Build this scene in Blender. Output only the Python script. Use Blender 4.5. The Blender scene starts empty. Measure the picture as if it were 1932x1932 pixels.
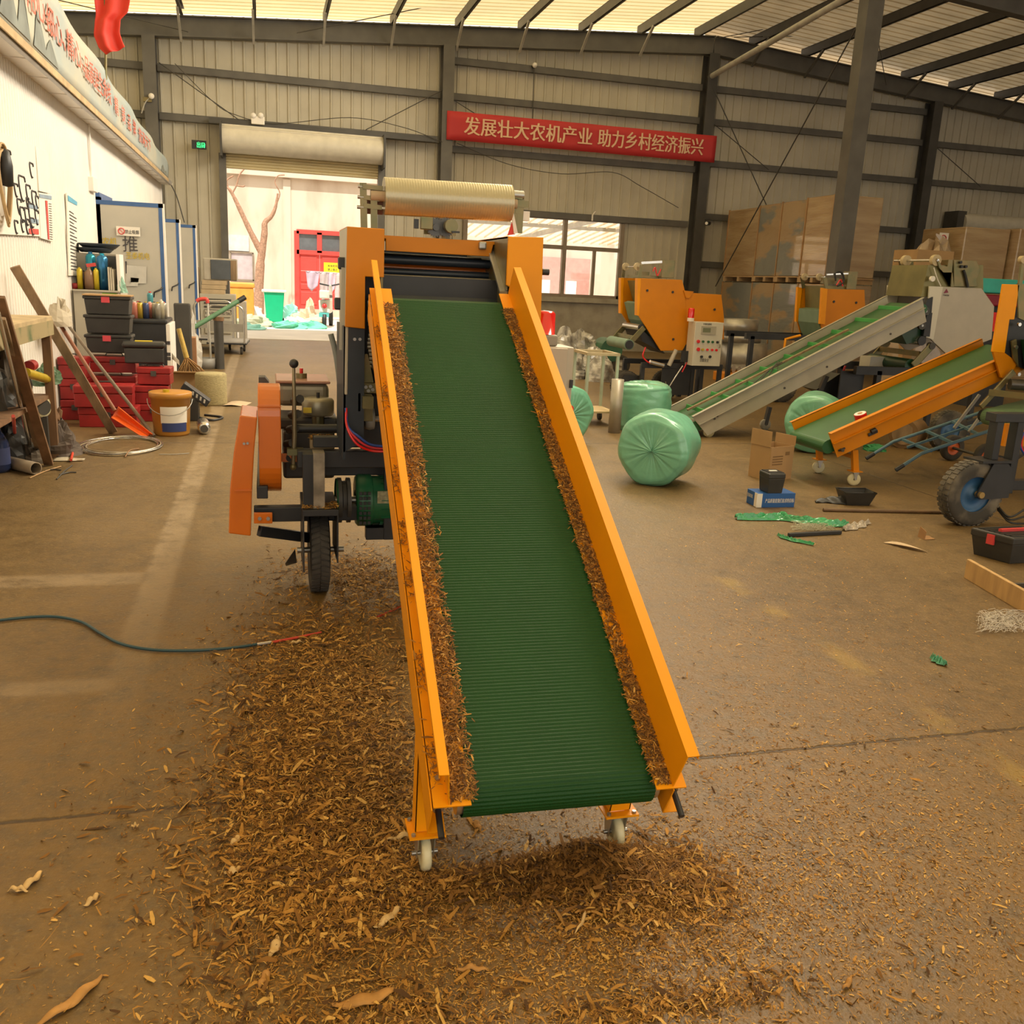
import bpy, bmesh, math, random
import numpy as np
from mathutils import Vector as V, Matrix
S=bpy.context.scene; C=S.collection; D=bpy.data; PI=math.pi
random.seed(7); rng=np.random.default_rng(7)
SKY_STRENGTH=1.0; SUN_STRENGTH=3.8; EXPOSURE=0.76; ROOF_T=.35; FILL_LIGHT_W=820
# ---------------------------------------------------------------- camera
F_PX=1740.0; YAW,PITCH,ROLL=math.radians(15.2),math.radians(14.04),math.radians(2.74); CAMZ=1.5
_f=V((math.sin(YAW)*math.cos(PITCH),math.cos(YAW)*math.cos(PITCH),-math.sin(PITCH)))
_r=V((math.cos(YAW),-math.sin(YAW),0)); _u=_r.cross(_f)
CR=_r*math.cos(ROLL)+_u*math.sin(ROLL); CU=-_r*math.sin(ROLL)+_u*math.cos(ROLL); CF=_f
cd=D.cameras.new('camera'); cam=D.objects.new('camera',cd); C.objects.link(cam)
cam.matrix_world=Matrix(((CR.x,CU.x,-CF.x,0),(CR.y,CU.y,-CF.y,0),(CR.z,CU.z,-CF.z,CAMZ),(0,0,0,1)))
cd.sensor_width=36; cd.sensor_fit='HORIZONTAL'; cd.lens=F_PX/1932*36; cd.clip_start=.05; cd.clip_end=300
S.camera=cam
# ---------------------------------------------------------------- light
w=D.worlds.new('world'); S.world=w; w.use_nodes=True
bg=w.node_tree.nodes['Background']; bg.inputs[0].default_value=(1,.91,.77,1); bg.inputs[1].default_value=SKY_STRENGTH
sl=D.lights.new('sun','SUN'); sl.energy=SUN_STRENGTH; sl.angle=.02; sl.color=(1,.93,.82)
so=D.objects.new('sun',sl); C.objects.link(so)
so.rotation_euler=V((.10,.47,-.87)).to_track_quat('-Z','Y').to_euler()
al=D.lights.new('fill_light','AREA'); al.shape='RECTANGLE'; al.size=13.; al.size_y=2.6; al.energy=FILL_LIGHT_W; al.color=(1,.89,.71); al.spread=2.6  # unseen lamp added for skylight glazing, tilted to brighten the office wall
ao=D.objects.new('fill_light',al); C.objects.link(ao); ao.location=(4.2,11.,6.35)
_z=V((.86,0,.52)).normalized(); _x=V((0,1,0)); _y=_z.cross(_x); ao.rotation_euler=Matrix((_x,_y,_z)).transposed().to_euler()
S.view_settings.view_transform='Standard'; S.view_settings.look='None'; S.view_settings.gamma=1
S.view_settings.exposure=EXPOSURE; S.view_settings.use_curve_mapping=False
S.cycles.use_denoising=True; S.cycles.max_bounces=6; S.cycles.diffuse_bounces=4; S.cycles.transparent_max_bounces=12
S.cycles.caustics_reflective=False; S.cycles.caustics_refractive=False; S.cycles.sample_clamp_indirect=6
# ---------------------------------------------------------------- where a sight line of the photograph meets a plane of the place
CAM=V((0,0,CAMZ))
def _ray(x,y): return CF+CR*((x-966)/F_PX)-CU*((y-966)/F_PX)
def _hit(i,v,x,y):
    d=_ray(x,y); return CAM+d*((v-CAM[i])/d[i])
def gz(x,y,z=0.): return _hit(2,z,x,y)
def gy(x,y,Y): return _hit(1,Y,x,y)
def gx(x,y,X): return _hit(0,X,x,y)
# ---------------------------------------------------------------- materials
def lin(c):
    return tuple((v/255/12.92 if v/255<=.04045 else ((v/255+.055)/1.055)**2.4) for v in c)
_mats={}
def mat(name,col,rough=.55,metal=0.,var=.12,scale=6.,bump=0.,bscale=60.,spec=.5,col2=None,mix=(.45,.65),transl=0.,emit=0.,coat=0.,alpha=1.,stretch=None):
    if name in _mats: return _mats[name]
    m=D.materials.new(name); m.use_nodes=True; nt=m.node_tree; b=nt.nodes['Principled BSDF']; L=nt.links.new
    b.inputs['Roughness'].default_value=rough; b.inputs['Metallic'].default_value=metal
    b.inputs['Specular IOR Level'].default_value=spec; b.inputs['Coat Weight'].default_value=coat
    tc=nt.nodes.new('ShaderNodeTexCoord'); src=tc.outputs['Object']
    if stretch:
        mp=nt.nodes.new('ShaderNodeMapping'); mp.inputs['Scale'].default_value=stretch; L(src,mp.inputs[0]); src=mp.outputs[0]
    n=nt.nodes.new('ShaderNodeTexNoise'); n.inputs['Scale'].default_value=scale; n.inputs['Detail'].default_value=6
    L(src,n.inputs['Vector'])
    r=nt.nodes.new('ShaderNodeValToRGB'); c=np.array(col)
    if col2 is None:
        r.color_ramp.elements[0].position=.3; r.color_ramp.elements[1].position=.7
        r.color_ramp.elements[0].color=(*(c*(1-var)),1); r.color_ramp.elements[1].color=(*np.minimum(c*(1+var),1),1)
    else:
        r.color_ramp.elements[0].position=mix[0]; r.color_ramp.elements[1].position=mix[1]
        r.color_ramp.elements[0].color=(*col,1); r.color_ramp.elements[1].color=(*col2,1)
    L(n.outputs['Fac'],r.inputs[0]); L(r.outputs[0],b.inputs['Base Color'])
    if bump:
        n2=nt.nodes.new('ShaderNodeTexNoise'); n2.inputs['Scale'].default_value=bscale; n2.inputs['Detail'].default_value=4
        L(src,n2.inputs['Vector'])
        bp=nt.nodes.new('ShaderNodeBump'); bp.inputs['Strength'].default_value=bump; bp.inputs['Distance'].default_value=.01
        L(n2.outputs['Fac'],bp.inputs['Height']); L(bp.outputs[0],b.inputs['Normal'])
    if emit:
        b.inputs['Emission Color'].default_value=(*col,1); b.inputs['Emission Strength'].default_value=emit
    if alpha<1: b.inputs['Alpha'].default_value=alpha
    if transl:
        t=nt.nodes.new('ShaderNodeBsdfTranslucent'); L(r.outputs[0],t.inputs[0])
        mx=nt.nodes.new('ShaderNodeMixShader'); mx.inputs[0].default_value=transl
        L(b.outputs[0],mx.inputs[1]); L(t.outputs[0],mx.inputs[2]); L(mx.outputs[0],nt.nodes['Material Output'].inputs[0])
    _mats[name]=m; return m
# ---------------------------------------------------------------- mesh builder
Z=V((0,0,1)); X=V((1,0,0)); Y=V((0,1,0))
def frame(d,up=Z):
    d=d.normalized(); a=d.cross(up)
    if a.length<1e-4: a=d.cross(X)
    a.normalize(); return a,a.cross(d).normalized()
class M:
    def __init__(s): s.v=[]; s.f=[]; s.k=[]; s.sm=[]; s.slot=0
    def add(s,vs,fs,smooth=False):
        o=len(s.v); s.v+=[tuple(p) for p in vs]
        for f in fs: s.f.append([o+i for i in f]); s.k.append(s.slot); s.sm.append(smooth)
        return s
    def mi(s,k): s.slot=k; return s
    def ob(s,c,ax,ay,az):           # box from its centre and three half-axis vectors
        c=V(c); p=[c+ax*i+ay*j+az*k for i in(-1,1) for j in(-1,1) for k in(-1,1)]
        return s.add(p,[(0,1,3,2),(4,6,7,5),(0,4,5,1),(2,3,7,6),(0,2,6,4),(1,5,7,3)])
    def box(s,a,b):
        a,b=V(a),V(b); h=(b-a)/2; return s.ob((a+b)/2,X*h.x,Y*h.y,Z*h.z)
    def cbox(s,c,sx,sy,sz,rz=0.):   # box standing on its base centre, turned by rz
        c=V(c); a=V((math.cos(rz),math.sin(rz),0)); b=V((-math.sin(rz),math.cos(rz),0))
        return s.ob(c+Z*sz/2,a*sx/2,b*sy/2,Z*sz/2)
    def bar(s,p,q,w,h=None,up=Z):
        p,q=V(p),V(q); h=h or w; a,b=frame(q-p,up); return s.ob((p+q)/2,(q-p)/2,a*w/2,b*h/2)
    def prism(s,poly,ext):
        poly=[V(p) for p in poly]; n=len(poly); ext=V(ext)
        fs=[tuple(range(n)),tuple(range(2*n-1,n-1,-1))]+[(i,(i+1)%n,(i+1)%n+n,i+n) for i in range(n)]
        return s.add(poly+[p+ext for p in poly],fs)
    def cyl(s,p,q,r,r2=None,n=20,caps=True):
        p,q=V(p),V(q); r2=r if r2 is None else r2; a,b=frame(q-p)
        c=[(math.cos(2*PI*i/n),math.sin(2*PI*i/n)) for i in range(n)]
        vs=[p+(a*x+b*y)*r for x,y in c]+[q+(a*x+b*y)*r2 for x,y in c]
        s.add(vs,[(i,(i+1)%n,(i+1)%n+n,i+n) for i in range(n)],True)
        if caps: s.add(vs[:n],[tuple(range(n-1,-1,-1))]); s.add(vs[n:],[tuple(range(n))])
        return s
    def tube(s,pts,r,n=8,closed=False,caps=True):
        pts=[V(p) for p in pts]; N=len(pts); rs=r if isinstance(r,(list,tuple)) else [r]*N; vs=[]; a=None
        for i,p in enumerate(pts):
            d=(pts[(i+1)%N]-pts[i-1]) if (closed or 0<i<N-1) else (pts[1]-pts[0] if i==0 else pts[-1]-pts[-2])
            d.normalize()
            if a is None: a,_=frame(d)
            a=(a-d*a.dot(d)); a.normalize(); b=a.cross(d)
            vs+=[p+(a*math.cos(2*PI*k/n)+b*math.sin(2*PI*k/n))*rs[i] for k in range(n)]
        fs=[]
        for i in range(N if closed else N-1):
            j=(i+1)%N
            fs+=[(i*n+k,i*n+(k+1)%n,j*n+(k+1)%n,j*n+k) for k in range(n)]
        s.add(vs,fs,True)
        if caps and not closed: s.add(vs[:n],[tuple(range(n))]); s.add(vs[-n:],[tuple(range(n))])
        return s
    def lathe(s,prof,o,axis=Z,n=28,smooth=True):
        o=V(o); axis=V(axis).normalized(); a,b=frame(axis); N=len(prof)
        vs=[o+axis*z+(a*math.cos(2*PI*k/n)+b*math.sin(2*PI*k/n))*r for r,z in prof for k in range(n)]
        fs=[(i*n+k,i*n+(k+1)%n,(i+1)*n+(k+1)%n,(i+1)*n+k) for i in range(N-1) for k in range(n)]
        return s.add(vs,fs,smooth)
    def ball(s,c,r,n=14,sq=(1,1,1)):
        c=V(c); h=n//2; vs=[]
        for i in range(h+1):
            t=PI*i/h
            vs+=[c+V((math.sin(t)*math.cos(2*PI*k/n)*r*sq[0],math.sin(t)*math.sin(2*PI*k/n)*r*sq[1],math.cos(t)*r*sq[2])) for k in range(n)]
        return s.add(vs,[(i*n+k,i*n+(k+1)%n,(i+1)*n+(k+1)%n,(i+1)*n+k) for i in range(h) for k in range(n)],True)
    def grid(s,fn,nu,nv,smooth=True):
        vs=[fn(i/nu,j/nv) for i in range(nu+1) for j in range(nv+1)]
        return s.add(vs,[(i*(nv+1)+j,(i+1)*(nv+1)+j,(i+1)*(nv+1)+j+1,i*(nv+1)+j+1) for i in range(nu) for j in range(nv)],smooth)
    def poly(s,*p): return s.add([V(q) for q in p],[tuple(range(len(p)))])
    def text(s,body,o,right,up,size,bold=0.,depth=.0,width=None):   # lettering laid on a plane, o = lower left corner
        c=D.curves.new('letters','FONT'); c.body=body; c.size=1; c.extrude=depth/max(size,1e-6); c.resolution_u=3
        t=D.objects.new('letters',c); C.objects.link(t)
        dg=bpy.context.evaluated_depsgraph_get(); me=D.meshes.new_from_object(t.evaluated_get(dg))
        right=V(right).normalized(); up=V(up).normalized(); nn=right.cross(up); o=V(o)
        xs=[v.co.x for v in me.vertices] or [0]; k=size if width is None else width/max(max(xs)-min(xs),1e-6); x0=min(xs)
        for j in ((0,) if bold<=0 else (-1,0,1)):       # a heavier face: the same strokes set three times, a hair apart
            sh=right*(j*bold*size*.9)+nn*(j*.0004)
            s.add([o+sh+right*((v.co.x-x0)*k)+up*(v.co.y*size)+nn*(v.co.z*size) for v in me.vertices],[tuple(p.vertices) for p in me.polygons])
        D.objects.remove(t); D.meshes.remove(me); D.curves.remove(c); return s
    def build(s,name,mt,parent=None,bevel=0.,seg=2,solid=0.,sub=0,kind=None,origin=None,recalc=True,label=None,cat=None,group=None):
        mts=mt if isinstance(mt,(list,tuple)) else [mt]
        v=np.array(s.v,dtype=float).reshape(-1,3)
        if parent is not None: off=V((0,0,0))
        elif origin is not None: off=V(origin)
        else: off=V(((v[:,0].min()+v[:,0].max())/2,(v[:,1].min()+v[:,1].max())/2,v[:,2].min()))
        if parent is None: v=v-np.array(off)
        me=D.meshes.new(name); me.from_pydata(v.tolist(),[],s.f)
        for m_ in mts: me.materials.append(m_)
        me.polygons.foreach_set('material_index',s.k); me.polygons.foreach_set('use_smooth',s.sm)
        if recalc:
            b=bmesh.new(); b.from_mesh(me); bmesh.ops.recalc_face_normals(b,faces=b.faces); b.to_mesh(me); b.free()
        o=D.objects.new(name,me); C.objects.link(o)
        if parent is not None:
            o.parent=parent; p=ploc(parent); o.location=-p; _loc[o.name]=V((0,0,0))
        else: o.location=off; _loc[o.name]=off
        if bevel:
            mb=o.modifiers.new('bevel','BEVEL'); mb.width=bevel; mb.segments=seg; mb.limit_method='ANGLE'; mb.angle_limit=.7
        if solid:
            ms=o.modifiers.new('solid','SOLIDIFY'); ms.thickness=solid; ms.offset=0
        if sub:
            mu=o.modifiers.new('subsurf','SUBSURF'); mu.levels=sub; mu.render_levels=sub
        if kind: o['kind']=kind
        if label: o['label']=label
        if cat: o['category']=cat
        if group: o['group']=group
        return o
_loc={}
def ploc(o): return _loc[o.name]
def thing(name,label,cat,loc=(0,0,0),group=None):
    o=D.objects.new(name,None); C.objects.link(o); o.location=loc; o.empty_display_size=.1; _loc[o.name]=V(loc)
    o['label']=label; o['category']=cat
    if group: o['group']=group
    return o
def dup(root,loc,rz=0.,label=None,group=None,scale=None):
    def cp(o,par):
        c=o.copy(); C.objects.link(c)
        if par is not None: c.parent=par
        for ch in o.children: cp(ch,c)
        return c
    r=cp(root,None); r.location=loc; r.rotation_euler=(0,0,rz); _loc[r.name]=V(loc)
    if scale: r.scale=(scale,)*3
    if label: r['label']=label
    if group: r['group']=group
    return r
def bez(pts,n=8):                    # smooth path through points (Catmull-Rom)
    P=[V(p) for p in pts]; P=[P[0]*2-P[1]]+P+[P[-1]*2-P[-2]]; out=[]
    for i in range(1,len(P)-2):
        a,b,c,d=P[i-1:i+3]
        for k in range(n):
            t=k/n; out.append(.5*((2*b)+(c-a)*t+(2*a-5*b+4*c-d)*t*t+(3*b-a-3*c+d)*t**3))
    out.append(P[-2]); return out

# ================================================================ the hall
YB=21.0; XR=9.8
def roofz(x): return 6.98-.072*abs(x-XR) if x<XR else 6.98-.078*(x-XR)
def floor_material():
    m=D.materials.new('worn_concrete'); m.use_nodes=True; nt=m.node_tree; L=nt.links.new; b=nt.nodes['Principled BSDF']
    tc=nt.nodes.new('ShaderNodeTexCoord'); sx=nt.nodes.new('ShaderNodeSeparateXYZ'); L(tc.outputs['Object'],sx.inputs[0])
    x,y=sx.outputs[0],sx.outputs[1]
    def mth(op,a,b_=None,c=None):
        n=nt.nodes.new('ShaderNodeMath'); n.operation=op
        for i,v in enumerate((a,b_,c)):
            if v is None: continue
            if isinstance(v,(int,float)): n.inputs[i].default_value=v
            else: L(v,n.inputs[i])
        return n.outputs[0]
    def noise(sc,det=6,rough=.6,stretch=None):
        n=nt.nodes.new('ShaderNodeTexNoise'); n.inputs['Scale'].default_value=sc; n.inputs['Detail'].default_value=det; n.inputs['Roughness'].default_value=rough
        if stretch:
            mp=nt.nodes.new('ShaderNodeMapping'); mp.inputs['Scale'].default_value=stretch; L(tc.outputs['Object'],mp.inputs[0]); L(mp.outputs[0],n.inputs['Vector'])
        else: L(tc.outputs['Object'],n.inputs['Vector'])
        return n.outputs['Fac']
    def step(v,a,b_):
        n=nt.nodes.new('ShaderNodeMapRange'); n.inputs[1].default_value=a; n.inputs[2].default_value=b_; n.interpolation_type='SMOOTHSTEP'; L(v,n.inputs[0]); return n.outputs[0]
    def band(v,c,hw,soft): return mth('SUBTRACT',1.,step(mth('ABSOLUTE',mth('SUBTRACT',v,c)),hw-soft,hw+soft))
    def mixc(f,a,c):
        n=nt.nodes.new('ShaderNodeMix'); n.data_type='RGBA'; L(f,n.inputs[0])
        for i,v in ((6,a),(7,c)):
            if isinstance(v,tuple): n.inputs[i].default_value=(*v,1)
            else: L(v,n.inputs[i])
        return n.outputs[2]
    n1,n2,n3=noise(.9,8,.65),noise(9,10,.75),noise(60,3,.6)
    col=mixc(step(n1,.3,.7),FLOOR_A,FLOOR_B)
    col=mixc(mth('MULTIPLY',step(n2,.35,.75),.55),col,FLOOR_C)
    col=mixc(mth('MULTIPLY',step(n3,.52,.75),.5),col,(.36,.25,.11))
    col=mixc(mth('MULTIPLY',step(noise(26,10,.8),.47,.68),.5),col,(.055,.032,.012))
    wob=mth('MULTIPLY',mth('SUBTRACT',n2,.5),.05); xw=mth('ADD',x,wob); yw=mth('ADD',y,wob)
    wear=step(n2,.25,.6); wear=mth('MULTIPLY',wear,step(n1,.25,.5))
    s1=mth('MULTIPLY',mth('MULTIPLY',band(xw,-.53,.072,.02),mth('MULTIPLY',step(y,2.4,4.5),step(mth('MULTIPLY',y,-1.),-19.5,-18.))),wear)
    s2=mth('MULTIPLY',mth('MULTIPLY',band(yw,4.63,.09,.03),step(mth('MULTIPLY',x,-1.),.55,.65)),wear)
    s3=mth('MULTIPLY',mth('MULTIPLY',band(yw,3.38,.06,.03),step(mth('MULTIPLY',x,-1.),.5,.6)),wear)
    s=mth('MULTIPLY',mth('MAXIMUM',s1,mth('MAXIMUM',s2,s3)),.45)
    col=mixc(s,col,(.46,.36,.24))
    # faded yellow guide line on the right, a straight run on the slab
    ym=mth('MULTIPLY',band(xw,2.37,.05,.03),mth('MULTIPLY',step(mth('MULTIPLY',y,-1.),-5.,-4.),step(noise(3,4),.45,.62)))
    col=mixc(mth('MULTIPLY',ym,.38),col,(.5,.33,.03))
    # dry dust trodden round the pile of chaff
    dx=mth('SUBTRACT',x,.8); dy=mth('SUBTRACT',y,2.); rr=mth('SQRT',mth('ADD',mth('MULTIPLY',dx,dx),mth('MULTIPLY',mth('MULTIPLY',dy,dy),.35)))
    dust=mth('MULTIPLY',mth('SUBTRACT',1.,step(rr,.5,3.2)),step(n2,.32,.6))
    col=mixc(mth('MULTIPLY',dust,.8),col,(.21,.112,.022))
    jn=mth('MAXIMUM',band(mth('ADD',y,mth('MULTIPLY',mth('SUBTRACT',noise(14,4),.5),.035)),2.5,.007,.005),band(mth('ADD',x,mth('MULTIPLY',mth('SUBTRACT',noise(9,4),.5),.03)),5.1,.008,.005))
    jn=mth('MAXIMUM',jn,band(yw,8.4,.008,.006))
    col=mixc(mth('MULTIPLY',jn,.8),col,(.045,.028,.015))
    L(col,b.inputs['Base Color'])
    L(step(n2,.2,.8),b.inputs['Roughness']) if False else None
    L(mth('ADD',mth('MULTIPLY',n2,.30),.30),b.inputs['Roughness']); b.inputs['Specular IOR Level'].default_value=.5
    bp=nt.nodes.new('ShaderNodeBump'); bp.inputs['Strength'].default_value=.55; bp.inputs['Distance'].default_value=.012
    h=mth('SUBTRACT',mth('ADD',mth('MULTIPLY',noise(22,6,.7),.7),mth('MULTIPLY',noise(90,3),.3)),jn); L(h,bp.inputs['Height']); L(bp.outputs[0],b.inputs['Normal'])
    return m
FLOOR_A=(.095,.060,.023); FLOOR_B=(.175,.113,.046); FLOOR_C=(.25,.160,.060)
M().poly((-12,-10,0),(26,-10,0),(26,48,0),(-12,48,0)).build('floor',floor_material(),kind='structure',origin=(0,0,0),label='worn brown concrete floor with faded painted lines',recalc=False)
M().box((-12,21.35,0),(26,48,.012)).build('floor',mat('pale_yard_concrete',(.56,.51,.44),.85,var=.1,scale=1.5,bump=.2),kind='structure',label='pale sunlit concrete yard behind the hall')
m_cream=mat('cream_sheet',(.56,.52,.42),.5,var=.10,scale=1.2,col2=(.44,.40,.31),mix=(.35,.75))
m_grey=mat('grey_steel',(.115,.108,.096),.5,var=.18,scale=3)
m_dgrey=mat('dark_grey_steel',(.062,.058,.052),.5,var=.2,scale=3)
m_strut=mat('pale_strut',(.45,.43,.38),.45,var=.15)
m_plaster=mat('rough_plaster',(.40,.37,.31),.85,var=.2,scale=4,bump=.4,col2=(.30,.27,.22),mix=(.4,.7))
m_office=mat('white_sandwich_panel',(.82,.78,.72),.42,var=.05,scale=2)
m_roof_l=mat('translucent_roof_sheet',(.86,.72,.42),.5,var=.06,scale=.8,transl=ROOF_T)
m_roof_r=mat('brown_roof_sheet',(.50,.40,.25),.55,var=.15,scale=1.5,transl=.13)
def ribbed(mm,x0,x1,z0,z1f,yb=YB,step=.215):
    x=x0; 
    while x<x1-1e-4:
        xe=min(x+step,x1)
        P=[(x,0),(min(x+step-.055,xe),0),(min(x+step-.045,xe),-.03),(min(x+step-.012,xe),-.03),(xe,0)]
        for (a,ya),(b,yb2) in zip(P,P[1:]):
            if b-a>1e-5: mm.poly((a,yb+ya,z0),(b,yb+yb2,z0),(b,yb+yb2,z1f(b)),(a,yb+ya,z1f(a)))
        x+=step
top=lambda x: roofz(x)+.1
DX0,DX1,DZ=-.73,2.36,3.6; WX0,WX1,WZ0,WZ1=4.3,8.0,1.2,2.95
wb=M()
ribbed(wb,-9,DX0,1.2,top); ribbed(wb,DX0,DX1,DZ,top); ribbed(wb,DX1,WX0,1.2,top); ribbed(wb,WX0,WX1,WZ1,top); ribbed(wb,WX1,24,1.2,top)
wb.mi(1)
wb.box((-9,YB-.06,0),(DX0-.12,YB+.2,1.2)); wb.box((DX1+.05,YB-.06,0),(24,YB+.2,1.2)); wb.box((DX0-.12,YB-.08,0),(DX0,YB+.2,1.2))
wb.build('wall_back',[m_cream,m_plaster],kind='structure',origin=(0,YB,0),label='ribbed cream steel back wall on a plastered plinth',recalc=False)
# roof: translucent left slope, right slope made slightly translucent to look brighter, sheets ribbed down the slope
for nm,xa,xb,mt,lb in (('ceiling',-9,XR,m_roof_l,'pale translucent roof sheeting left of the ridge'),('ceiling',XR,24,m_roof_r,'brown ribbed roof sheeting right of the ridge')):
    c=M(); y=-8.
    while y<YB+.3:
        for ya,yb_,da,db in ((y,y+.19,0,0),(y+.19,y+.205,0,.035),(y+.205,y+.235,.035,.035),(y+.235,y+.25,.035,0)):
            c.poly((xa,ya,roofz(xa)+.24+da),(xb,ya,roofz(xb)+.24+da),(xb,yb_,roofz(xb)+.24+db),(xa,yb_,roofz(xa)+.24+db))
        y+=.25
    c.build(nm,mt,kind='structure',recalc=False,label=lb)
# building side walls out of the frame
M().box((-9.2,-8,0),(-9,YB+.2,6)).build('wall_left',m_cream,kind='structure')
M().box((24,-8,0),(24.2,YB+.2,6.2)).build('wall_right',m_cream,kind='structure')
# rafter on the back frame and its columns (I sections)
def isec(mm,p,q,wd,dp,up,t=.02,tw=.012):
    p,q=V(p),V(q); a,b=frame(q-p,up); h=(q-p)/2; c=(p+q)/2
    mm.ob(c,h,a*tw/2,b*dp/2); mm.ob(c+b*(dp/2),h,a*wd/2,b*t/2); mm.ob(c-b*(dp/2),h,a*wd/2,b*t/2)
nt_=0
def trim(mm,mt,lb,bevel=0.):
    global nt_; nt_+=1; return mm.build('trim_%d'%nt_,mt,kind='structure',label=lb,bevel=bevel)
for xa,xb,nm in ((-8.9,XR,'left'),(XR,23.9,'right')):
    r=M(); isec(r,(xa,YB-.25,roofz(xa)-.17),(xb,YB-.25,roofz(xb)-.17),.2,.36,Z); trim(r,m_grey,'grey steel rafter of the %s roof slope above the back wall'%nm)
for x,lb in ((-2.1,'behind the office partition'),(3.78,'left of the red slogan banner'),(9.78,'at the right end of the red slogan banner'),(15.75,'right of the wrapped carton stack'),(21.6,'at far right')):
    c=M(); isec(c,(x,YB-.22,0),(x,YB-.22,roofz(x)-.35),.24,.34,Y); trim(c,m_dgrey if x>9 else m_grey,'grey steel wall column '+lb)  # right-hand columns darker: shade of the dim bay put into the grey
c=M(); c.box((9.72,14.86,0),(10.02,15.14,roofz(9.85)-.0)); trim(c,m_grey,'tall grey steel column standing in front of the wrapped cartons')
c=M(); isec(c,(9.6,15,roofz(9.6)-.17),(-8.9,15,roofz(-8.9)-.17),.2,.36,Z); isec(c,(10,15,roofz(10)-.17),(23.9,15,roofz(23.9)-.17),.2,.36,Z); trim(c,m_grey,'grey steel rafter over the middle of the hall')
cols=[-8.9,-2.1,3.78,9.78,15.75,21.6]
for z,spans in ((5.95,(2,3)),(5.25,(0,1,2,3,4)),(4.36,(0,1,3,4)),(4.2,(2,)),(3.72,(0,)),(3.18,(3,4)),(2.98,(1,2)),(2.1,(3,4))):
    for k in spans:
        x0,x1=cols[k]+.12,cols[k+1]-.12
        if z==2.98 and k==1: x0=DX1+.2
        if z==2.98 and k==2: x1=9.6
        if z>roofz(x0)-.5 and z>roofz(x1)-.5: continue
        g=M(); y0=YB-.15
        g.box((x0,y0,z-.07),(x1,y0+.012,z+.07)); g.box((x0,y0,z-.07),(x1,y0+.07,z-.058)); g.box((x0,y0,z+.058),(x1,y0+.07,z+.07))
        trim(g,m_grey,'grey wall rail at %.1f metres between columns'%z)
x=-8.3
while x<24:
    z=roofz(x)+.11
    p=M(); p.box((x,-7.9,z-.10),(x+.012,YB-.05,z+.10)); p.box((x,-7.9,z-.10),(x+.06,YB-.05,z-.088)); p.box((x,-7.9,z+.088),(x+.06,YB-.05,z+.10))
    trim(p,m_dgrey if x>9 else m_grey,'steel roof purlin running along the hall')  # purlins of the right slope likewise darkened to carry its shade
    if -2<x<22 and abs(x-XR)>.6:
        b=M(); b.bar((x,YB-1.0,z-.1),(x,YB-.32,z-.55),.045,.045); trim(b,m_strut if x<9 else m_grey,'short pale brace from a purlin down to the rafter')  # braces on the right take a darker colour for the same shade
    x+=1.36
b=M(); b.cyl((9.72,15.1,6.5),(9.75,YB-.3,6.15),.06,n=14); trim(b,m_strut,'round pale steel tie from the wall column to the middle frame')
def rod(pts,r,lb,mt=None): m=M(); m.tube(pts,r,6); trim(m,mt or m_dgrey,lb)
rod([gy(1345,165,20.6),gy(1452,400,20.4),gy(1502,545,18.2)],.012,'thin cross brace rod leaning right before the cartons')
rod([gy(1628,30,15.2),gy(1350,540,20.4)],.014,'long thin brace rod from the middle column to the wall')
rod([gy(300,118,20.7),gy(470,240,20.7)],.01,'thin diagonal brace rod above the exit sign')
rod([gy(850,185,20.7),gy(905,220,20.7)],.01,'short brace rod above the slogan banner')
rod([gy(1340,228,20.7),gy(1450,320,20.7)],.01,'thin brace rod right of the slogan banner')
rod([gy(1760,272,20.7),gy(1850,352,20.7)],.01,'thin brace rod above the roller door at right')
rod([gy(835,170,20.7),gy(690,245,20.7)],.01,'thin brace rod above the open roller door')
rod(bez([gy(330,120,20.6),gy(400,190,20.6),gy(440,215,20.6),gy(520,233,20.6),gy(660,222,20.6),gy(760,240,20.6),gy(835,268,20.6)]),.008,'sagging black cable along the wall above the roller door')
rod(bez([gy(862,270,20.7),gy(960,310,20.7),gy(1060,328,20.7),gy(1155,325,20.7),gy(1210,352,20.7),gy(1280,392,20.7)]),.008,'sagging black cable under the slogan banner')
rod(bez([gy(318,340,20.5),gy(333,370,20.5),gy(348,420,20.5)]),.012,'black cable hanging from the office eave')
rod([gy(1008,125,20.8),gy(1004,235,20.8)],.01,'black cable dropping to the slogan banner')
rod([gy(1652,50,15),gy(1672,160,18)],.008,'thin rod hanging below the right roof slope')
for a,b_ in (((110,0),(355,60)),((870,0),(560,62)),((1340,75),(1932,-40)),((1385,70),(1900,62))):
    rod([gy(*a,20.3),gy(*b_,20.5)],.009,'thin roof bracing rod under the sheeting')
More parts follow.
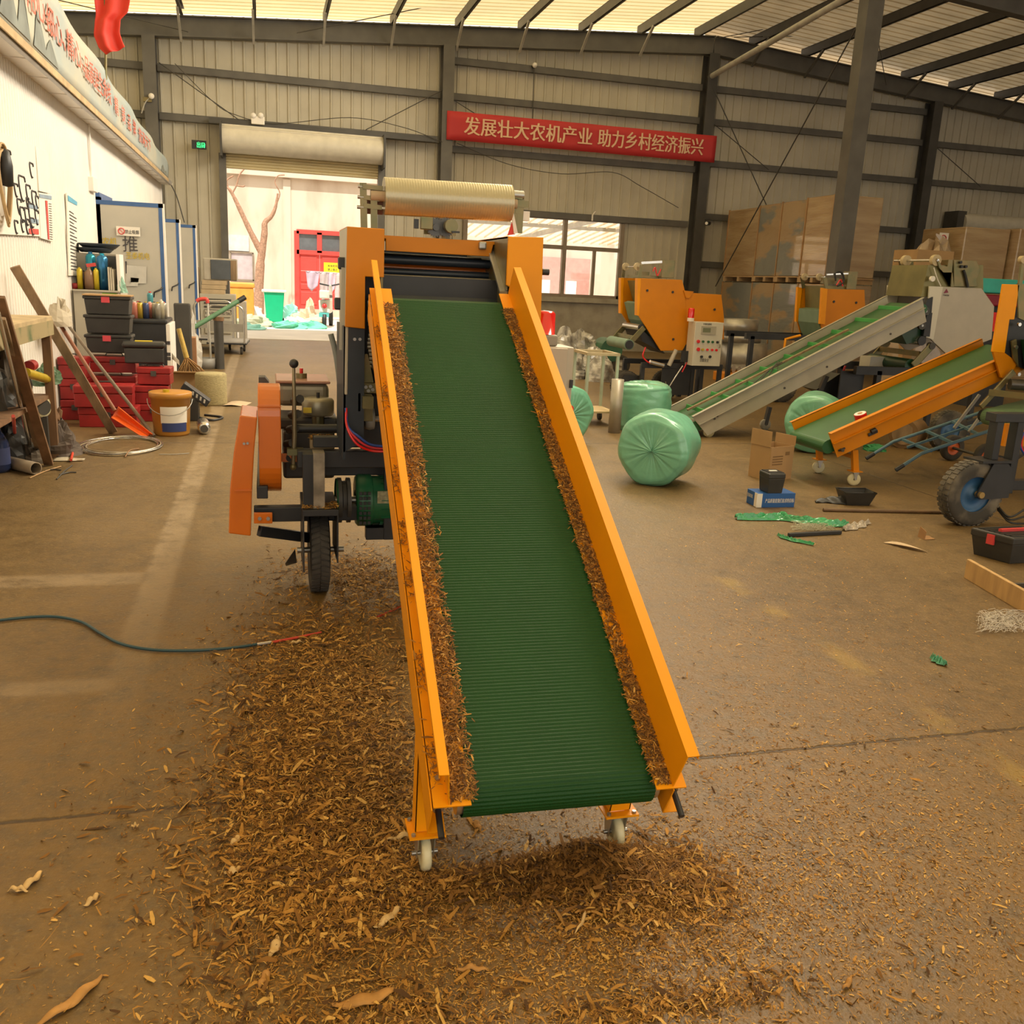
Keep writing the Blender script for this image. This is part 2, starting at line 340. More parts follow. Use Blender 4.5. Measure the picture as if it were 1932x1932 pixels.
# open roller door in the back wall
dr=thing('door_1','half-raised cream roller shutter door in the back wall','door',((DX0+DX1)/2,YB,0)); dr['kind']='structure'
m_shut=mat('cream_shutter',(.66,.56,.33),.4,var=.06,scale=2); m_hood=mat('shutter_roll_paint',(.62,.58,.48),.35,var=.08)
cu=M(); z=3.50
while z<3.78: cu.cyl((DX0,YB-.13,z),(DX1,YB-.13,z),.032,n=10); z+=.058
cu.build('curtain',m_shut,dr)
ro=M(); ro.cyl((DX0-.05,YB-.42,4.0),(DX1+.05,YB-.42,4.0),.27,n=18)
for k in range(7):
    a=-1.9+k*.45; ro.bar((DX0-.05,YB-.42+math.sin(a)*-.272,4.0+math.cos(a)*.272),(DX1+.05,YB-.42+math.sin(a)*-.272,4.0+math.cos(a)*.272),.02)
ro.build('roll',m_hood,dr)
for s,x in ((-1,DX0-.07),(1,DX1+.07)):
    M().box((x-.07,YB-.2,0),(x+.07,YB-.08,3.75)).build('guide_rail',m_grey,dr)
    M().box((x-.02,YB-.72,3.65),(x+.02,YB-.1,4.3)).build('end_plate',m_dgrey,dr)
ln=M(); ln.bar((DX0-.3,YB-.3,4.33),(DX1+1.2,YB-.3,4.33),.12,.1); trim(ln,m_dgrey,'dark lintel rail above the raised roller door')
# second shutter on the right
d2=thing('door_2','closed grey roller shutter at the far right of the back wall','door',(18.6,YB,0)); d2['kind']='structure'
cu=M(); z=1.3
while z<3.1: cu.cyl((16.9,YB-.2,z),(20.9,YB-.2,z),.036,n=8); z+=.07
cu.build('curtain',mat('grey_shutter',(.42,.40,.36),.45),d2); M().cyl((16.8,YB-.45,3.42),(21,YB-.45,3.42),.25,n=16).build('roll',m_hood,d2)
M().box((16.6,YB-.6,0),(16.85,YB-.1,3.7)).build('guide_rail',m_dgrey,d2)
# window with four lights
wn=thing('window_1','brown-framed window beside the baler showing a canopy outside','window',(6.1,YB,1.2)); wn['kind']='structure'
m_wf=mat('brown_window_frame',(.24,.19,.14),.45)
def fr(p,q,w_,nm='frame_bar'): M().bar(p,q,w_,.09,up=Y).build(nm,m_wf,wn,bevel=.006)
fw=M(); yy=YB-.06
for a,b_ in (((WX0,yy,WZ0+.02),(WX1,yy,WZ0+.02)),((WX0,yy,WZ1),(WX1,yy,WZ1)),((WX0,yy,WZ0),(WX0,yy,WZ1)),((WX1,yy,WZ0),(WX1,yy,WZ1))): fw.bar(a,b_,.1,.1)
fw.build('frame',m_wf,wn)
M().bar((6.62,yy,WZ0),(6.62,yy,WZ1),.12,.09).build('mullion',m_wf,wn); M().bar((WX0,yy,2.30),(WX1,yy,2.30),.09,.09).build('transom',m_wf,wn)
M().bar((7.36,yy,WZ0),(7.36,yy,2.3),.07,.07).build('sliding_stile',m_wf,wn)
m_glass=D.materials.new('window_glass'); m_glass.use_nodes=True
_n=m_glass.node_tree; _t=_n.nodes.new('ShaderNodeBsdfTransparent'); _g=_n.nodes.new('ShaderNodeBsdfGlossy'); _g.inputs['Roughness'].default_value=.03
_mx=_n.nodes.new('ShaderNodeMixShader'); _mx.inputs[0].default_value=.06; _n.links.new(_t.outputs[0],_mx.inputs[1]); _n.links.new(_g.outputs[0],_mx.inputs[2]); _n.links.new(_mx.outputs[0],_n.nodes['Material Output'].inputs[0])
for a,b_,c_,d_ in ((WX0,6.6,WZ0,2.3),(6.6,7.36,WZ0,2.3),(7.36,WX1,WZ0,2.3),(WX0,6.6,2.3,WZ1),(6.6,WX1,2.3,WZ1)):
    M().box((a+.03,yy-.004,c_+.03),(b_-.03,yy+.004,d_-.03)).build('pane',m_glass,wn)
M().box((WX0-.1,YB-.16,1.09),(WX1+.1,YB-.05,1.2)).build('sill',m_plaster,wn)
# office partition on the left with its boarded eave
XW=-1.95; YE=20.35
op=M(); y=2.0
while y<YE-.01:      # fine vertical ribs
    ye=min(y+.085,YE)
    op.poly((XW,y,0),(XW,ye-.02,0),(XW,ye-.02,3.06),(XW,y,3.06)); op.poly((XW,ye-.02,0),(XW+.012,ye-.01,0),(XW+.012,ye-.01,3.06),(XW,ye-.02,3.06)); op.poly((XW+.012,ye-.01,0),(XW,ye,0),(XW,ye,3.06),(XW+.012,ye-.01,3.06))
    y+=.085
op.box((XW-.1,2,0),(XW-.01,YE,3.1)); op.box((-6,YE-.05,0),(XW,YE,3.06))
op.build('wall_left',m_office,kind='structure',label='white ribbed office partition along the left side',recalc=False)
sf=M(); sf.box((XW-.02,2,3.02),(XW+.22,YE-.1,3.05)); 
for k in range(22): sf.box((XW,3+k*.8,3.012),(XW+.22,3.012+k*.8,3.02))
trim(sf,m_office,'white soffit under the office eave')
trim(M().box((XW+.19,2,2.99),(XW+.235,YE-.4,3.06)),mat('eave_gutter',(.38,.36,.35),.4,metal=.4),'grey metal edge strip under the office banner',.004)
trim(M().box((-6,2,3.05),(XW+.2,YE,3.1)),m_cream,'flat roof of the office box')

# ================================================================ the yard behind
YF=33.0
m_fac=mat('peach_render',(.62,.52,.42),.9,var=.08,scale=1.5,col2=(.47,.36,.27),mix=(.45,.72),stretch=(1,1,.35))
fa=M(); fa.box((-9,YF,0),(1.02,YF+.3,4.45)); fa.box((1.02,YF,2.82),(2.56,YF+.3,4.45)); fa.box((2.56,YF,0),(18,YF+.3,4.45)); fa.box((1.02,YF,0),(2.56,YF+.3,.24)); fa.box((-9,YF-.2,4.45),(18,YF+.4,4.62))
fa.box((.62,YF-.05,0),(.86,YF,4.4)); fa.box((-9,YF+3,4.6),(18,YF+3.3,7.2))
fa.build('wall_outside',m_fac,kind='structure',label='stained peach rendered building across the yard')
rd=thing('door_3','red double door with glazed transom across the sunny yard','door',(1.79,YF,.24)); rd['kind']='structure'
m_red=mat('red_door_paint',(.62,.06,.05),.45,var=.08)
fr_=M()
for a,b_ in (((1.04,YF,.24),(1.04,YF,2.8)),((2.54,YF,.24),(2.54,YF,2.8)),((1.04,YF,2.78),(2.54,YF,2.78)),((1.04,YF,2.12),(2.54,YF,2.12)),((1.79,YF,2.12),(1.79,YF,2.78))): fr_.bar(a,b_,.08,.14 if a[0]!=b_[0] else .16)
fr_.build('frame',m_red,rd)
for x0 in (1.08,1.80):
    lf=M(); lf.box((x0,YF+.02,.26),(x0+.715,YF+.07,2.08)); lf.box((x0+.08,YF,1.15),(x0+.62,YF+.03,1.98)); lf.box((x0+.08,YF,.4),(x0+.62,YF+.03,.82)); lf.box((x0+.08,YF,.9),(x0+.62,YF+.03,1.08))
    lf.build('door_leaf',m_red,rd,bevel=.012); M().box((x0+.02,YF+.03,2.16),(x0+.68,YF+.05,2.74)).build('pane',mat('dark_glass',(.10,.11,.12),.15,spec=.7),rd)
sg=thing('warning_sign','yellow warning sign fixed to the red door','sign',(2.2,YF-.04,1.4))
M().box((1.93,YF-.045,1.38),(2.44,YF-.03,1.82)).build('plate',mat('yellow_sign',(.85,.72,.02),.4,var=.02),sg)
tx=M(); tx.text('有电危险',(2.06,YF-.05,1.68),X,Z,.09,.01,width=.33); tx.text('禁止靠近',(2.06,YF-.05,1.56),X,Z,.09,.01,width=.33); tx.build('lettering',mat('sign_black',(.03,.03,.03),.5,var=0),sg,recalc=False)
wy=thing('window_2','pale curtained window in the peach building left of the tree','window',(-.72,YF,1.1)); wy['kind']='structure'
M().box((-1.1,YF-.03,1.12),(-.36,YF,2.02)).build('pane',mat('pale_glass',(.46,.40,.42),.2),wy)
wf=M()
for a,b_ in (((-1.1,YF-.04,1.12),(-.36,YF-.04,1.12)),((-1.1,YF-.04,2.0),(-.36,YF-.04,2.0)),((-1.1,YF-.04,1.1),(-1.1,YF-.04,2.0)),((-.38,YF-.04,1.1),(-.38,YF-.04,2.0))): wf.bar(a,b_,.06,.05)
wf.build('frame',m_wf,wy); M().box((-1.6,YF-.06,2.05),(-.5,YF,2.55)).build('awning_panel',mat('grey_ribbed',(.5,.52,.52),.5),wy)
# bare tree
tr=thing('bare_tree','leafless forked tree in the yard beside the green bin','tree',tuple(gy(488,592,31)*V((1,1,0)))) if False else None
tb=gy(488,590,31); tb=V((tb.x,31,0)); tr=thing('bare_tree','leafless forked tree in the yard behind the green bin','tree',tb)
m_bark=mat('bark',(.34,.20,.13),.9,var=.3,scale=20,bump=.5)
P=lambda a,b_: gy(a,b_,31)
M().tube(bez([tb,P(488,560),P(491,500),P(494,478)],5),[.17]*6+[.14]*5+[.12]*5,9).build('trunk',m_bark,tr)
l1=M(); l1.tube(bez([P(494,478),P(474,440),P(455,400),P(438,365),P(428,352)],5),[.10,.1,.1,.09,.09,.08,.08,.08,.07,.07,.07,.07,.06,.06,.05,.05,.05,.05,.04,.04,.03],8)
for a in (((438,365),(446,350),(452,330),(464,315)),((430,352),(428,340),(440,332)),((446,350),(458,352),(462,350))): l1.tube(bez([P(*q) for q in a],4),.025,6)
l1.build('limb',m_bark,tr)
l2=M(); l2.tube(bez([P(494,478),P(499,440),P(500,420),P(512,408),P(520,390),P(524,365)],4),[.11,.11,.1,.1,.1,.09,.09,.09,.08,.08,.07,.07,.06,.06,.06,.05,.05,.04,.04,.03,.03],8)
for a in (((520,390),(528,365),(519,345),(524,332),(537,330)),((500,420),(496,418)),((512,408),(505,412))): l2.tube(bez([P(*q) for q in a],4),.02,6)
l2.build('limb',m_bark,tr)
# green bin
bc=gz(518,611); bn=thing('wheelie_bin','bright green wheelie bin among rubbish in the yard','bin',(bc.x,bc.y,0))
m_gb=mat('green_bin_plastic',(.0,.42,.20),.45,var=.05)
b=M(); a0,b0=.22,.28
b.add([bc+V((x*a0,y*a0,.06)) for x,y in((-1,-1),(1,-1),(1,1),(-1,1))]+[bc+V((x*b0,y*b0,.9)) for x,y in((-1,-1),(1,-1),(1,1),(-1,1))],[(0,1,2,3),(4,5,6,7),(0,1,5,4),(1,2,6,5),(2,3,7,6),(3,0,4,7)]); b.build('body',m_gb,bn,bevel=.02)
M().box(bc+V((-.34,-.32,.88)),bc+V((.34,.32,.95))).build('lid',mat('pale_bin_lid',(.55,.66,.58),.4),bn,bevel=.02)
for s in (-1,1): M().cyl(bc+V((s*.24-.03,.2,.08)),bc+V((s*.24+.03,.2,.08)),.08).build('wheel',mat('black_rubber',(.02,.02,.02),.7),bn)
# scooter
sc_=gz(612,619); st=thing('scooter','pale electric scooter parked before the red door','scooter',(sc_.x,sc_.y,0))
m_scw=mat('scooter_body',(.62,.60,.55),.35); m_blk=mat('black_plastic',(.025,.025,.025),.5,var=.2)
M().lathe([(.13,-.05),(.22,-.05),(.22,.05),(.13,.05)],sc_+V((0,.05,.22)),X,20).build('wheel',m_blk,st)
M().lathe([(.13,-.05),(.22,-.05),(.22,.05),(.13,.05)],sc_+V((.25,1.15,.22)),X,20).build('wheel',m_blk,st)
b=M(); b.prism([sc_+V((-.14,-.05,.42)),sc_+V((-.16,-.02,.75)),sc_+V((.16,-.02,.78)),sc_+V((.15,-.05,.40))],(.1,.6,.0)); b.build('rear_body',m_scw,st,bevel=.03)
M().box(sc_+V((-.13,-.2,.8)),sc_+V((.13,.12,1.02))).build('top_box',m_scw,st,bevel=.03)
M().prism([sc_+V((-.1,.1,.82)),sc_+V((.15,.1,.82)),sc_+V((.28,.8,.8)),sc_+V((.05,.8,.8))],(0,0,.08)).build('seat',m_blk,st,bevel=.02)
M().tube([sc_+V((.25,1.1,.3)),sc_+V((.24,1.0,.75)),sc_+V((.22,.9,1.15))],.05,8).build('steering_column',m_scw,st); M().tube([sc_+V((-.08,.85,1.18)),sc_+V((.22,.9,1.13)),sc_+V((.5,.85,1.2))],.022,8).build('handlebar',m_blk,st)
M().ball(sc_+V((0,-.08,.6)),.07).build('tail_light',mat('red_lens',(.6,.03,.03),.2),st); M().box(sc_+V((-.15,-.1,.3)),sc_+V((.12,-.06,.42))).build('number_plate',mat('teal_plate',(.10,.45,.45),.4),st)
# washing on a line
ws=[gy(580,513,30.5),gy(645,518,30.5)]
wl=M(); wl.tube([ws[0]+V((-.2,0,.03)),ws[1]+V((1.6,0,0))],.006,5); wl.build('washing_line',m_strut,label='thin washing line strung before the red door',cat='line')
def cloth(nm,lb,px,w_,h_,mt,cat='garment'):
    k_=(px-580)/65.; o=(ws[0]+V((-.2,0,.03))).lerp(ws[1]+V((1.6,0,0)),.09+.30*k_); o.x=gy(px,514,30.5).x; o.z+=.012; m=M()
    def fn(u,v): return o+V(((u-.5)*w_*(1-.25*v),.03*math.sin(u*9+v*3)+.01*v,-v*h_*(1-.25*abs(u-.4)*2)))
    m.grid(fn,10,10); return m.build(nm,mt,label=lb,cat=cat,group='washing on the line',solid=.006)
cloth('hanging_shirt','lilac shirt hanging leftmost on the washing line',590,.42,.62,mat('lilac_cloth',(.45,.36,.45),.9))
cloth('hanging_trousers','grey trousers hanging in the middle of the washing line',611,.28,.95,mat('grey_cloth',(.45,.38,.38),.9))
cloth('hanging_towel','pale purple towel hanging behind the scooter',625,.28,.7,mat('purple_cloth',(.52,.42,.50),.9))
cloth('hanging_sheet','pink sheet hanging rightmost near the baler',640,.34,1.1,mat('pink_cloth',(.62,.42,.42),.9))
# rubbish heaps
def crumple(c,sx,sy,sz,seed,n=16,amp=.35):
    m=M(); r=random.Random(seed); ph=[(r.uniform(1,5),r.uniform(1,5),r.uniform(0,6)) for _ in range(6)]; h=n//2+1
    def fn(u,v):
        t=PI*u*.5; a=2*PI*v; k=1+amp*sum(math.sin(p*t*2+round(q)*a+s) for p,q,s in ph)/4
        return V(c)+V((sx*math.sin(t)*math.cos(a)*k,sy*math.sin(t)*math.sin(a)*k,sz*math.cos(t)*max(.1,k)))
    m.grid(fn,h,n,False); return m
m_white_bag=mat('white_sack',(.75,.72,.66),.7); m_gnet=mat('green_net',(.12,.50,.34),.7); m_teal=mat('teal_film',(.25,.58,.50),.4); m_tan=mat('tan_sack',(.62,.48,.33),.8)
for i,(px,py,sx,sz,mt,nm,lb) in enumerate(((473,600,.42,.38,m_white_bag,'rubbish_bag','white rubbish bags heaped left of the green bin'),(477,612,.5,.28,mat('olive_sack',(.40,.42,.30),.8),'rubbish_bag','olive sack below the white bags left of the bin'),(478,588,.35,.75,m_white_bag,'rubbish_bag','white sack leaning against the tree foot'),
      (545,616,.42,.18,m_gnet,'plastic_sheet','green plastic scrap right of the green bin'),(550,604,.35,.45,m_teal,'plastic_sheet','teal film bundle beside the green bin'),(577,610,.55,.35,m_tan,'sack','tan sacks heaped below the red door'),(584,598,.2,.55,m_tan,'sack','tall tan sack slumped on the door step'),(588,616,.42,.18,m_gnet,'plastic_sheet','green plastic scrap nearest the scooter'),(560,614,.45,.25,m_white_bag,'rubbish_bag','white bag between two green plastic scraps'),(472,618,.4,.14,m_teal,'plastic_sheet','teal plastic sheet at the left yard edge'))):
    p=gz(px,py+4); p.y=min(p.y,31.9); crumple((p.x,p.y,0),sx,.35,sz,i).build(nm,mt,label=lb,cat='rubbish')
p=gz(452,606); ob=thing('orange_box','orange plastic box on the yard beside the tool chest','box',(p.x,p.y,0))
M().cbox((p.x,p.y,0),.75,.6,.95,.2).build('body',mat('orange_plastic',(.75,.30,.05),.5),ob,bevel=.03); M().cbox((p.x,p.y,.95),.8,.65,.15,.2).build('lid',mat('orange_plastic',(.75,.30,.05),.5),ob,bevel=.04)
# canopy outside the window
cp=M(); 
for k in range(40): 
    x=3+k*.28; cp.poly((x,22.6,3.35),(x+.24,22.6,3.35),(x+.24,28,2.75),(x,28,2.75)); cp.poly((x+.24,22.6,3.35),(x+.26,22.6,3.30),(x+.26,28,2.70),(x+.24,28,2.75)); cp.poly((x+.26,22.6,3.30),(x+.28,22.6,3.35),(x+.28,28,2.75),(x+.26,28,2.70))
cn=cp.build('yard_canopy',mat('canopy_sheet',(.72,.60,.42),.6,transl=.75),label='ribbed lean-to canopy seen through the window',cat='canopy',recalc=False)
b=M(); b.bar((3,25.2,3.0),(14,25.2,3.0),.1,.1); b.build('beam',m_strut,cn); b=M(); b.bar((7.2,27.9,2.7),(8.6,22.7,3.25),.12,.12); b.build('rafter',m_strut,cn)
for x in (5.2,11.5): M().cyl((x,27.8,0),(x,27.8,2.75),.06).build('post',m_strut,cn)
ydr=thing('yard_gate','rusty red gate with paper notices seen through the window','gate',(9.9,YF-.2,0))
M().box((9.0,YF-.25,0),(11.4,YF-.1,2.4)).build('panel',mat('rust_red',(.50,.26,.22),.7),ydr); 
for x in (9.5,10.5): M().box((x,YF-.27,1.1),(x+.4,YF-.25,1.6)).build('notice',mat('paper',(.8,.78,.72),.8),ydr)

# ================================================================ the main conveyor and baler
m_yel=mat('yellow_orange_paint',(.86,.33,.003),.42,var=.05,scale=4,spec=.28)
m_or=mat('orange_paint',(.62,.215,.002),.42,var=.06,scale=4,spec=.3)
m_orr=mat('red_orange_paint',(.66,.16,.012),.25,var=.06,scale=5,coat=.4)
m_black=mat('black_steel',(.022,.023,.026),.45,var=.3,scale=5)
m_navy=mat('dark_navy_steel',(.022,.030,.042),.4,var=.3,scale=4)
m_zinc=mat('yellow_zinc',(.24,.185,.085),.36,metal=.5,var=.25,scale=9,col2=(.15,.155,.075),mix=(.35,.7))
m_steel=mat('bright_steel',(.55,.54,.52),.3,metal=.85,var=.1)
m_bolt=mat('bolt_steel',(.40,.40,.38),.35,metal=.8)
m_rub=mat('tyre_rubber',(.055,.048,.04),.8,var=.3,scale=12,bump=.2)
m_nyl=mat('cream_nylon',(.72,.66,.42),.35,var=.06)
m_gmot=mat('green_motor_paint',(.015,.115,.045),.4,var=.2,scale=5)
m_cab=mat('cabinet_grey_paint',(.50,.46,.37),.42,var=.05,scale=3)
m_redl=mat('red_lens_bright',(.72,.012,.012),.12,var=.02,spec=.8)
m_chaff=mat('chaff_mat',(.30,.15,.045),.9,var=.3,scale=40,col2=(.16,.075,.02),mix=(.4,.6))
def belt_material(nm,col,pitch,axis):
    m=D.materials.new(nm); m.use_nodes=True; nt=m.node_tree; b=nt.nodes['Principled BSDF']; L=nt.links.new
    tc=nt.nodes.new('ShaderNodeTexCoord'); n=nt.nodes.new('ShaderNodeTexNoise'); n.inputs['Scale'].default_value=5; n.inputs['Detail'].default_value=6; L(tc.outputs['Object'],n.inputs['Vector'])
    r=nt.nodes.new('ShaderNodeValToRGB'); c=np.array(col); r.color_ramp.elements[0].color=(*(c*.85),1); r.color_ramp.elements[1].color=(*(c*1.2),1); L(n.outputs['Fac'],r.inputs[0]); L(r.outputs[0],b.inputs['Base Color'])
    b.inputs['Roughness'].default_value=.5; b.inputs['Specular IOR Level'].default_value=.27
    n2=nt.nodes.new('ShaderNodeTexNoise'); n2.inputs['Scale'].default_value=260; L(tc.outputs['Object'],n2.inputs['Vector'])
    bp=nt.nodes.new('ShaderNodeBump'); bp.inputs['Strength'].default_value=.35; bp.inputs['Distance'].default_value=.003; L(n2.outputs['Fac'],bp.inputs['Height']); L(bp.outputs[0],b.inputs['Normal'])
    return m
m_belt=belt_material('green_ribbed_belt',(.007,.056,.010),.01,0)
cO=V((.64,1.88,.37)); cD=V((.0264,.8786,.4769)).normalized(); cT=V((cD.y,-cD.x,0)).normalized(); cN=cT.cross(cD).normalized(); cO=cO+cT*.02
def cp(t,s,h): return cO+cT*t+cD*s+cN*h
cv=thing('belt_conveyor','large yellow-sided green belt conveyor sloping up to the baler in the foreground','conveyor',(.64,2.1,0))
# belt as a ribbed loop round two rollers
RB=.055; SL=2.17; pts=[]; per=.0105
def loop(r_out):
    out=[]; n=int(SL/per)
    for i in range(n+1):
        s=i*SL/n; out.append((s,RB,0,1))
    return out
bm=M(); prof=[]
n=int(SL/(per/4))
for i in range(n+1):
    s=SL-i*SL/n; prof.append((s,0.0,0.,1.))
na=int(PI*RB/(per/4))
for i in range(1,na): a=PI*i/na; prof.append((-math.sin(a)*RB,-RB+math.cos(a)*RB,-math.sin(a),math.cos(a)))
nb=60
for i in range(nb+1): prof.append((i*SL/nb,-2*RB,0.,-1.))
for i in range(1,16): a=PI*i/16; prof.append((SL+math.sin(a)*RB,-RB-math.cos(a)*RB,math.sin(a),-math.cos(a)))
vs=[]; hw=.236
for k,(s,h,ns,nh) in enumerate(prof):
    rb=(.0,.0022,.0032,.0022)[k%4] if k<n+na else 0
    for t in (-hw,-hw+.006,hw-.006,hw): vs.append(cp(t,s+ns*rb,h+nh*rb))
N=len(prof); bm.add(vs,[(i*4+j,((i+1)%N)*4+j,((i+1)%N)*4+j+1,i*4+j+1) for i in range(N) for j in range(3)],True)
bm.build('belt',m_belt,cv,recalc=True)
for s in (0.,SL): M().cyl(cp(-.25,s,-RB),cp(.25,s,-RB),RB-.004,n=24).build('roller',m_steel,cv)
def side(sg,foot,topt,bi,bo,fl):
    # wall, outward top flange with a small lip, base plate
    s0,s1=-.068,2.25; w_=M(); th=.003
    a=[cp(foot,s0,.008),cp(foot,s1,.008),cp(topt,s1+.015,.12),cp(topt,s0+.01,.12)]
    w_.prism(a,cT*sg*th)
    w_.prism([cp(topt,s0+.01,.12),cp(topt,s1+.015,.12),cp(fl,s1+.015,.121),cp(fl,s0+.01,.121)],-cN*th)
    w_.prism([cp(fl,s0+.01,.121),cp(fl,s1+.015,.121),cp(fl,s1+.015,.108),cp(fl,s0+.01,.108)],-cT*sg*th)
    w_.build('side_rail',m_yel,cv)
    p=M(); p.prism([cp(bi,-.072,.006),cp(bi,2.24,.006),cp(bo,2.24,.006),cp(bo,-.072,.006)],cN*.004); p.build('base_plate',m_yel,cv)
    c_=M(); x=foot+sg*.022
    c_.prism([cp(x-.02,-.075,.004),cp(x-.02,2.2,.004),cp(x-.02,2.2,-.10),cp(x-.02,-.075,-.10)],cT*.003)
    c_.prism([cp(x-.02,-.075,-.10),cp(x-.02,2.2,-.10),cp(x+.022,2.2,-.10),cp(x+.022,-.075,-.10)],cN*.003)
    c_.prism([cp(x-.02,-.02,-.099),cp(x-.02,-.02,.0),cp(x+.022,-.02,.0),cp(x+.022,-.02,-.099)],cD*.004)
    c_.build('frame_channel',m_yel,cv)
    b_=M(); b_.cyl(cp(x+.004,-.02,-.05),cp(x+.004,-.115,-.05),.0075,n=10); b_.build('tension_bolt',m_black,cv)
    M().cyl(cp(x+.004,-.022,-.05),cp(x+.004,-.045,-.05),.014,n=6).build('nut',m_bolt,cv)
    M().cyl(cp(foot+sg*.02,.0,.012),cp(foot+sg*.02,.0,.018),.007,n=6).build('screw',m_bolt,cv)
    # leg, plate and caster
    cx=.376 if sg<0 else .905; cy=2.09
    lg=M(); topz=cp(x,.27,-.07)
    tp=V((topz.x,cy+.0,topz.z)); bt=V((cx,cy-.0,.122))
    lg.prism([bt+V((-.03,-.02,0)),bt+V((.03,-.02,0)),tp+V((.02,-.02,.02)),tp+V((-.02,-.02,.02))],(0,.003,0))
    lg.prism([bt+V((-.03,-.02,0)),tp+V((-.02,-.02,.02)),tp+V((-.02,.03,.04)),bt+V((-.03,.03,0))],(.003,0,0))
    lg.prism([bt+V((.027,-.02,0)),tp+V((.017,-.02,.02)),tp+V((.017,.03,.04)),bt+V((.027,.03,0))],(.003,0,0))
    lg.build('leg',m_yel,cv)
    M().box((cx-.047,cy-.045,.114),(cx+.047,cy+.05,.120)).build('caster_plate',m_yel,cv)
    kb=M()
    for dx in (-.036,.036):
        for dy in (-.034,.038): M().cyl((cx+dx,cy+dy,.119),(cx+dx,cy+dy,.126),.006,n=6).build('plate_bolt',m_bolt,cv)
    pass
    fk=M()
    for dx in (-.022,.022):
        fk.prism([V((cx+dx-.0015,cy-.03,.112)),V((cx+dx-.0015,cy+.035,.112)),V((cx+dx-.0015,cy+.02,.035)),V((cx+dx-.0015,cy-.008,.035))],(.003,0,0))
    fk.box((cx-.03,cy-.035,.106),(cx+.03,cy+.04,.114)); fk.build('caster_fork',m_steel,cv,bevel=.002)
    M().lathe([(.006,-.012),(.03,-.012),(.043,-.012),(.0475,-.006),(.0475,.006),(.043,.012),(.03,.012),(.006,.012)],(cx,cy,.0475),X,28).build('caster_wheel',m_nyl,cv)
    M().cyl((cx-.034,cy,.0475),(cx+.034,cy,.0475),.006,n=8).build('axle_bolt',m_bolt,cv)
side(-1,-.276,-.286,-.226,-.313,-.309); side(1,.263,.273,.222,.298,.303)
M().bar(cp(-.25,.55,-.09),cp(.25,.55,-.09),.04,.04).build('cross_member',m_yel,cv)
bk=M(); bk.prism([cp(.30,1.9,-.1),cp(.30,2.25,-.1),cp(.30,2.25,.05),cp(.30,1.9,.05)],cT*.012); bk.build('bracket',m_black,cv)
# ---------------------------------------------------------------- baler
BX0,BX1=.33,1.155; YP=3.95
ba=thing('round_baler','orange and black round baler with a film roll on top behind the foreground conveyor','baler',(.75,4.6,0))
# left front panel with the notch for the rail
xl0,xl1,xn=.325,.476,.399
M().prism([(xl0,YP,1.684),(xl1,YP,1.682),(xl1,YP,1.49),(xn,YP,1.49),(xn,YP,1.278),(xl0-.008,YP,1.284)],(0,.015,0)).build('front_panel',m_or,ba,bevel=.003)
M().prism([(xl0,YP+.015,1.684),(xl0,YP+.42,1.684),(xl0,YP+.42,1.0),(xl0-.008,YP+.015,1.0)],(.012,0,0)).build('side_cover',m_cab,ba,bevel=.003)
M().prism([(xl1-.012,YP+.015,1.682),(xl1-.012,YP+1.25,1.682),(xl1-.012,YP+1.3,1.2),(xl1-.012,YP+.9,.8),(xl1-.012,YP+.06,1.0)],(.012,0,0)).build('side_plate',m_zinc,ba,bevel=.002)
M().box((xl0,YP+.015,1.676),(xl1,YP+.42,1.684)).build('top_cover',m_or,ba)
xr0,xr1=1.0,1.155
M().prism([(xr0,YP,1.682),(xr1,YP,1.688),(xr1+.012,YP,1.15),(1.06,YP,1.15),(1.06,YP,1.455),(xr0,YP,1.482)],(0,.015,0)).build('front_panel',m_yel,ba,bevel=.003)
M().prism([(xr1,YP+.015,1.684),(xr1,YP+1.25,1.684),(xr1,YP+1.3,1.3),(xr1,YP+.9,.8),(xr1,YP+.015,1.0)],(-.012,0,0)).build('side_cover',m_or,ba)
M().prism([(xr0,YP+.01,1.682),(xr0,YP+1.25,1.682),(xr0,YP+1.3,1.2),(xr0,YP+.9,.8),(xr0,YP+.06,1.0)],(.012,0,0)).build('side_plate',m_zinc,ba)
M().box((xr0,YP+.015,1.676),(xr1,YP+1.2,1.684)).build('top_cover',m_or,ba)
M().bar((xr0-.006,YP+.32,1.66),(xr0-.006,YP+.02,1.45),.012,.035,up=X).build('brace_strip',m_steel,ba)
# crossbeam and chamber rollers
yb=YP+.25
M().prism([gy(728,446,yb),gy(932,458,yb),gy(925,484,yb),gy(728,473,yb)],(0,.02,0)).build('cross_beam',m_or,ba,bevel=.002)
M().box((xl1,yb,1.655),(xr0,yb+.35,1.668)).build('top_plate',m_or,ba)
M().box((xl1+.45,yb-.02,1.63),(xl1+.485,yb+.02,1.665)).build('hinge',m_bolt,ba,bevel=.008)
yc_=yb+.08
for (ya_,yb2,r,mt,dy) in ((489,499,.019,m_navy,.0),(503,514,.02,m_orr,.10),(512,521,.016,m_navy,.02),(526,535,.0205,mat('cream_roller',(.42,.36,.24),.4),-.02),(497,508,.05,m_black,.2)):
    a_,b_=gy(728,ya_,yc_+dy),gy(925,yb2,yc_+dy); M().cyl(V((xl1,yc_+dy,a_.z)),V((xr0,yc_+dy,b_.z)),r,n=20).build('chamber_roller',mt,ba)
M().box((xl1,yb+.6,.75),(xr0,yb+.62,1.62)).build('rear_sheet',m_navy,ba)
zs=gy(830,541,yb).z; zs2=cp(0,2.2,.03).z
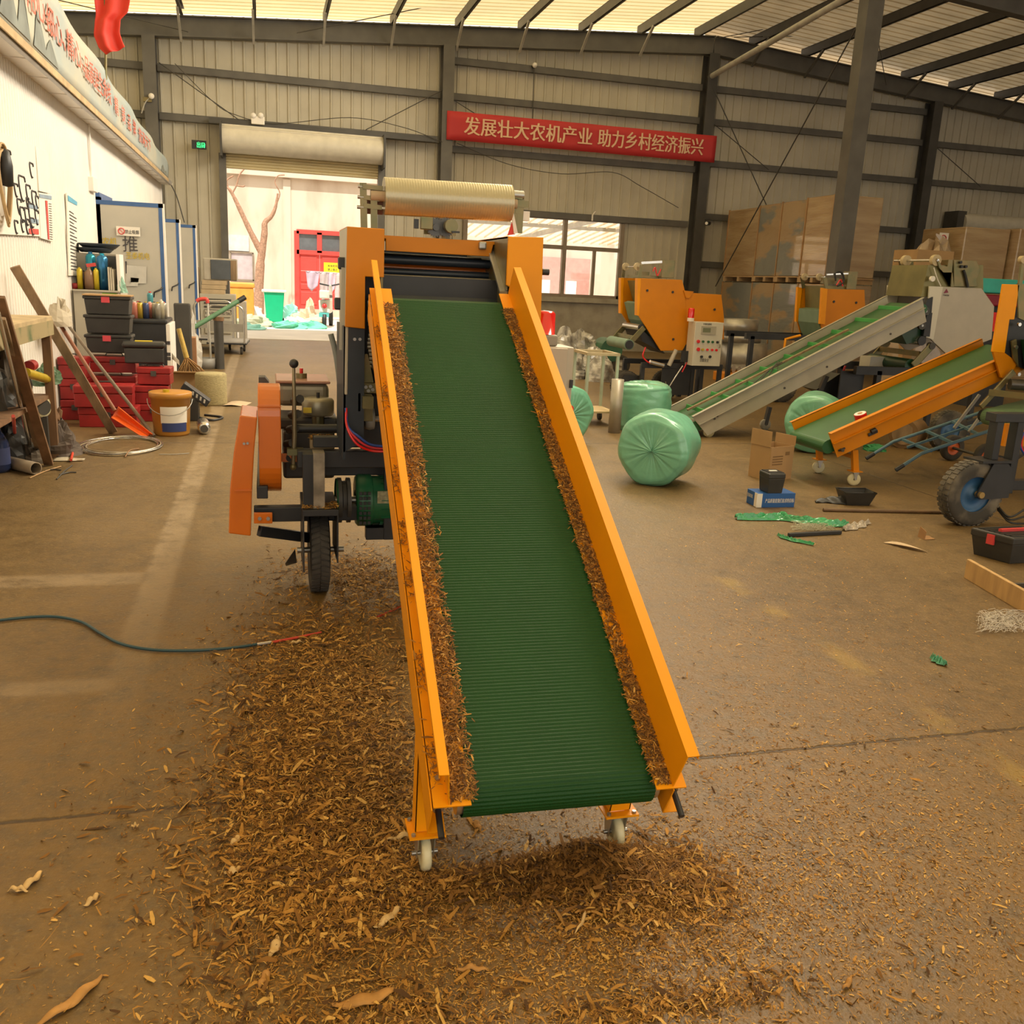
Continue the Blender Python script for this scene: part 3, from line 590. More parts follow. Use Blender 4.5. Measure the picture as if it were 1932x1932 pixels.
M().prism([(xl1,yb-.05,zs),(xl1,yb-.03,zs),(xl1,yb-.16,zs2-.12),(xl1,yb-.18,zs2-.12)],(xr0-xl1,0,0)).build('feed_sill',m_navy,ba)
M().box((xl1,yb-.06,zs-.004),(xr0,yb+.5,zs)).build('feed_floor',m_navy,ba)
# black lower housing plates
lo=M(); lo.prism([(xl0-.01,YP+.02,1.284),(.40,YP+.02,1.278),(.40,YP+.02,.80),(xl0-.012,YP+.02,.75)],(0,.02,0)); lo.prism([(xl0-.012,YP+.02,1.284),(xl0-.012,YP+.41,1.284),(xl0-.012,YP+.41,.72),(xl0-.014,YP+.02,.72)],(.01,0,0))
lo.build('lower_housing',m_navy,ba)
M().box((.40,YP+.16,.74),(1.14,YP+.18,1.5)).build('inner_bulkhead',m_black,ba)
M().box((1.05,YP+.05,.7),(1.15,YP+1.0,1.2)).build('lower_housing',m_navy,ba)
# drive gear side: zinc bracket, sprockets, chain wheel, bearing
br=M(); yq=YP+.05
br.prism([gy(688,668,yq),gy(694,668,yq),gy(705,722,yq),gy(683,722,yq)],(0,.01,0)); br.prism([gy(680,722,yq),gy(724,724,yq),gy(726,742,yq),gy(682,742,yq)],(0,.03,0)); br.prism([gy(683,742,yq),gy(702,744,yq),gy(704,795,yq),gy(685,795,yq)],(0,.02,0))
br.build('gear_bracket',m_zinc,ba,bevel=.002)
kb=M()
for q in ((690,730),(699,729),(695,737),(703,735)): p=gy(*q,yq); M().cyl(p,p-Y*.008,.008,n=6).build('bolt',m_bolt,ba)
for q in ((669,640),(679,640)): p=gy(*q,YP+.02); M().cyl(p,p-Y*.008,.007,n=6).build('bolt',m_bolt,ba)
def sprocket(c,r,nt=16,th=.012,mt=None,nm='sprocket',axis=Y):
    m=M(); c=V(c); a,b=frame(axis); P=[]
    for k in range(nt*2): an=PI*k/nt; rr=r if k%2 else r*.86; P+= [c+(a*math.cos(an-.04)+b*math.sin(an-.04))*rr,c+(a*math.cos(an+.07)+b*math.sin(an+.07))*rr]
    m.prism(P,V(axis)*th); m.cyl(c-V(axis)*.015,c,r*.35,n=14); m.build(nm,mt or m_steel,ba); return m
for q,r in (((700,572),.05),((704,600),.035)): sprocket(gy(*q,YP+.1),r,14,.012,axis=X)
for q in ((703,595),(704,628),(704,655),(702,690)): p=gy(*q,YP+.1); M().cyl(p,p+X*.06,.018,n=12).build('shaft_end',m_steel,ba)
ch=M(); yq=YP+.09
for k in range(26):
    a=k/26; p=gy(698+6*math.sin(k*.9)*.3,560+a*190,yq); ch.cyl(p-X*.008,p+X*.008,.009,n=8)
ch.build('drive_chain',m_bolt,ba)
M().box(gy(684,748,YP+.0)-V((0,.02,.05)),gy(704,748,YP)+V((0,.02,.0))).build('zinc_box',m_zinc,ba)
p=gy(697,790,YP+.1); M().lathe([(.02,-.02),(.045,-.02),(.05,0),(.045,.02),(.02,.02)],p,X,18).build('bearing',mat('grey_casting',(.25,.25,.23),.5),ba)
M().cyl(p,p+X*.12,.014).build('drive_shaft',m_steel,ba)
M().box(gy(676,742,YP+.02),gy(680,776,YP+.02)+V((0,.02,0))).build('teal_label',mat('teal_tape',(.10,.45,.38),.5),ba)
# wrap gear motors under the film roll: two toothed wheels and two motor boxes
yg=YP+.30
for q,r in (((818,438),.042),((838,438),.042)): sprocket(gy(822 if q[0]==818 else 841,429,yg-.03)-Y*.0,r,26,.01,mat('dark_gear',(.10,.10,.10),.4,metal=.5),'gear')
p=gy(808,424,yg-.05); M().box(p-V((.038,.03,.022)),p+V((.016,.0,.03))).build('gear_motor',m_zinc,ba,bevel=.004)
M().box(p-V((.065,.02,.02)),p-V((.045,.0,-.02))).build('plug',m_black,ba)
p=gy(849,427,yg-.05); M().cyl(p-Y*.04,p,.029,n=22).build('gear_motor',m_zinc,ba); M().bar(p-V((.0,.045,.025)),p-V((-.035,.045,.025)),.008).build('motor_tag',m_black,ba)
M().box(gy(800,428,yg+.03),gy(860,445,yg+.03)+V((0,.02,0))).build('motor_mount',m_zinc,ba)
for q in (835,): M().bar(gy(q,440,yg+.05),gy(q,455,yg+.05),.05,.02).build('mount_post',m_zinc,ba)
# frame posts for the film roll
YR=YP+.5
ps=M()
for q0,q1 in (((685,345),(687,436)),((705,360),(706,440))): ps.bar(gy(*q0,YR),gy(*q1,YR),.014,.03)
ps.bar(gy(684,352,YR),gy(722,356,YR),.03,.02); ps.bar(gy(686,372,YR),gy(716,376,YR),.02,.02); ps.bar(gy(686,388,YR),gy(720,392,YR),.02,.02); ps.build('film_stand',m_zinc,ba)
rb=M(); rb.box(gy(690,376,YR+.03),gy(722,390,YR+.03)+V((0,.02,0))); rb.box(gy(688,392,YR+.05),gy(722,405,YR+.05)+V((0,.02,0))); rb.build('brake_block',mat('rust_brown',(.22,.10,.07),.7),ba)
kn=M()
for q in ((684,352),(683,372),(682,391)): p=gy(*q,YR); M().cyl(p-X*.02,p+X*.01,.008,n=8).build('clamp_knob',m_bolt,ba)
ps=M()
ps.bar(gy(968,366,YR),gy(975,440,YR),.012,.03); ps.bar(gy(983,372,YR),gy(979,440,YR),.014,.03); ps.bar(gy(964,368,YR),gy(985,372,YR),.03,.025); ps.bar(gy(972,384,YR),gy(996,386,YR),.02,.03); ps.bar(gy(972,398,YR),gy(985,400,YR),.016,.02)
ps.build('film_stand',m_zinc,ba)
M().box(gy(985,398,YR),gy(999,417,YR)+V((0,.04,0))).build('white_block',m_office,ba)
p=gy(976,368,YR); kn=M(); kn.cyl(p-X*.03,p+X*.03,.02,n=12); kn.build('clamp_knob',m_bolt,ba)
fl=M(); fl.prism([gy(966,420,YR-.02),gy(972,442,YR-.02),gy(958,444,YR-.02)],(0,.01,0)); fl.build('red_tag',mat('red_tag',(.7,.05,.03),.5),ba)
wp=M(); wp.prism([gy(964,398,YR-.03),gy(968,396,YR-.03),gy(977,440,YR-.03),gy(970,441,YR-.03)],(0,.01,0)); wp.build('film_tail',m_office,ba)
# the film roll itself
fr0,fr1=gy(724,370,YR),gy(963,384,YR); 
film=D.materials.new('stretch_film'); film.use_nodes=True; _b=film.node_tree.nodes['Principled BSDF']; _b.inputs['Base Color'].default_value=(.43,.39,.25,1); _b.inputs['Metallic'].default_value=.35; _b.inputs['Roughness'].default_value=.27; _b.inputs['Coat Weight'].default_value=.5; _b.inputs['Coat Roughness'].default_value=.1
_w=film.node_tree.nodes.new('ShaderNodeTexWave'); _w.inputs['Scale'].default_value=26; _w.inputs['Distortion'].default_value=1.5; _tc=film.node_tree.nodes.new('ShaderNodeTexCoord'); film.node_tree.links.new(_tc.outputs['Object'],_w.inputs[0]); _bp=film.node_tree.nodes.new('ShaderNodeBump'); _bp.inputs['Strength'].default_value=.25; _bp.inputs['Distance'].default_value=.004; film.node_tree.links.new(_w.outputs['Fac'],_bp.inputs['Height']); film.node_tree.links.new(_bp.outputs[0],_b.inputs['Normal'])
fm=thing('film_roll','roll of clear stretch film mounted across the top of the baler','film roll',fr0)
M().cyl(fr0,fr1,.083,n=48).build('film',film,fm); M().cyl(fr0-(fr1-fr0).normalized()*.06,fr1+(fr1-fr0).normalized()*.03,.024,n=18).build('core_tube',mat('card_tube',(.45,.34,.22),.7),fm)
# latches on the left cover
for q in ((648,497),(641,573)):
    p=gy(*q,YP+.14); M().cbox(p-Z*.025,.045,.05,.05).build('latch',m_black,ba,bevel=.006)
p=gy(1027,513,YP+.05); M().cyl(p-X*.01,p+X*.02,.014,n=12).build('latch',m_black,ba)
M().bar(gy(651,505,YP+.1),gy(647,660,YP+.1),.015,.03).build('side_edge',m_cab,ba)
M().tube(bez([gy(624,630,YP+.5),gy(633,665,YP+.5),gy(640,715,YP+.5),gy(644,760,YP+.5)]),.013,8).build('pipe_handle',mat('grey_pipe',(.25,.27,.25),.5),ba)
# control cabinet on the right with the red beacon
yc=YP+.45; c0,c1=gy(1022,650,yc),gy(1072,650,yc); cbx=M(); cbx.box((1.2,yc,.62),(1.475,yc+.22,1.196)); cabo=cbx.build('control_cabinet',m_cab,ba,bevel=.006)
M().box((1.205,yc-.012,.63),(1.44,yc,1.19)).build('cabinet_door',m_cab,cabo,bevel=.004)
p=gy(1077,724,yc); M().box(p-V((.008,.01,.02)),p+V((.008,.0,.02))).build('lock',m_black,cabo)
M().cyl(gy(1072,770,yc),gy(1072,770,yc)-Y*.03,.02).build('stop_button',m_redl,cabo)
pb=gy(1033,650,yc); bxp=V((pb.x,yc+.08,1.197)); M().box(bxp-V((.06,.06,0)),bxp+V((.06,.06,.055))).build('beacon_base',mat('beacon_grey',(.30,.29,.24),.5),cabo,bevel=.01)
M().lathe([(.001,.115),(.045,.112),(.055,.10),(.057,.0),(.057,0)],bxp+Z*.055,Z,28).build('beacon_lens',m_redl,cabo)
M().box((1.15,yc+.05,.7),(1.2,yc+.15,.8)).build('cabinet_arm',m_black,ba)
# chassis under the housing
ch=M(); ch.bar((.13,4.3,.66),(.9,4.3,.66),.06,.08); ch.bar((.2,4.45,.58),(1.1,4.45,.58),.05,.06); ch.bar((-.07,4.36,.385),(.62,4.36,.385),.06,.07); ch.bar((.45,4.36,.28),(1.1,4.36,.28),.06,.06); ch.bar((.2,4.3,.74),(1.1,4.3,.74),.05,.05)
ch.bar((-.03,5.6,.5),(-.03,4.3,.5),.05,.06); ch.bar((1.08,5.6,.5),(1.08,4.3,.5),.05,.06); ch.bar((.56,4.35,.25),(.56,4.35,.75),.05,.05); ch.bar((1.1,4.35,.1),(1.1,4.35,.8),.05,.05); ch.bar((-.05,4.36,.30),(.2,4.5,.22),.03,.05)
ch.build('chassis',m_black,ba,bevel=.004)
po=M(); po.box((.15,4.18,.44),(.20,4.26,.70)); po.build('fork_post',m_black,ba); M().box((.195,4.16,.44),(.245,4.26,.71)).build('fork_post',mat('greasy_steel',(.30,.26,.2),.4,metal=.4,var=.4,scale=14),ba)
fk=M(); fk.box((.145,4.13,.425),(.305,4.5,.455)); fk.box((.145,4.13,.16),(.152,4.45,.43)); fk.box((.298,4.13,.20),(.305,4.45,.43)); fk.build('wheel_fork',m_black,ba,bevel=.003)
wc=V((.2265,4.36,.2))
ty=M(); hwid=.047
ty.lathe([(.10,-hwid+.01),(.165,-hwid),(.188,-hwid+.004),(.1975,-hwid+.014),(.1975,hwid-.014),(.188,hwid-.004),(.165,hwid),(.10,hwid-.01)],wc,X,56)
for k in range(44):
    for sg in (-1,1):
        a=2*PI*(k+.25*sg)/44; d=V((0,math.cos(a),math.sin(a))); tt=V((0,-math.sin(a),math.cos(a))); ty.ob(wc+d*.198+X*sg*.021,X*.019+tt*.006*sg,tt*.0095,d*.004)
ty.build('tyre',m_rub,ba); M().cyl(wc-X*.04,wc+X*.04,.105).build('wheel_hub',m_black,ba); M().cyl(wc-X*.1,wc+X*.12,.014).build('axle',m_bolt,ba)
M().cyl((1.12,4.5,.2),(1.2,4.5,.2),.2,n=32).build('tyre',m_rub,ba)
bs=M(); bs.prism([gz(538,1064,.12),gz(557,1036,.2),gz(560,1062,.1),gz(540,1068,.05)],(.0,.01,.0)); bs.build('foot_bracket',m_dgrey,ba)
# electric motor
mo=M(); mo.cyl((.475,4.42,.43),(.86,4.42,.43),.118,n=32); 
for k in range(15): a=PI*.1+k*PI*.12; mo.ob((.67,4.42+math.cos(a)*.12,.43+math.sin(a)*.12),X*.15,V((0,-math.sin(a),math.cos(a)))*.002,V((0,math.cos(a),math.sin(a)))*.006)
mot=mo.build('electric_motor',m_gmot,ba)
cw=M(); cw.lathe([(.05,0),(.115,.0),(.128,.012),(.128,.07),(.118,.08)],(.405,4.42,.43),X,32); cw.build('fan_cowl',m_gmot,mot)
gr=M()
for i in range(3):
    for j in range(7): gr.box((.413+i*.02,4.288,.34+j*.024),(.427+i*.02,4.296,.355+j*.024))
gr.build('cooling_slots',m_black,mot)
M().box((.50,4.298,.44),(.58,4.304,.50)).build('rating_plate',mat('aged_plate',(.32,.30,.18),.4,metal=.4,var=.4,scale=60),mot)
M().box((.46,4.34,.29),(.85,4.5,.31)).build('motor_foot',m_gmot,mot)
pu=M()
for dx,r in ((.0,.11),(.022,.095),(.042,.11)): pu.cyl((.32+dx,4.42,.43),(.338+dx,4.42,.43),r,n=28)
pu.build('belt_pulley',m_dgrey,ba); M().cyl((.3,4.42,.43),(.42,4.42,.43),.02).build('motor_shaft',m_steel,ba)
M().lathe([(.102,0),(.106,.0),(.106,.02),(.102,.02)],(.312,4.42,.43),X,28).build('green_pulley_rim',m_gmot,ba)
# orange belt guards (capsule boxes seen edge-on)
def guard(x0,x1,cz,hz,ry,cy,nm='belt_guard'):
    P=[]
    for k in range(17): a=PI*k/16; P.append(V((x0,cy+ry*math.cos(a),cz+hz+ry*math.sin(a))))
    for k in range(17): a=PI+PI*k/16; P.append(V((x0,cy+ry*math.cos(a),cz-hz+ry*math.sin(a))))
    g=M(); g.prism(P,(x1-x0,0,0)); return g.build(nm,m_orr,ba,bevel=.004)
g1=guard(-.042,.058,.735,.12,.135,4.43); M().bar((-.045,4.292,.90),(.06,4.292,.90),.004,.006).build('weld_seam',m_orr,g1)
gl=M(); gl.prism([(-.12,4.27,.862),(-.045,4.27,.853),(-.062,4.27,.70),(-.075,4.27,.52),(-.085,4.27,.30),(-.183,4.27,.315),(-.172,4.27,.52),(-.15,4.27,.70)],(0,.35,0)); g2=gl.build('belt_guard',m_orr,ba,bevel=.006)
M().box((-.15,4.262,.515),(-.075,4.268,.52)).build('weld_seam',m_orr,g2)
kb=M()
for x,z in ((-.105,.735),(-.09,.737)): M().cyl((x,4.26,z),(x,4.272,z),.006,n=6).build('bolt',m_bolt,g2)
M().prism([gy(488,712,4.6),gy(500,712,4.6),gy(508,722,4.6),gy(488,726,4.6)],(0,.1,0)).build('exhaust_flap',m_dgrey,ba)
tb=M(); tb.prism([gy(479,968,4.28),gy(514,968,4.28),gy(514,988,4.28),gy(479,988,4.28)],(0,.02,0)); tbo=tb.build('guard_bracket',m_orr,ba,bevel=.003)
kb=M()
for q in ((490,978),(506,978)): p=gy(*q,4.28); M().cyl(p,p-Y*.01,.009,n=6).build('bolt',m_bolt,tbo)
# diesel engine
ye=4.75
en=M(); en.box((.07,ye-.16,.5),(.32,ye+.2,.74)); en.box((.05,ye-.12,.74),(.34,ye+.15,.80)); eng=en.build('engine_block',m_dgrey,ba,bevel=.015)
t0=gy(522,735,ye+.1); t1=gy(618,735,ye+.1)
M().box((t0.x,ye-.02,.84),(t1.x,ye+.3,.955)).build('fuel_tank',mat('olive_tank',(.27,.245,.18),.35,metal=.3),eng,bevel=.03,seg=3)
tk=M(); tk.box((t0.x-.006,ye-.028,.955),(t1.x+.006,ye+.31,.97)); tk.build('tank_top',mat('clear_red_sheet',(.42,.22,.16),.25),eng,bevel=.006)
M().cyl((.17,ye+.1,.97),(.17,ye+.1,.995),.028).build('fuel_cap',m_zinc,eng); M().cyl((.17,ye+.1,.995),(.17,ye+.1,1.02),.009).build('cap_valve',m_redl,eng)
ac=gy(600,752,ye-.12); M().lathe([(.001,.05),(.07,.047),(.078,.035),(.078,-.025),(.07,-.035),(.0,-.035)],V((ac.x,ye-.12,.85)),Z,28).build('air_filter',mat('olive_metal',(.30,.27,.19),.35,metal=.4),eng)
M().cyl((ac.x,ye-.12,.9),(ac.x,ye-.12,.925),.008).build('wing_nut',m_black,eng); M().box((ac.x-.074,ye-.2,.835),(ac.x-.035,ye-.19,.86)).build('yellow_sticker',mat('yellow_label',(.8,.6,.03),.4),eng)
M().cyl((ac.x,ye-.12,.72),(ac.x,ye-.12,.815),.03).build('intake_pipe',m_zinc,eng)
M().cyl((.12,4.45,.775),(.40,4.45,.775),.022).build('cross_shaft',m_black,ba); M().cyl((.39,4.45,.775),(.425,4.45,.775),.06).build('shaft_flange',m_black,ba)
M().box((.19,4.36,.69),(.30,4.44,.735)).build('chaff_tray',mat('rusty_tray',(.30,.22,.12),.7,var=.3),ba)
hs=M()
for k in range(5): hs.cyl((.075+.012*k,4.5,.62+.07*k),(.1+.012*k,4.42,.64+.07*k),.02,n=10)
hs.build('linkage',m_dgrey,ba)
lv=M(); lv.tube([(.120,4.4,1.07),(.120,4.4,.75),(.112,4.4,.60)],[.0075,.0115,.0085],10); lv.build('lever_rod',mat('dull_brass_rod',(.30,.25,.15),.4,metal=.5),ba); M().ball((.121,4.4,1.085),.0215).build('lever_knob',m_black,ba)
M().box((.085,4.37,.66),(.16,4.42,.69)).build('lever_clamp',m_zinc,ba); M().ball((.112,4.4,.6),.016).build('lever_joint',m_zinc,ba); M().box((.06,4.42,.62),(.13,4.43,.66)).build('orange_tab',m_orr,ba)
M().bar((.1,4.4,.685),(.2,4.4,.685),.008).build('lever_link',m_bolt,ba)
# cables from the housing
for k,(c,o_) in enumerate(((m_redl,0),(mat('red_cable',(.55,.03,.04),.4),.012),(mat('blue_cable',(.02,.06,.30),.4),.022))):
    M().tube(bez([gy(653-o_*30,770,YP+.0),gy(655+o_*100,805,YP-.03),gy(672+o_*300,836-o_*500,YP-.05),gy(700,850-o_*500,YP-.05),gy(738,852-o_*400,YP-.02)]),.0055,8).build('cable',c,ba)
# chaff caught on machine ledges

# ================================================================ left side
m_paper=mat('paper_white',(.78,.74,.66),.7,var=.03); m_ink=mat('dark_ink',(.05,.045,.05),.6,var=.1)
m_blue=mat('blue_door_frame',(.05,.12,.30),.4,var=.12); m_dl=mat('grey_door_leaf',(.42,.40,.35),.45,var=.06,scale=2,col2=(.50,.47,.40),mix=(.3,.7))
m_redbox=mat('red_toolbox_paint',(.31,.017,.017),.42,var=.25,scale=8); m_bin=mat('charcoal_plastic',(.030,.029,.027),.45,var=.2,scale=8)
m_wood=mat('weathered_plank',(.28,.19,.11),.8,var=.3,scale=14,bump=.3,stretch=(1,1,.15)); m_wood2=mat('brown_plank',(.20,.11,.055),.75,var=.3,scale=14,stretch=(1,1,.15))
m_card=mat('brown_cardboard',(.42,.26,.12),.8,var=.1,scale=4); m_sil=mat('silver_metal',(.62,.61,.58),.22,metal=.9,var=.05); m_chrome=m_sil
def fl_(o,k): return V((o.x,o.y,k))
# slogan banner on the back wall
bn=thing('slogan_banner','long red banner with pale slogan characters on the back wall','banner',(6.87,YB-.45,4.34))
g=M(); g.grid(lambda u,v: V((3.76+u*6.22,YB-.44+.012*math.sin(u*40+v*3),4.34+.57*v)),60,4); g.build('cloth',mat('red_banner_cloth',(.52,.030,.034),.6,var=.06,scale=1),bn,solid=.01)
t=M(); t.text('发展壮大农机产业',(4.13,YB-.475,4.50),X,Z,.385,.022,width=2.86); t.build('lettering',mat('banner_letters',(.80,.55,.36),.6,var=.02),bn,recalc=False); t=M(); t.text('助力乡村经济振兴',(7.13,YB-.475,4.50),X,Z,.385,.022,width=2.52); t.build('lettering',mat('banner_letters',(.80,.55,.36),.6,var=.02),bn,recalc=False)
# banner of the office eave
XB=XW+.26
ob=thing('office_banner','faded blue landscape banner with red characters along the office eave','banner',(XB,12,3.05))
b0,b1,b2,b3=V((XB,5.5,3.06)),V((XB-.03,19.3,3.06)),V((XB-.03,19.3,3.34)),V((XB,5.5,3.78))
def bfn(u,v):
    lo=b0.lerp(b1,u); hi=b3.lerp(b2,u); return lo.lerp(hi,v)+V((.02*math.sin(u*37+v*4)*v,0,0))
g=M(); g.grid(bfn,50,6)
g.build('cloth',mat('blue_landscape_print',(.36,.42,.42),.5,scale=.9,col2=(.52,.50,.40),mix=(.40,.62)),ob,solid=.008)
mt_=M(); pk_=M()
for u,hh,w_ in ((.02,.55,.03),(.05,.75,.02),(.10,.45,.03),(.16,.5,.02),(.19,.62,.015),(.23,.55,.018),(.26,.35,.02),(.93,.5,.03),(.965,.35,.02)):
    a=bfn(u-w_,.04)+X*.012; c_=bfn(u+w_,.04)+X*.012; (mt_ if u<.5 else pk_).poly(a,c_,bfn(u+w_*.5,hh*.6)+X*.012,bfn(u+w_*.1,hh)+X*.012,bfn(u-w_*.4,hh*.7)+X*.012)
mt_.build('printed_peaks',mat('print_grey',(.20,.22,.20),.6,var=.3,scale=3),ob); pk_.build('printed_peaks',mat('print_grey',(.20,.22,.20),.6,var=.3,scale=3),ob)
t=M(); up_=Z
def onb(body,u,v,size,width): 
    t=M(); o=bfn(u,v)+X*.024; d=(b1-b0).normalized(); t.text(body,o,d,Z,size,.012,width=width); t.build('lettering',mat('faded_red_letters',(.62,.13,.08),.6,var=.05),ob,recalc=False)
onb('用心、',.197,.42,.27,.74); onb('细心、',.251,.41,.26,.74); onb('精心、',.306,.40,.25,.82); onb('品质是生命线',.368,.36,.24,1.68)
for ch_,u_ in (('精',.507),('铸',.553),('品',.596),('牌',.632)): onb(ch_,u_,.32,.22,.3)
onb('誉满天下',.67,.30,.21,1.5)
M().bar(b0-V((0,0,.03)),b1-V((0,0,.03)),.012,.06).build('wooden_batten',mat('batten',(.50,.36,.20),.8,var=.2),ob)
# red flag
fg=thing('red_flag','red flag hanging furled below the roof at upper left','flag',gy(200,70,12.))
def ffn(u,v):
    Lx=[176,178,180,178,176,186,200]; Rx=[247,246,242,228,226,234,236]; ys=[-30,5,25,38,65,90,103]
    k=min(5.999,v*6); i=int(k); f=k-i; l=Lx[i]*(1-f)+Lx[i+1]*f; r=Rx[i]*(1-f)+Rx[i+1]*f; y=ys[i]*(1-f)+ys[i+1]*f
    p=gy(l+(r-l)*u,y-(6*u*v*v if v>.6 else 0)-8*u*max(0,v-.8)*5,12.); return p+V((0,.028*math.sin(u*10+v*1.5)+.02*math.sin(u*4+v*5),0))
g=M(); g.grid(ffn,28,28); g.build('cloth',mat('red_flag_cloth',(.70,.045,.028),.6,var=.04),fg,solid=.004); M().cyl(gy(198,-25,12.03),gy(200,150,12.03),.014,n=8).build('pole',m_zinc,fg)
# exit sign
ex=thing('exit_sign','green lit exit sign on the back wall left of the roller door','sign',gy(375,272,20.7))
c0,c1=gy(362,280,20.7),gy(389,266,20.7); M().box((c0.x,20.68,c0.z),(c1.x,20.74,c1.z)).build('case',m_black,ex); M().box((c0.x+.15,20.74,c0.z+.05),(c1.x-.15,20.99,c0.z+.09)).build('bracket',m_black,ex)
t=M(); t.text('出口',(c0.x+.10,20.675,c0.z+.03),X,Z,.12,.01,width=.15); t.text('EXIT',(c1.x-.085,20.675,c0.z+.05),X,Z,.06,.005,width=.07); t.build('lettering',mat('lit_green',(.03,.8,.2),.4,emit=1.6,var=0),ex,recalc=False)
el=thing('emergency_light','white twin-head emergency light above the roller door','lamp',gy(485,225,20.6))
c0=gy(474,234,20.6); M().box((c0.x,20.55,c0.z),(c0.x+.26,20.65,c0.z+.15)).build('case',m_office,el,bevel=.01)
for q in (478,492): p=gy(q,218,20.55); M().lathe([(.0,-.02),(.05,-.02),(.055,.0),(.04,.05),(.0,.06)],p,Y,16).build('lamp_head',m_office,el)
cl=thing('clip_lamp','small white spotlight clipped to the column above the office banner','lamp',gy(285,185,20.4))
p=gy(286,182,20.55); M().lathe([(.0,.06),(.03,.05),(.055,-.04),(.0,-.04)],p,Y,16).build('shade',m_office,cl); M().box(p+V((-.16,.0,-.1)),p+V((.0,.05,-.02))).build('bracket',m_zinc,cl); M().tube(bez([p,p+V((-.12,0,-.12)),p+V((-.2,0,-.32))]),.012,6).build('cord',m_strut,cl)
p=gy(1009,123,20.7); b=thing('wall_bulb','small bare lamp on the back wall above the slogan banner','lamp',p); M().ball(p,.055).build('bulb',m_office,b); M().cyl(p,p+Y*.15,.03).build('holder',m_black,b)
p=gy(1118,406,20.7); b=thing('wall_hook_lamp','small white wall lamp above the window','lamp',p); M().tube([p-Z*.12,p,p+V((.05,-.05,.08))],.02,8).build('tube',m_office,b)
p=gy(1333,422,20.7); b=thing('wall_camera','small security camera beside the wall column right of the window','camera',p); M().cyl(p-V((.05,.1,0)),p+V((.06,0,.01)),.05,n=14).build('body',m_black,b); M().cyl(p-V((.06,.12,0)),p-V((.05,.1,0)),.035,n=14).build('lens_cap',m_office,b)
# posters on the office wall
def poster(nm,lb,q,fill,cat='poster'):
    P=[gx(x,y,XW+.03) for x,y in q]; th=thing(nm,lb,cat,P[0]); M().prism([p for p in P],(-.012,0,0)).build('sheet',fill,th); return th,P
po,P=poster('parts_poster','large faded parts poster on the office wall at the left edge',((-60,224),(66,276),(76,446),(-60,438)),m_paper)
ms=M(); r=random.Random(3)
def uvp(P,u,v): return P[0].lerp(P[1],u).lerp(P[3].lerp(P[2],u),v)+X*.004
for u,v,s in ((.52,.22,.07),(.9,.26,.06),(.62,.52,.05),(.72,.47,.10),(.82,.52,.07),(.92,.58,.08),(.97,.6,.05),(.66,.68,.06),(.80,.63,.04),(.70,.76,.06),(.78,.77,.07),(.86,.74,.10),(.95,.77,.06),(.60,.90,.05),(.70,.88,.05),(.78,.88,.06),(.86,.87,.07)):
    c_=uvp(P,u,v); ms.tube([c_+V((0,math.cos(a)*s*1.1,math.sin(a)*s+.3*s*math.cos(2*a))) for a in [k*.42 for k in range(13)]],.007,5)
ms.build('printed_parts',m_ink,po)
rb=M()
for u0,u1,v0,v1 in ((.80,.97,.92,.98),): rb.poly(uvp(P,u0,v0),uvp(P,u1,v0),uvp(P,u1,v1),uvp(P,u0,v1))
rb.build('printed_bars',mat('print_red',(.60,.08,.07),.6),po)
bb=M()
for v0,v1 in ((.66,.70),(.81,.86)): bb.poly(uvp(P,.82,v0),uvp(P,.98,v0),uvp(P,.98,v1),uvp(P,.82,v1))
bb.build('printed_panels',mat('print_blue',(.25,.33,.42),.6),po)
p2,P=poster('notice_poster','blank white notice sheet right of the parts poster',((67,276),(91,289),(96,366),(74,360)),m_paper)
p3,P=poster('price_chart','printed chart with a red bar under the blank notice sheet',((73,363),(97,367),(100,456),(77,449)),m_paper)
ch=M(); ch.poly(uvp(P,.45,.15),uvp(P,.62,.15),uvp(P,.68,.98),uvp(P,.55,.98)); ch.build('red_bar',mat('print_red',(.60,.08,.07),.6),p3)
ch=M()
for k in range(16): v=.2+k*.05; ch.poly(uvp(P,.72,v),uvp(P,.95,v),uvp(P,.95,v+.012),uvp(P,.72,v+.012))
ch.build('printed_lines',m_ink,p3)
ch=M(); ch.poly(uvp(P,.02,.03),uvp(P,.98,.03),uvp(P,.98,.11),uvp(P,.02,.11)); ch.build('blue_header',mat('print_blue',(.25,.33,.42),.6),p3)
p4,P=poster('rules_board','tall narrow rules sheet with a blue header beside the open office door',((126,364),(147,378),(150,520),(131,520)),m_paper)
ch=M(); ch.poly(uvp(P,.05,.02),uvp(P,.9,.03),uvp(P,.88,.08),uvp(P,.06,.09)); ch.build('blue_header',mat('print_cyan',(.12,.38,.55),.6),p4)
ch=M()
for k in range(18): v=.2+k*.042; ch.poly(uvp(P,.15,v),uvp(P,.8 if k%3 else .55,v+.01),uvp(P,.8 if k%3 else .55,v+.02),uvp(P,.15,v+.012))
ch.build('printed_lines',m_ink,p4)
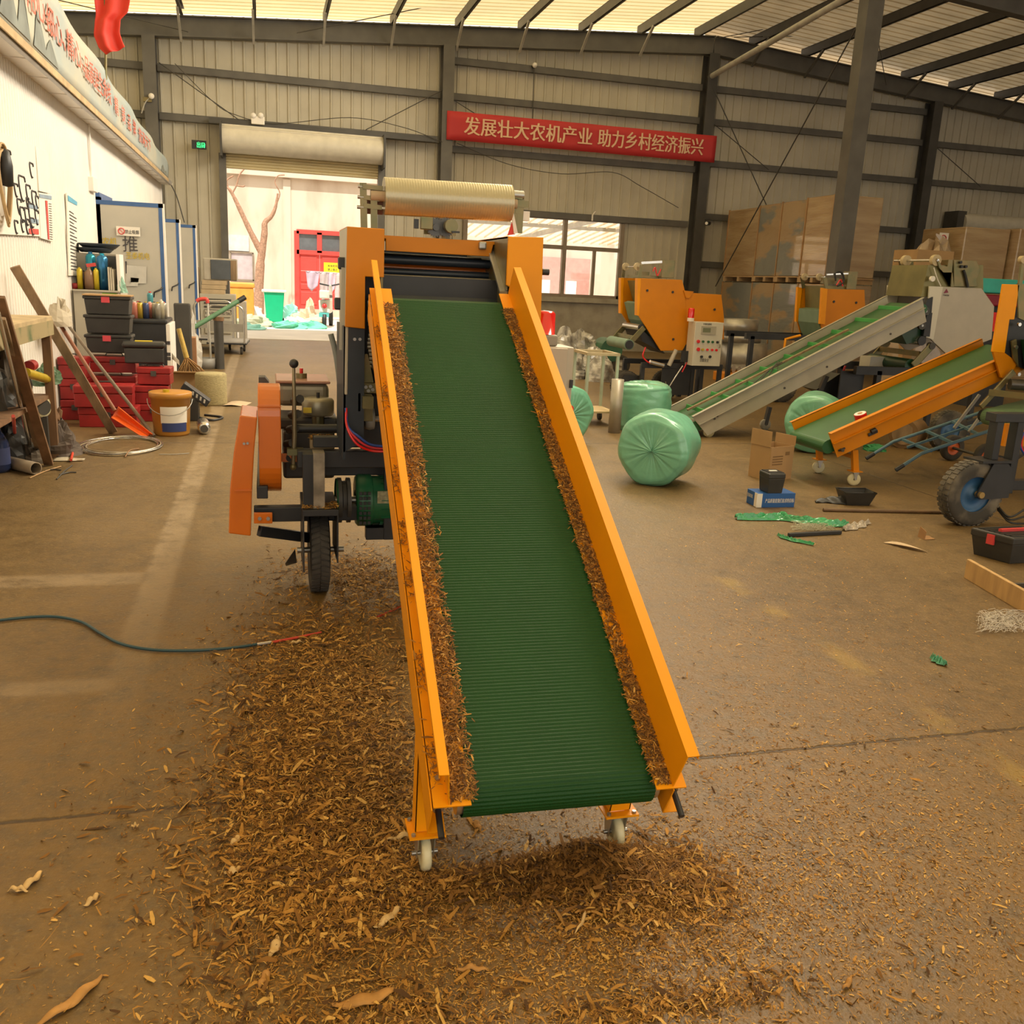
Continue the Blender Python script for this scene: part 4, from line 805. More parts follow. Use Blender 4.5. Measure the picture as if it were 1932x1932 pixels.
# open office doors
def door(px0,px1,ytop,Yd,lb,handle=True,n=0):
    a=gy(px0,ytop,Yd); b=gy(px1,ytop,Yd); zt=a.z; t=thing('office_door',lb,'door',((a.x+b.x)/2,Yd,.05))
    M().box((a.x+.03,Yd,.06),(b.x-.05,Yd+.04,zt-.05)).build('leaf',m_dl,t)
    f=M(); f.box((a.x,Yd-.004,zt-.05),(b.x,Yd+.05,zt)); f.box((a.x,Yd-.004,.05),(a.x+.04,Yd+.05,zt)); f.box((b.x-.055,Yd-.004,.05),(b.x-.012,Yd+.05,zt)); f.build('frame',m_blue,t)
    M().box((b.x-.012,Yd-.004,.05),(b.x+.012,Yd+.05,zt)).build('edge_strip',m_office,t)
    hx=b.x-.09; h=M(); h.tube([V((hx+.04,Yd-.01,1.22)),V((hx+.03,Yd-.06,1.2)),V((hx-.05,Yd-.06,1.16)),V((hx-.06,Yd-.05,1.1))],.011,6); h.build('handle',m_black,t)
    return t,a,b
d1,a,b=door(172,307,376,12.5,'open grey office door nearest the camera with yellow characters and a no smoking sign')
door(250,338,409,15.9,'second open office door, behind the one with yellow characters'); door(285,369,420,18.2,'third open office door, nearest the roller door')
t=M()
def onp(body,px,py,Yd,h,w_,bold=.01): o=gy(px,py,Yd); t.text(body,o,X,Z,h,bold,width=w_)
onp('农机',193,462,12.49,.11,.165,.01); t.build('yellow_lettering',mat('yellow_letters',(.55,.40,.03),.5,var=.1),d1,recalc=False); t=M(); onp('圣泰机电',238,487,12.49,.09,.27,.012); t.build('yellow_lettering',mat('yellow_letters',(.55,.40,.03),.5,var=.1),d1,recalc=False)
t=M(); onp('推',232,472,12.49,.20,.17,-.012); t.build('marker_writing',m_ink,d1,recalc=False)
pp=M(); o=gy(238,535,12.485); pp.poly(o,gy(276,535,12.485),gy(276,503,12.485),gy(238,500,12.485)); pp.poly(gy(231,540,12.485),gy(260,540,12.485),gy(262,525,12.485),gy(231,522,12.485)); pp.build('taped_papers',mat('grey_paper',(.52,.50,.45),.8),d1)
pp=M(); pp.poly(gy(228,516,12.484),gy(239,516,12.484),gy(239,493,12.484),gy(228,493,12.484)); pp.build('black_label',m_ink,d1)
ns=thing('no_smoking_sign','white no smoking sign stuck on the nearest open office door','sign',gy(241,437,12.48))
p0,p1=gy(220,444,12.48),gy(264,429,12.48); M().box((p0.x,12.475,p0.z),(p1.x,12.485,p1.z)).build('plate',m_paper,ns)
rg=M(); c_=gy(229,436,12.47); rg.tube([c_+V((math.cos(k*.3927)*.035,0,math.sin(k*.3927)*.035)) for k in range(16)],.006,6,closed=True); rg.bar(c_+V((-.025,0,.025)),c_-V((-.025,0,.025)),.006); rg.build('red_ring',mat('print_red',(.60,.08,.07),.6),ns)
t=M(); t.text('禁止吸烟',gy(236,440,12.47),X,Z,.05,.01,width=.155); t.build('lettering',m_ink,ns,recalc=False)
jb=M(); jb.box((XW,12.5,0),(XW+.05,12.62,2.25)); jb.box((XW,13.4,0),(XW+.05,13.5,2.25)); jb.box((XW,12.5,2.2),(XW+.05,13.5,2.3)); trim(jb,m_blue,'blue jamb of the first office doorway')
# hanging cable coil and switch boxes
cc=thing('cable_coil','coil of tan cable with a dark plug hanging on the parts poster','cable',gx(12,340,XW+.08))
cm=M()
for k in range(6):
    cx,cy=gx(8+k*.8,345+k*1.5,XW+.06+.01*k),0; R1=.13+.012*(k%3); R2=.235+.02*(k%4)
    cm.tube([cx+V((.01*math.sin(a*2),math.cos(a)*R1,math.sin(a)*R2)) for a in [j*2*PI/26 for j in range(26)]],.009,6,closed=True)
cm.build('loops',mat('tan_cable',(.42,.28,.13),.6),cc); p=gx(12,318,XW+.12); M().lathe([(.0,.14),(.03,.12),(.045,.02),(.04,-.12),(.0,-.13)],p,Z,14).build('plug',m_black,cc)
sw=thing('switch_box','white switch box on the office wall above the open door','switch',gx(167,352,XW+.03)); p=gx(167,360,XW); M().box(p,p+V((.06,.28,.16))).build('box',m_office,sw,bevel=.008); M().tube(bez([p+V((.02,.12,.16)),p+V((.03,.1,.5)),p+V((.03,.12,.95))]),.012,6).build('conduit',m_office,sw)
# workbench
wb_=thing('workbench','paint-stained wooden workbench against the office wall at left','workbench',(-1.75,7.2,0)); zb=1.08
M().box((XW+.03,5.6,zb-.035),(-1.58,7.85,zb)).build('top',mat('bench_wood',(.45,.34,.19),.8,var=.25,scale=6),wb_,bevel=.004)
M().box((-1.60,5.6,zb-.14),(-1.575,7.85,zb-.03)).build('apron',mat('stained_apron',(.34,.27,.14),.7,scale=5,col2=(.10,.14,.06),mix=(.5,.7)),wb_)
for y in (5.8,7.72): M().box((-1.64,y,0),(-1.58,y+.06,zb-.1)).build('leg',m_wood2,wb_)
M().box((XW+.03,5.6,.46),(-1.62,7.8,.49)).build('shelf',m_wood2,wb_)
r=random.Random(5)
for i,(px,py,L_,lb,mt_) in enumerate(((30,574,.16,'rusty wrench lying on the workbench edge',m_dgrey),(50,577,.14,'flat steel file on the workbench',m_dgrey),(70,578,.12,'short dark chisel on the workbench near the far end',m_black),(84,569,.09,'black clamp standing at the far end of the workbench',m_black))):
    p=gz(px,py,zb+.004); a=r.uniform(-.5,.5); m=M(); d=V((math.cos(1.3+a),math.sin(1.3+a),0))*L_/2; m.bar(p-d,p+d,.025,.012); m.cyl(p+d,p+d+Z*.014,.02,n=8); m.build('hand_tool',mt_,label=lb,cat='tool',group='tools on the workbench')
p=gz(113,600,1.0); crumple((p.x,p.y,.93),.1,.14,.2,33,12).build('rag_bundle',mat('beige_rag',(.50,.44,.34),.9),label='beige rag bundle at the far end of the workbench',cat='rag')
# leaning planks and pipes
def plank(nm,lb,q0,z0,d1,w_,t_,mt_,cat='plank',up=Y):
    a=gz(*q0,z0) if z0 is not None else None; return None
def lean(nm,lb,foot,head,headX,w_,t_,mt_,cat='plank',rnd=False):
    a=gz(*foot); b=gx(*head,headX) ; m=M()
    if rnd: m.cyl(a+Z*.01,b,w_,w_*.85,n=12)
    else: m.bar(a+Z*.01,b,w_,t_,up=Y)
    return m.build(nm,mt_,label=lb,cat=cat,bevel=0 if rnd else .003)
lean('plank','long weathered plank leaning from before the red toolboxes up to the left',(214,818),(28,503),-1.86,.075,.022,m_wood)
lean('plank','broad dark plank leaning at the left edge, foot beside the paper scraps',(92,878),(-2,560),-1.55,.065,.025,m_wood2)
lean('plank','pale plank leaning just left of the broad dark plank',(78,866),(2,600),-1.56,.05,.022,m_wood)
lean('steel_pipe','bright steel pipe leaning at the far left of the planks',(62,864),(-4,590),-1.50,.016,.016,m_sil,'pipe',True)
lean('wooden_pole','dark wooden pole leaning with its foot beside the orange shovel blade',(291,825),(118,600),-1.86,.017,.017,mat('dark_pole',(.17,.13,.09),.7,var=.3),'pole',True)
sh=thing('snow_shovel','orange plastic shovel leaning with a red-brown handle','shovel',gz(262,824))
s0=gz(262,826); 
a=gy(217,775,8.75); b=gx(96,585,-1.86); M().cyl(a,b,.017,n=10).build('handle',mat('red_brown_handle',(.24,.09,.045),.6,var=.2),sh)
tl,tr,br_,bl=gy(210,790,8.72),gy(223,770,8.8),gy(288,822,8.66),gy(277,832,8.58)
def sfn(u,v):
    l=tl.lerp(bl,v); r_=tr.lerp(br_,v); p=l.lerp(r_,u); k=(1-(2*u-1)**2); return p+V((-.02*k,.10*k*(1-.35*v),-.03*k*(1-v)))+Z*.012
g=M(); g.grid(sfn,12,14); g.build('blade',mat('orange_plastic_bright',(.80,.13,.02),.4,var=.05),sh,solid=.008)
# black storage bins on red toolboxes, all at the stack
def tbox(lb,c,sx,sy,sz,rz=0.,mt_=m_redbox,latch=True,nm='toolbox',cat='toolbox',group='red toolboxes piled by the office wall'):
    t=thing(nm,lb,cat,c,group); c=V(c)
    M().cbox(c,sx,sy,sz*.62,rz).build('body',mt_,t,bevel=.006); M().cbox(c+Z*(sz*.63),sx+.012,sy+.012,sz*.37,rz).build('lid',mt_,t,bevel=.01)
    d=V((math.sin(rz),-math.cos(rz),0)); 
    if latch:
        M().cbox(c+d*(sy/2+.008)+Z*(sz*.5),.05,.012,.05,rz).build('latch',m_dgrey,t)
    h=M(); e=V((math.cos(rz),math.sin(rz),0)); q=c+Z*sz; h.tube([q-e*.08,q-e*.07+Z*.025,q+e*.07+Z*.025,q+e*.08],.007,6); h.build('carry_handle',m_dgrey,t); return t
yb_=10.0
xs0=-1.49
tbox('red toolbox at floor level under the black bin stack',(xs0,yb_,0),.44,.26,.20); tbox('red toolbox second from the floor under the black bins',(xs0+.0,yb_,.235),.44,.26,.17); tbox('pale red toolbox directly under the black bins',(xs0+.02,yb_,.44),.42,.26,.155)
for k,(z,lb) in enumerate(((.63,'lowest black storage bin with a red label'),(.82,'middle black storage bin without a label'),(1.0,'topmost black storage bin with a red label'))):
    t=thing('storage_bin',lb+' in the stack of three','bin',(xs0-.01,yb_,z),'black storage bins'); c=V((xs0-.01+.004*k,yb_,z)); b=M(); hh=.145
    b.add([c+V((x*.19,y*.12,0)) for x,y in((-1,-1),(1,-1),(1,1),(-1,1))]+[c+V((x*.205,y*.13,hh)) for x,y in((-1,-1),(1,-1),(1,1),(-1,1))],[(0,1,2,3),(4,5,6,7),(0,1,5,4),(1,2,6,5),(2,3,7,6),(3,0,4,7)]); b.build('tub',m_bin,t,bevel=.008)
    M().cbox(c+Z*hh,.435,.28,.032).build('lid',m_bin,t,bevel=.01)
    if k!=1: M().cbox(c+V((-.01,-.137,.115)),.075,.01,.055).build('label_tag',mat('pink_red_tag',(.60,.06,.08),.5),t)
M().cbox((xs0-.0,yb_-.02,1.178),.44,.26,.012,.03).build('cardboard_sheet',m_card,label='cardboard sheet lying on the topmost black bin',cat='cardboard')
def gfl(x,y,z=0): return (x,y,z)
tbox('red toolbox lying long across the front of the pile below the planks',(-1.47,9.32,.19),.50,.26,.20,.04); tbox('dusty red toolbox at floor level under the long red toolbox',(-1.44,9.34,0),.50,.25,.185,0)
tbox('red toolbox behind the planks left of the bin stack',(-1.80,9.75,.40),.24,.22,.2); tbox('dark red toolbox at the back left under the bench end',(-1.80,9.75,.2),.24,.22,.195); tbox('lowest red toolbox at the back left',(-1.80,9.75,0),.24,.22,.195)
tbox('red toolbox on top of the right pile under the black tool case',(-1.06,9.72,.36),.30,.24,.165,-.05); tbox('middle red toolbox of the right pile beside the bucket',(-1.09,9.70,.175),.30,.24,.175,0); tbox('bottom red toolbox of the right pile beside the bucket',(-1.09,9.70,0),.28,.24,.17,.03)
t=thing('tool_case','black plastic tool case with rounded lid resting on the red toolboxes','toolbox',(-1.19,9.76,.56)); c=V((-1.16,9.76,.555))
M().cbox(c,.36,.2,.15,.12).build('body',m_bin,t,bevel=.015); M().cbox(c+Z*.15,.40,.23,.055,.12).build('lid',m_bin,t,bevel=.025,seg=3); M().cbox(c+Z*.206,.16,.06,.008,.12).build('yellow_label',mat('yellow_label',(.8,.6,.03),.4),t)
# grey cabinet with shelf and things on it
cb=thing('grey_cabinet','grey metal cabinet behind the black bins with cans on its ledge','cabinet',(-1.62,10.7,0))
x0,x1=max(XW+.03,gy(135,545,10.6).x),gy(224,545,10.6).x; zl=gy(180,547,10.6).z; zt=gy(180,478,10.9).z
M().box((x0,10.6,0),(x1,11.25,zl)).build('body',m_cab,cb,bevel=.006); M().box((x0,10.9,zl),(x1-.01,11.25,zt)).build('upper_box',mat('brown_grey_paint',(.27,.24,.19),.5,var=.1),cb,bevel=.006); M().box((x0,10.57,zl-.015),(x1+.01,10.9,zl)).build('ledge',m_cab,cb)
gpn=M(); gpn.box((x0+.28,10.595,zl-.14),(x1-.02,10.6,zl-.025)); gpn.build('green_patch',mat('lime_paint',(.16,.38,.03),.6,var=.15),cb); M().box((x1-.012,10.62,zl),(x1+.02,10.9,zt)).build('white_edge',m_office,cb)
M().box((x1-.17,10.88,zl+.02),(x1-.03,10.9,zt-.02)).build('meter_panel',m_dgrey,cb)
def can(nm,lb,p,r,h,mt_,cap=None,cat='can',group='cans on the grey cabinet'):
    t=thing(nm,lb,cat,p,group); p=V(p); M().lathe([(.0,0),(r,0),(r,h*.86),(r*.75,h*.93),(r*.4,h*.95),(0,h*.95)],p,Z,18).build('body',mt_,t)
    M().cyl(p+Z*(h*.94),p+Z*h,r*.42,n=12).build('cap',cap or m_office,t); return t
m_ycan=mat('yellow_can',(.60,.45,.03),.3,metal=.3); m_bcan=mat('blue_metallic',(.03,.16,.34),.2,metal=.6,var=.3); m_tcan=mat('teal_metallic',(.03,.30,.42),.2,metal=.6,var=.3)
zc=zl+.001
def px_(x,Yd): return gy(x,545,Yd).x
can('spray_can','slim yellow spray can at the left end of the grey cabinet ledge',(px_(152,10.68),10.68,zc),.028,.22,m_ycan,m_ycan); can('spray_can','slim yellow spray can left of the large blue flask',(px_(183,10.66),10.66,zc),.026,.22,m_ycan,m_ycan)
can('dark_bottle','dark brown bottle beside the left yellow spray can',(px_(159,10.72),10.72,zc),.03,.19,mat('dark_brown_glass',(.06,.03,.02),.2),m_black,'bottle'); can('thermos_flask','tall blue metallic flask on the grey cabinet ledge',(px_(196,10.72),10.72,zc),.055,.37,m_bcan,m_tcan,'flask'); can('thermos_flask','teal flask half hidden behind the tall blue one',(px_(174,10.80),10.81,zc),.05,.38,m_tcan,m_bcan,'flask')
can('round_tin','low red tin at the far left of the cabinet ledge',(px_(143,10.70),10.70,zc),.035,.06,m_redbox,m_redbox,'tin')
sp=thing('spray_bottle','clear spray bottle with a red trigger on the cabinet ledge','bottle',(px_(170,10.68),10.68,zc)); p=V((px_(170,10.68),10.68,zc)); M().lathe([(0,0),(.05,0),(.05,.12),(.045,.17),(.02,.2),(.018,.225),(0,.225)],p,Z,18).build('body',mat('amber_clear',(.30,.17,.10),.15,alpha=.8),sp); M().bar(p+V((-.02,0,.24)),p+V((.07,0,.255)),.03,.035).build('trigger_head',mat('red_trigger',(.6,.06,.05),.4),sp)
bk=M(); 
for k in range(3): bk.box((px_(206+k*4,10.68),10.64,zc),(px_(209+k*4,10.68),10.82,zc+.235-.01*k))
bk.build('folder',mat('cream_folder',(.60,.54,.42),.7),label='upright cream folders at the right end of the cabinet ledge',cat='folder')
p=gy(228,545,10.65); crumple((p.x+.01,10.66,zl-.02),.05,.05,.14,8,10).build('rag_bundle',mat('mint_rag',(.30,.50,.40),.9),label='mint green rag hanging at the cabinet corner',cat='rag')
wo=thing('round_tray','stack of dark round trays on top of the grey cabinet','tray',gy(190,476,11.05)); p=gy(188,478,11.05)
for k,(dx,rr) in enumerate(((-.04,.19),(.0,.21))): M().lathe([(0,0),(rr*.75,0),(rr,.045),(rr*.98,.05),(rr*.72,.012),(0,.012)],p+V((dx,0,.005+.045*k)),Z,32).build('tray',m_navy,wo)
# black cabinet with aerosol cans
bc=thing('black_cabinet','black cabinet with a worn white front standing before the open office door','cabinet',(-1.33,11.75,0))
bx0,bx1=-1.56,-1.12; zt=.885
M().box((bx0,11.5,.03),(bx1,12.15,zt-.05)).build('body',m_black,bc,bevel=.006); M().box((bx0-.01,11.48,zt-.055),(bx1+.02,12.16,zt)).build('top',m_black,bc,bevel=.02)
M().box((bx1,11.5,.03),(bx1+.045,12.15,zt-.05)).build('front_panel',m_office,bc,bevel=.004)
for z in (.25,.42,.47,.6): M().box((bx1+.0,11.495,z),(bx1+.04,11.499,z+.04)).build('black_sticker',m_ink,bc)
pr=M(); pr.poly((bx1+.045,11.6,.5),(bx1+.13,11.5,.42),(bx1+.13,11.55,.36),(bx1+.045,11.65,.42)); pr.build('curled_notice',m_paper,bc,solid=.002)
cols_=[mat('can_cream',(.48,.44,.32),.3,metal=.3),mat('can_white_red',(.55,.20,.15),.3),mat('can_gold',(.50,.34,.05),.3,metal=.3),mat('can_navy',(.05,.07,.16),.3,metal=.2),mat('can_grey',(.35,.33,.28),.3,metal=.4),mat('can_teal',(.06,.26,.30),.3)]
names=('cream','white and red','gold','navy','grey','teal')
caps=[m_black,m_ycan,m_office,mat('red_cap',(.6,.05,.05),.4)]
for k,(px,yy_,ci,lb) in enumerate(((242,11.6,0,'large cream aerosol can at the left end of the black cabinet'),(249,11.72,3,'navy aerosol can behind the cream one at the left'),(255,11.57,1,'white and red aerosol can third from left on the black cabinet'),(262,11.7,4,'grey aerosol can behind the gold one'),(265,11.58,2,'gold aerosol can in the front row centre'),(276,11.58,3,'navy aerosol can with a yellow cap in the front row'),(284,11.68,1,'red aerosol can behind the navy front-row can'),(285,11.85,5,'teal aerosol can standing taller at the back'),(292,11.68,0,'cream aerosol can near the right end, back row'),(298,11.57,4,'grey aerosol can near the right end, front row'),(305,11.62,0,'cream aerosol can at the right end of the black cabinet'),(310,11.75,4,'silver aerosol can in the right back corner'))):
    hh=.22 if k in (0,7,10) else .19
    can('aerosol_can',lb,(gy(px,600,yy_).x,yy_,zt),.034 if k else .045,hh if k!=7 else .30,cols_[ci],caps[k%4],'can','aerosol cans on the black cabinet')
# bucket, cylinder, coil, tube, jug
pb=gz(323,822); pb=V((pb.x,8.85,0)); bu=thing('plastic_bucket','gold plastic bucket with a white and blue label beside the red toolboxes','bucket',pb)
M().lathe([(0,0),(.148,0),(.155,.02),(.172,.335),(.184,.34),(.186,.385),(.176,.39),(.0,.392)],pb,Z,40).build('body',mat('gold_plastic',(.46,.21,.035),.4,var=.05),bu)
def arc(r0,r1,z0,z1,a0,a1,m,n=14):
    m.grid(lambda u,v: pb+V((math.cos(a0+(a1-a0)*u)*(r0+(r1-r0)*v),math.sin(a0+(a1-a0)*u)*(r0+(r1-r0)*v),z0+(z1-z0)*v)),n,1)
lw=M(); arc(.1635,.170,.12,.27,-2.05,-.55,lw); lw.build('white_label',m_paper,bu)
lb_=M(); arc(.161,.1645,.045,.125,-2.0,-.6,lb_); lb_.build('blue_label',mat('label_navy',(.03,.05,.17),.4),bu)
hb_=M(); hb_.tube([pb+V((math.cos(a)*.192,-.06-math.sin(-a)*.0-.15*math.sin(PI*k/12),.33-.13*math.sin(PI*k/12))) for k,a in enumerate([PI-j*PI/12 for j in range(13)])],.004,6); hb_.build('wire_handle',m_bolt,bu)
M().cyl(pb+V((-.03,-.06,.385)),pb+V((-.03,-.06,.415)),.028).build('spout_cap',m_ycan,bu)
p=gz(386,820); cy_=thing('metal_cylinder','small silver cylinder lying on the floor beside the gold bucket','cylinder',fl_(p,0)); a=V((p.x,p.y-.02,.058)); M().lathe([(.0,.0),(.035,.0),(.055,.01),(.057,.05),(.057,.3),(.04,.34),(0,.35)],a,V((-.1,1,0)),24).build('shell',m_sil,cy_); M().cyl(a-V((0,.004,0)),a+V((0,.002,0)),.035).build('end_plate',m_dgrey,cy_)
p=gz(231,843); wc_=thing('wire_coil','coil of shiny steel wire lying flat on the floor in front of the toolboxes','wire coil',fl_(p,0))
for k in range(9):
    R_=.255+.012*(k%5); z=.006+.0045*(k//2); cm=M(); ph=k*1.3
    cm.tube([fl_(p,0)+V((math.cos(a)*R_*1.08+.012*math.sin(ph),math.sin(a)*R_*1.42+.02*math.cos(ph),z+.004*math.sin(3*a+ph))) for a in [j*2*PI/44 for j in range(44)]],.0038,5,closed=True); cm.build('wire_loop',m_sil if k%3 else mat('tan_wire',(.55,.45,.30),.4,metal=.4),wc_)
M().tube(bez([gz(300,857,.005),gz(330,857,.004),gz(357,855,.004)]),.003,5).build('loose_end',m_strut,wc_); M().tube(bez([gz(236,862,.01),gz(245,850,.03),gz(262,846,.01)]),.005,6).build('tie_strap',mat('brown_strap',(.28,.15,.07),.7),wc_)
a,b=gz(68,884,.045),gz(16,872,.045); ct=thing('cardboard_tube','grey-brown cardboard tube lying on the floor at left','tube',fl_(gz(68,890),0)); d=(b-a).normalized(); tm=M(); tm.lathe([(.040,0),(.045,0),(.045,.34),(.040,.34),(.040,0)],a,d,28); tm.build('tube',mat('card_tube_grey',(.32,.25,.17),.75),ct)
p=gz(4,890); ju=thing('plastic_jug','blue plastic jug cut by the left frame edge','jug',fl_(p,0)); M().lathe([(0,0),(.06,0),(.075,.03),(.075,.2),(.06,.24),(.03,.3),(.026,.36),(0,.36)],fl_(p,0)-X*.015,Z,24).build('body',mat('jug_blue',(.03,.045,.12),.2,var=.2,alpha=.92),ju); M().lathe([(.0765,.06),(.0765,.18)],fl_(p,0)-X*.015,Z,24).build('label',mat('jug_label',(.06,.08,.2),.5),ju)
for i,(q0,q1,lb) in enumerate((((56,902),(115,880),'pale stick lying on the floor in front of the cardboard tube'),((107,904),(136,878),'dark stick crossing the others on the floor at left'),((85,888),(115,887),'short dark stick nearest the planks'),((112,896),(144,891),'bent dark twig right of the other sticks'))):
    M().tube(bez([gz(*q0,.006),gz((q0[0]+q1[0])/2,(q0[1]+q1[1])/2-2,.007),gz(*q1,.006)],4),.005,6).build('stick',m_card if i==0 else m_dgrey,label=lb,cat='stick',group='sticks on the left floor')
p=gz(112,858); crumple((p.x,p.y,0),.14,.16,.22,12,20,.45).build('work_jacket',mat('brown_grey_cloth',(.10,.075,.06),.9,var=.25),label='crumpled dark work jacket on the floor by the plank feet',cat='jacket')
p=gz(60,872); crumple((p.x,p.y,0),.10,.1,.12,14,14).build('cloth_rag',mat('dark_rag',(.09,.07,.05),.9),label='dark rag lump behind the cardboard tube',cat='rag')
M().tube(bez([gz(25,865,.02),gz(30,850,.06)+Z*.1,gx(25,785,-1.5)],6),.011,8).build('red_hose',mat('red_hose',(.62,.06,.03),.4),label='red hose rising beside the steel pipe at left',cat='hose')
M().tube(bez([gz(45,828,.02),gz(80,815,.02),gz(110,820,.02),gz(135,848,.02),gz(134,868,.02)],6),.01,8).build('red_hose',mat('red_hose',(.62,.06,.03),.4),label='red hose looping round the dark work jacket',cat='hose')
yt=thing('yellow_strut','yellow hydraulic strut lying on the shelf under the workbench','strut',gx(75,715,-1.66)); a,b=gx(48,703,-1.62),gx(84,714,-1.62); M().cyl(a,b,.034,n=14).build('barrel',m_ycan,yt); M().cyl(b,b+(b-a).normalized()*.07,.014).build('rod',m_sil,yt); c_=b+(b-a).normalized()*.1; M().cyl(c_-(b-a).normalized()*.04,c_+(b-a).normalized()*.06,.026,n=12).build('end_eye',m_ycan,yt)
p=gz(80,790); cw=thing('castor_disc','cream castor wheel propped under the workbench','wheel',(-1.6,8.4,0)); c_=gx(80,768,-1.66); M().lathe([(.02,-.015),(.07,-.015),(.08,-.008),(.08,.008),(.07,.015),(.02,.015)],c_,V((.8,-.6,0)),28).build('tyre',m_nyl,cw); M().cyl(c_-V((.016,-.012,0)),c_+V((.016,-.012,0)),.06,n=20).build('hub',m_dgrey,cw); M().box((c_.x-.03,c_.y-.02,0),(c_.x+.03,c_.y+.02,c_.z-.07)).build('stand_block',m_dgrey,cw)
M().bar(gz(118,838,.03),gx(66,772,-1.7),.035,.02).build('yellow_bar',m_ycan,label='yellow flat bar leaning from under the bench to the work jacket',cat='bar')
# clutter under the bench
for i in range(9):
    q=7.95+.12*i; crumple((-1.83+.05*(i%2),q,0),.08,.09,r.uniform(.12,.26),50+i,12,.4).build('scrap_heap',(m_bin,m_dgrey,m_wood2)[i%3],label='dark scrap metal heap under the workbench',cat='scrap',group='scrap under the workbench')
for i in range(6):
    crumple((-1.84,7.48+.1*i,0),.09,.10,(.34,.40,.30,.42,.36,.40)[i],70+i,12,.3).build('scrap_heap',(m_bin,m_dgrey,m_wood2)[i%3],label='dark scrap metal heap under the workbench',cat='scrap',group='scrap under the workbench')
for i in range(5):
    crumple((-1.82,6.9+.18*i,.49),.11,.12,(.30,.22,.34,.26,.33)[i],80+i,12,.3).build('scrap_bundle',(m_dgrey,m_bin,mat('dark_rag',(.09,.07,.05),.9))[i%3],label='dark bundle of scrap on the shelf under the workbench',cat='scrap',group='scrap on the workbench shelf')
p=gx(85,690,-1.75); crumple((p.x,p.y,.51),.10,.2,.14,71,16).build('green_bag',mat('dark_green_bag',(.06,.12,.06),.6),label='dark green bag on the shelf under the workbench',cat='bag')
p=gx(58,690,-1.66); M().cyl(p-V((.0,.06,0)),p+V((.0,.06,0)),.04,n=18).build('red_reel',m_redbox,label='small red reel on the shelf under the workbench',cat='reel')
p=gz(130,868); g=M(); g.grid(lambda u,v: V((p.x+(u-.5)*.22,p.y+(v-.5)*.12,.006+.012*math.sin(u*5)*math.sin(v*4)**2)),10,6); g.build('paper_scrap',mat('dirty_paper',(.46,.40,.30),.8),label='dirty paper scrap on the floor below the work jacket',cat='paper',solid=.001)
# clutter around the broom
p=gz(352,752); bx=thing('open_carton','open brown carton with bent flaps behind the charger','carton',fl_(p,0)); c_=V((p.x+.02,p.y,0)); b=M()
for s in (-1,1): b.box(c_+V((s*.16-.004,-.14,0)),c_+V((s*.16+.004,.14,.3))); b.box(c_+V((-.16,s*.14-.004,0)),c_+V((.16,s*.14+.004,.3)))
b.box(c_-V((.16,.14,0)),c_+V((.16,.14,.01))); b.build('body',m_card,bx); f=M(); f.prism([c_+V((.16,-.14,.3)),c_+V((.16,.14,.3)),c_+V((.26,.14,.22)),c_+V((.26,-.14,.22))],(0,0,.005)); f.build('flap',mat('flap_grey',(.38,.33,.24),.8),bx); f=M(); f.prism([c_+V((-.16,-.14,.3)),c_+V((.16,-.14,.3)),c_+V((.14,-.26,.33)),c_+V((-.18,-.26,.33))],(0,0,.005)); f.build('flap',m_card,bx)
p=gz(398,766); p=V((p.x,p.y+.15,0)); rl=M(); rl.lathe([(0,0),(.165,0),(.17,.02),(.17,.33),(.16,.35),(0,.35)],p,Z,32); rl.build('twine_roll',mat('straw_twine',(.36,.30,.15),.9,var=.3,scale=40,stretch=(1,1,6),bump=.5),label='upright roll of straw-coloured twine beside the open carton',cat='roll')
p=gz(366,795); cg=thing('battery_charger','black battery charger with slots leaning beside the gold bucket','charger',fl_(p,0)); c_=fl_(p,.0)+V((-.02,.12,0)); M().cbox(c_,.13,.2,.2,.0).build('base',m_bin,cg,bevel=.006); q=M(); q.ob(c_+V((.04,-.02,.26)),V((.12,0,-.09)),V((0,.09,0)),V((.02,0,.03))); q.build('case',m_black,cg,bevel=.008); gl_=M()
for k in range(4): gl_.ob(c_+V((.02+.035*k,-.112,.278-.026*k)),V((.008,0,-.004)),V((0,.002,0)),V((.004,0,.018)))
gl_.build('slots',m_strut,cg); M().tube(bez([c_+V((.06,0,.02)),c_+V((.2,-.1,.01)),c_+V((.28,.1,.01)),c_+V((.1,.25,.01))]),.012,8).build('cable',m_black,cg)
p=gz(335,737); crumple((p.x,p.y,0),.12,.12,.16,90,14).build('blue_bag',mat('blue_bag',(.06,.22,.34),.5),label='crumpled blue bag at the foot of the black cabinet',cat='bag')
p=gz(440,763); g=M(); g.grid(lambda u,v: V((p.x+(u-.5)*.24+v*.08,p.y+(v-.5)*.35,.008+.01*math.sin(u*4))),8,6); g.build('paper_sheet',mat('tan_paper',(.50,.38,.25),.8),label='tan paper sheet on the floor beside the twine roll',cat='paper',solid=.001)
p=gz(352,722); br=thing('straw_broom','yellow-handled straw broom leaning beside the black cabinet','broom',fl_(p,0)); a=gy(352,675,13.2); h0=gy(337,620,13.2); M().cyl(h0,a,.03,.035,n=12).build('handle',mat('bamboo_yellow',(.52,.36,.09),.5,var=.2,scale=20),br)
bs_=M(); rr_=random.Random(4)
for k in range(110):
    e=gy(326+rr_.uniform(0,76),716+rr_.uniform(-8,14),13.2+rr_.uniform(-.12,.12)); mid=a.lerp(e,.5)+V((rr_.uniform(-.02,.02),rr_.uniform(-.03,.03),.02)); bs_.tube([a+V((rr_.uniform(-.02,.02),rr_.uniform(-.02,.02),0)),mid,V((e.x,e.y,max(e.z,.01)))],[.006,.004,.002],4,caps=False)
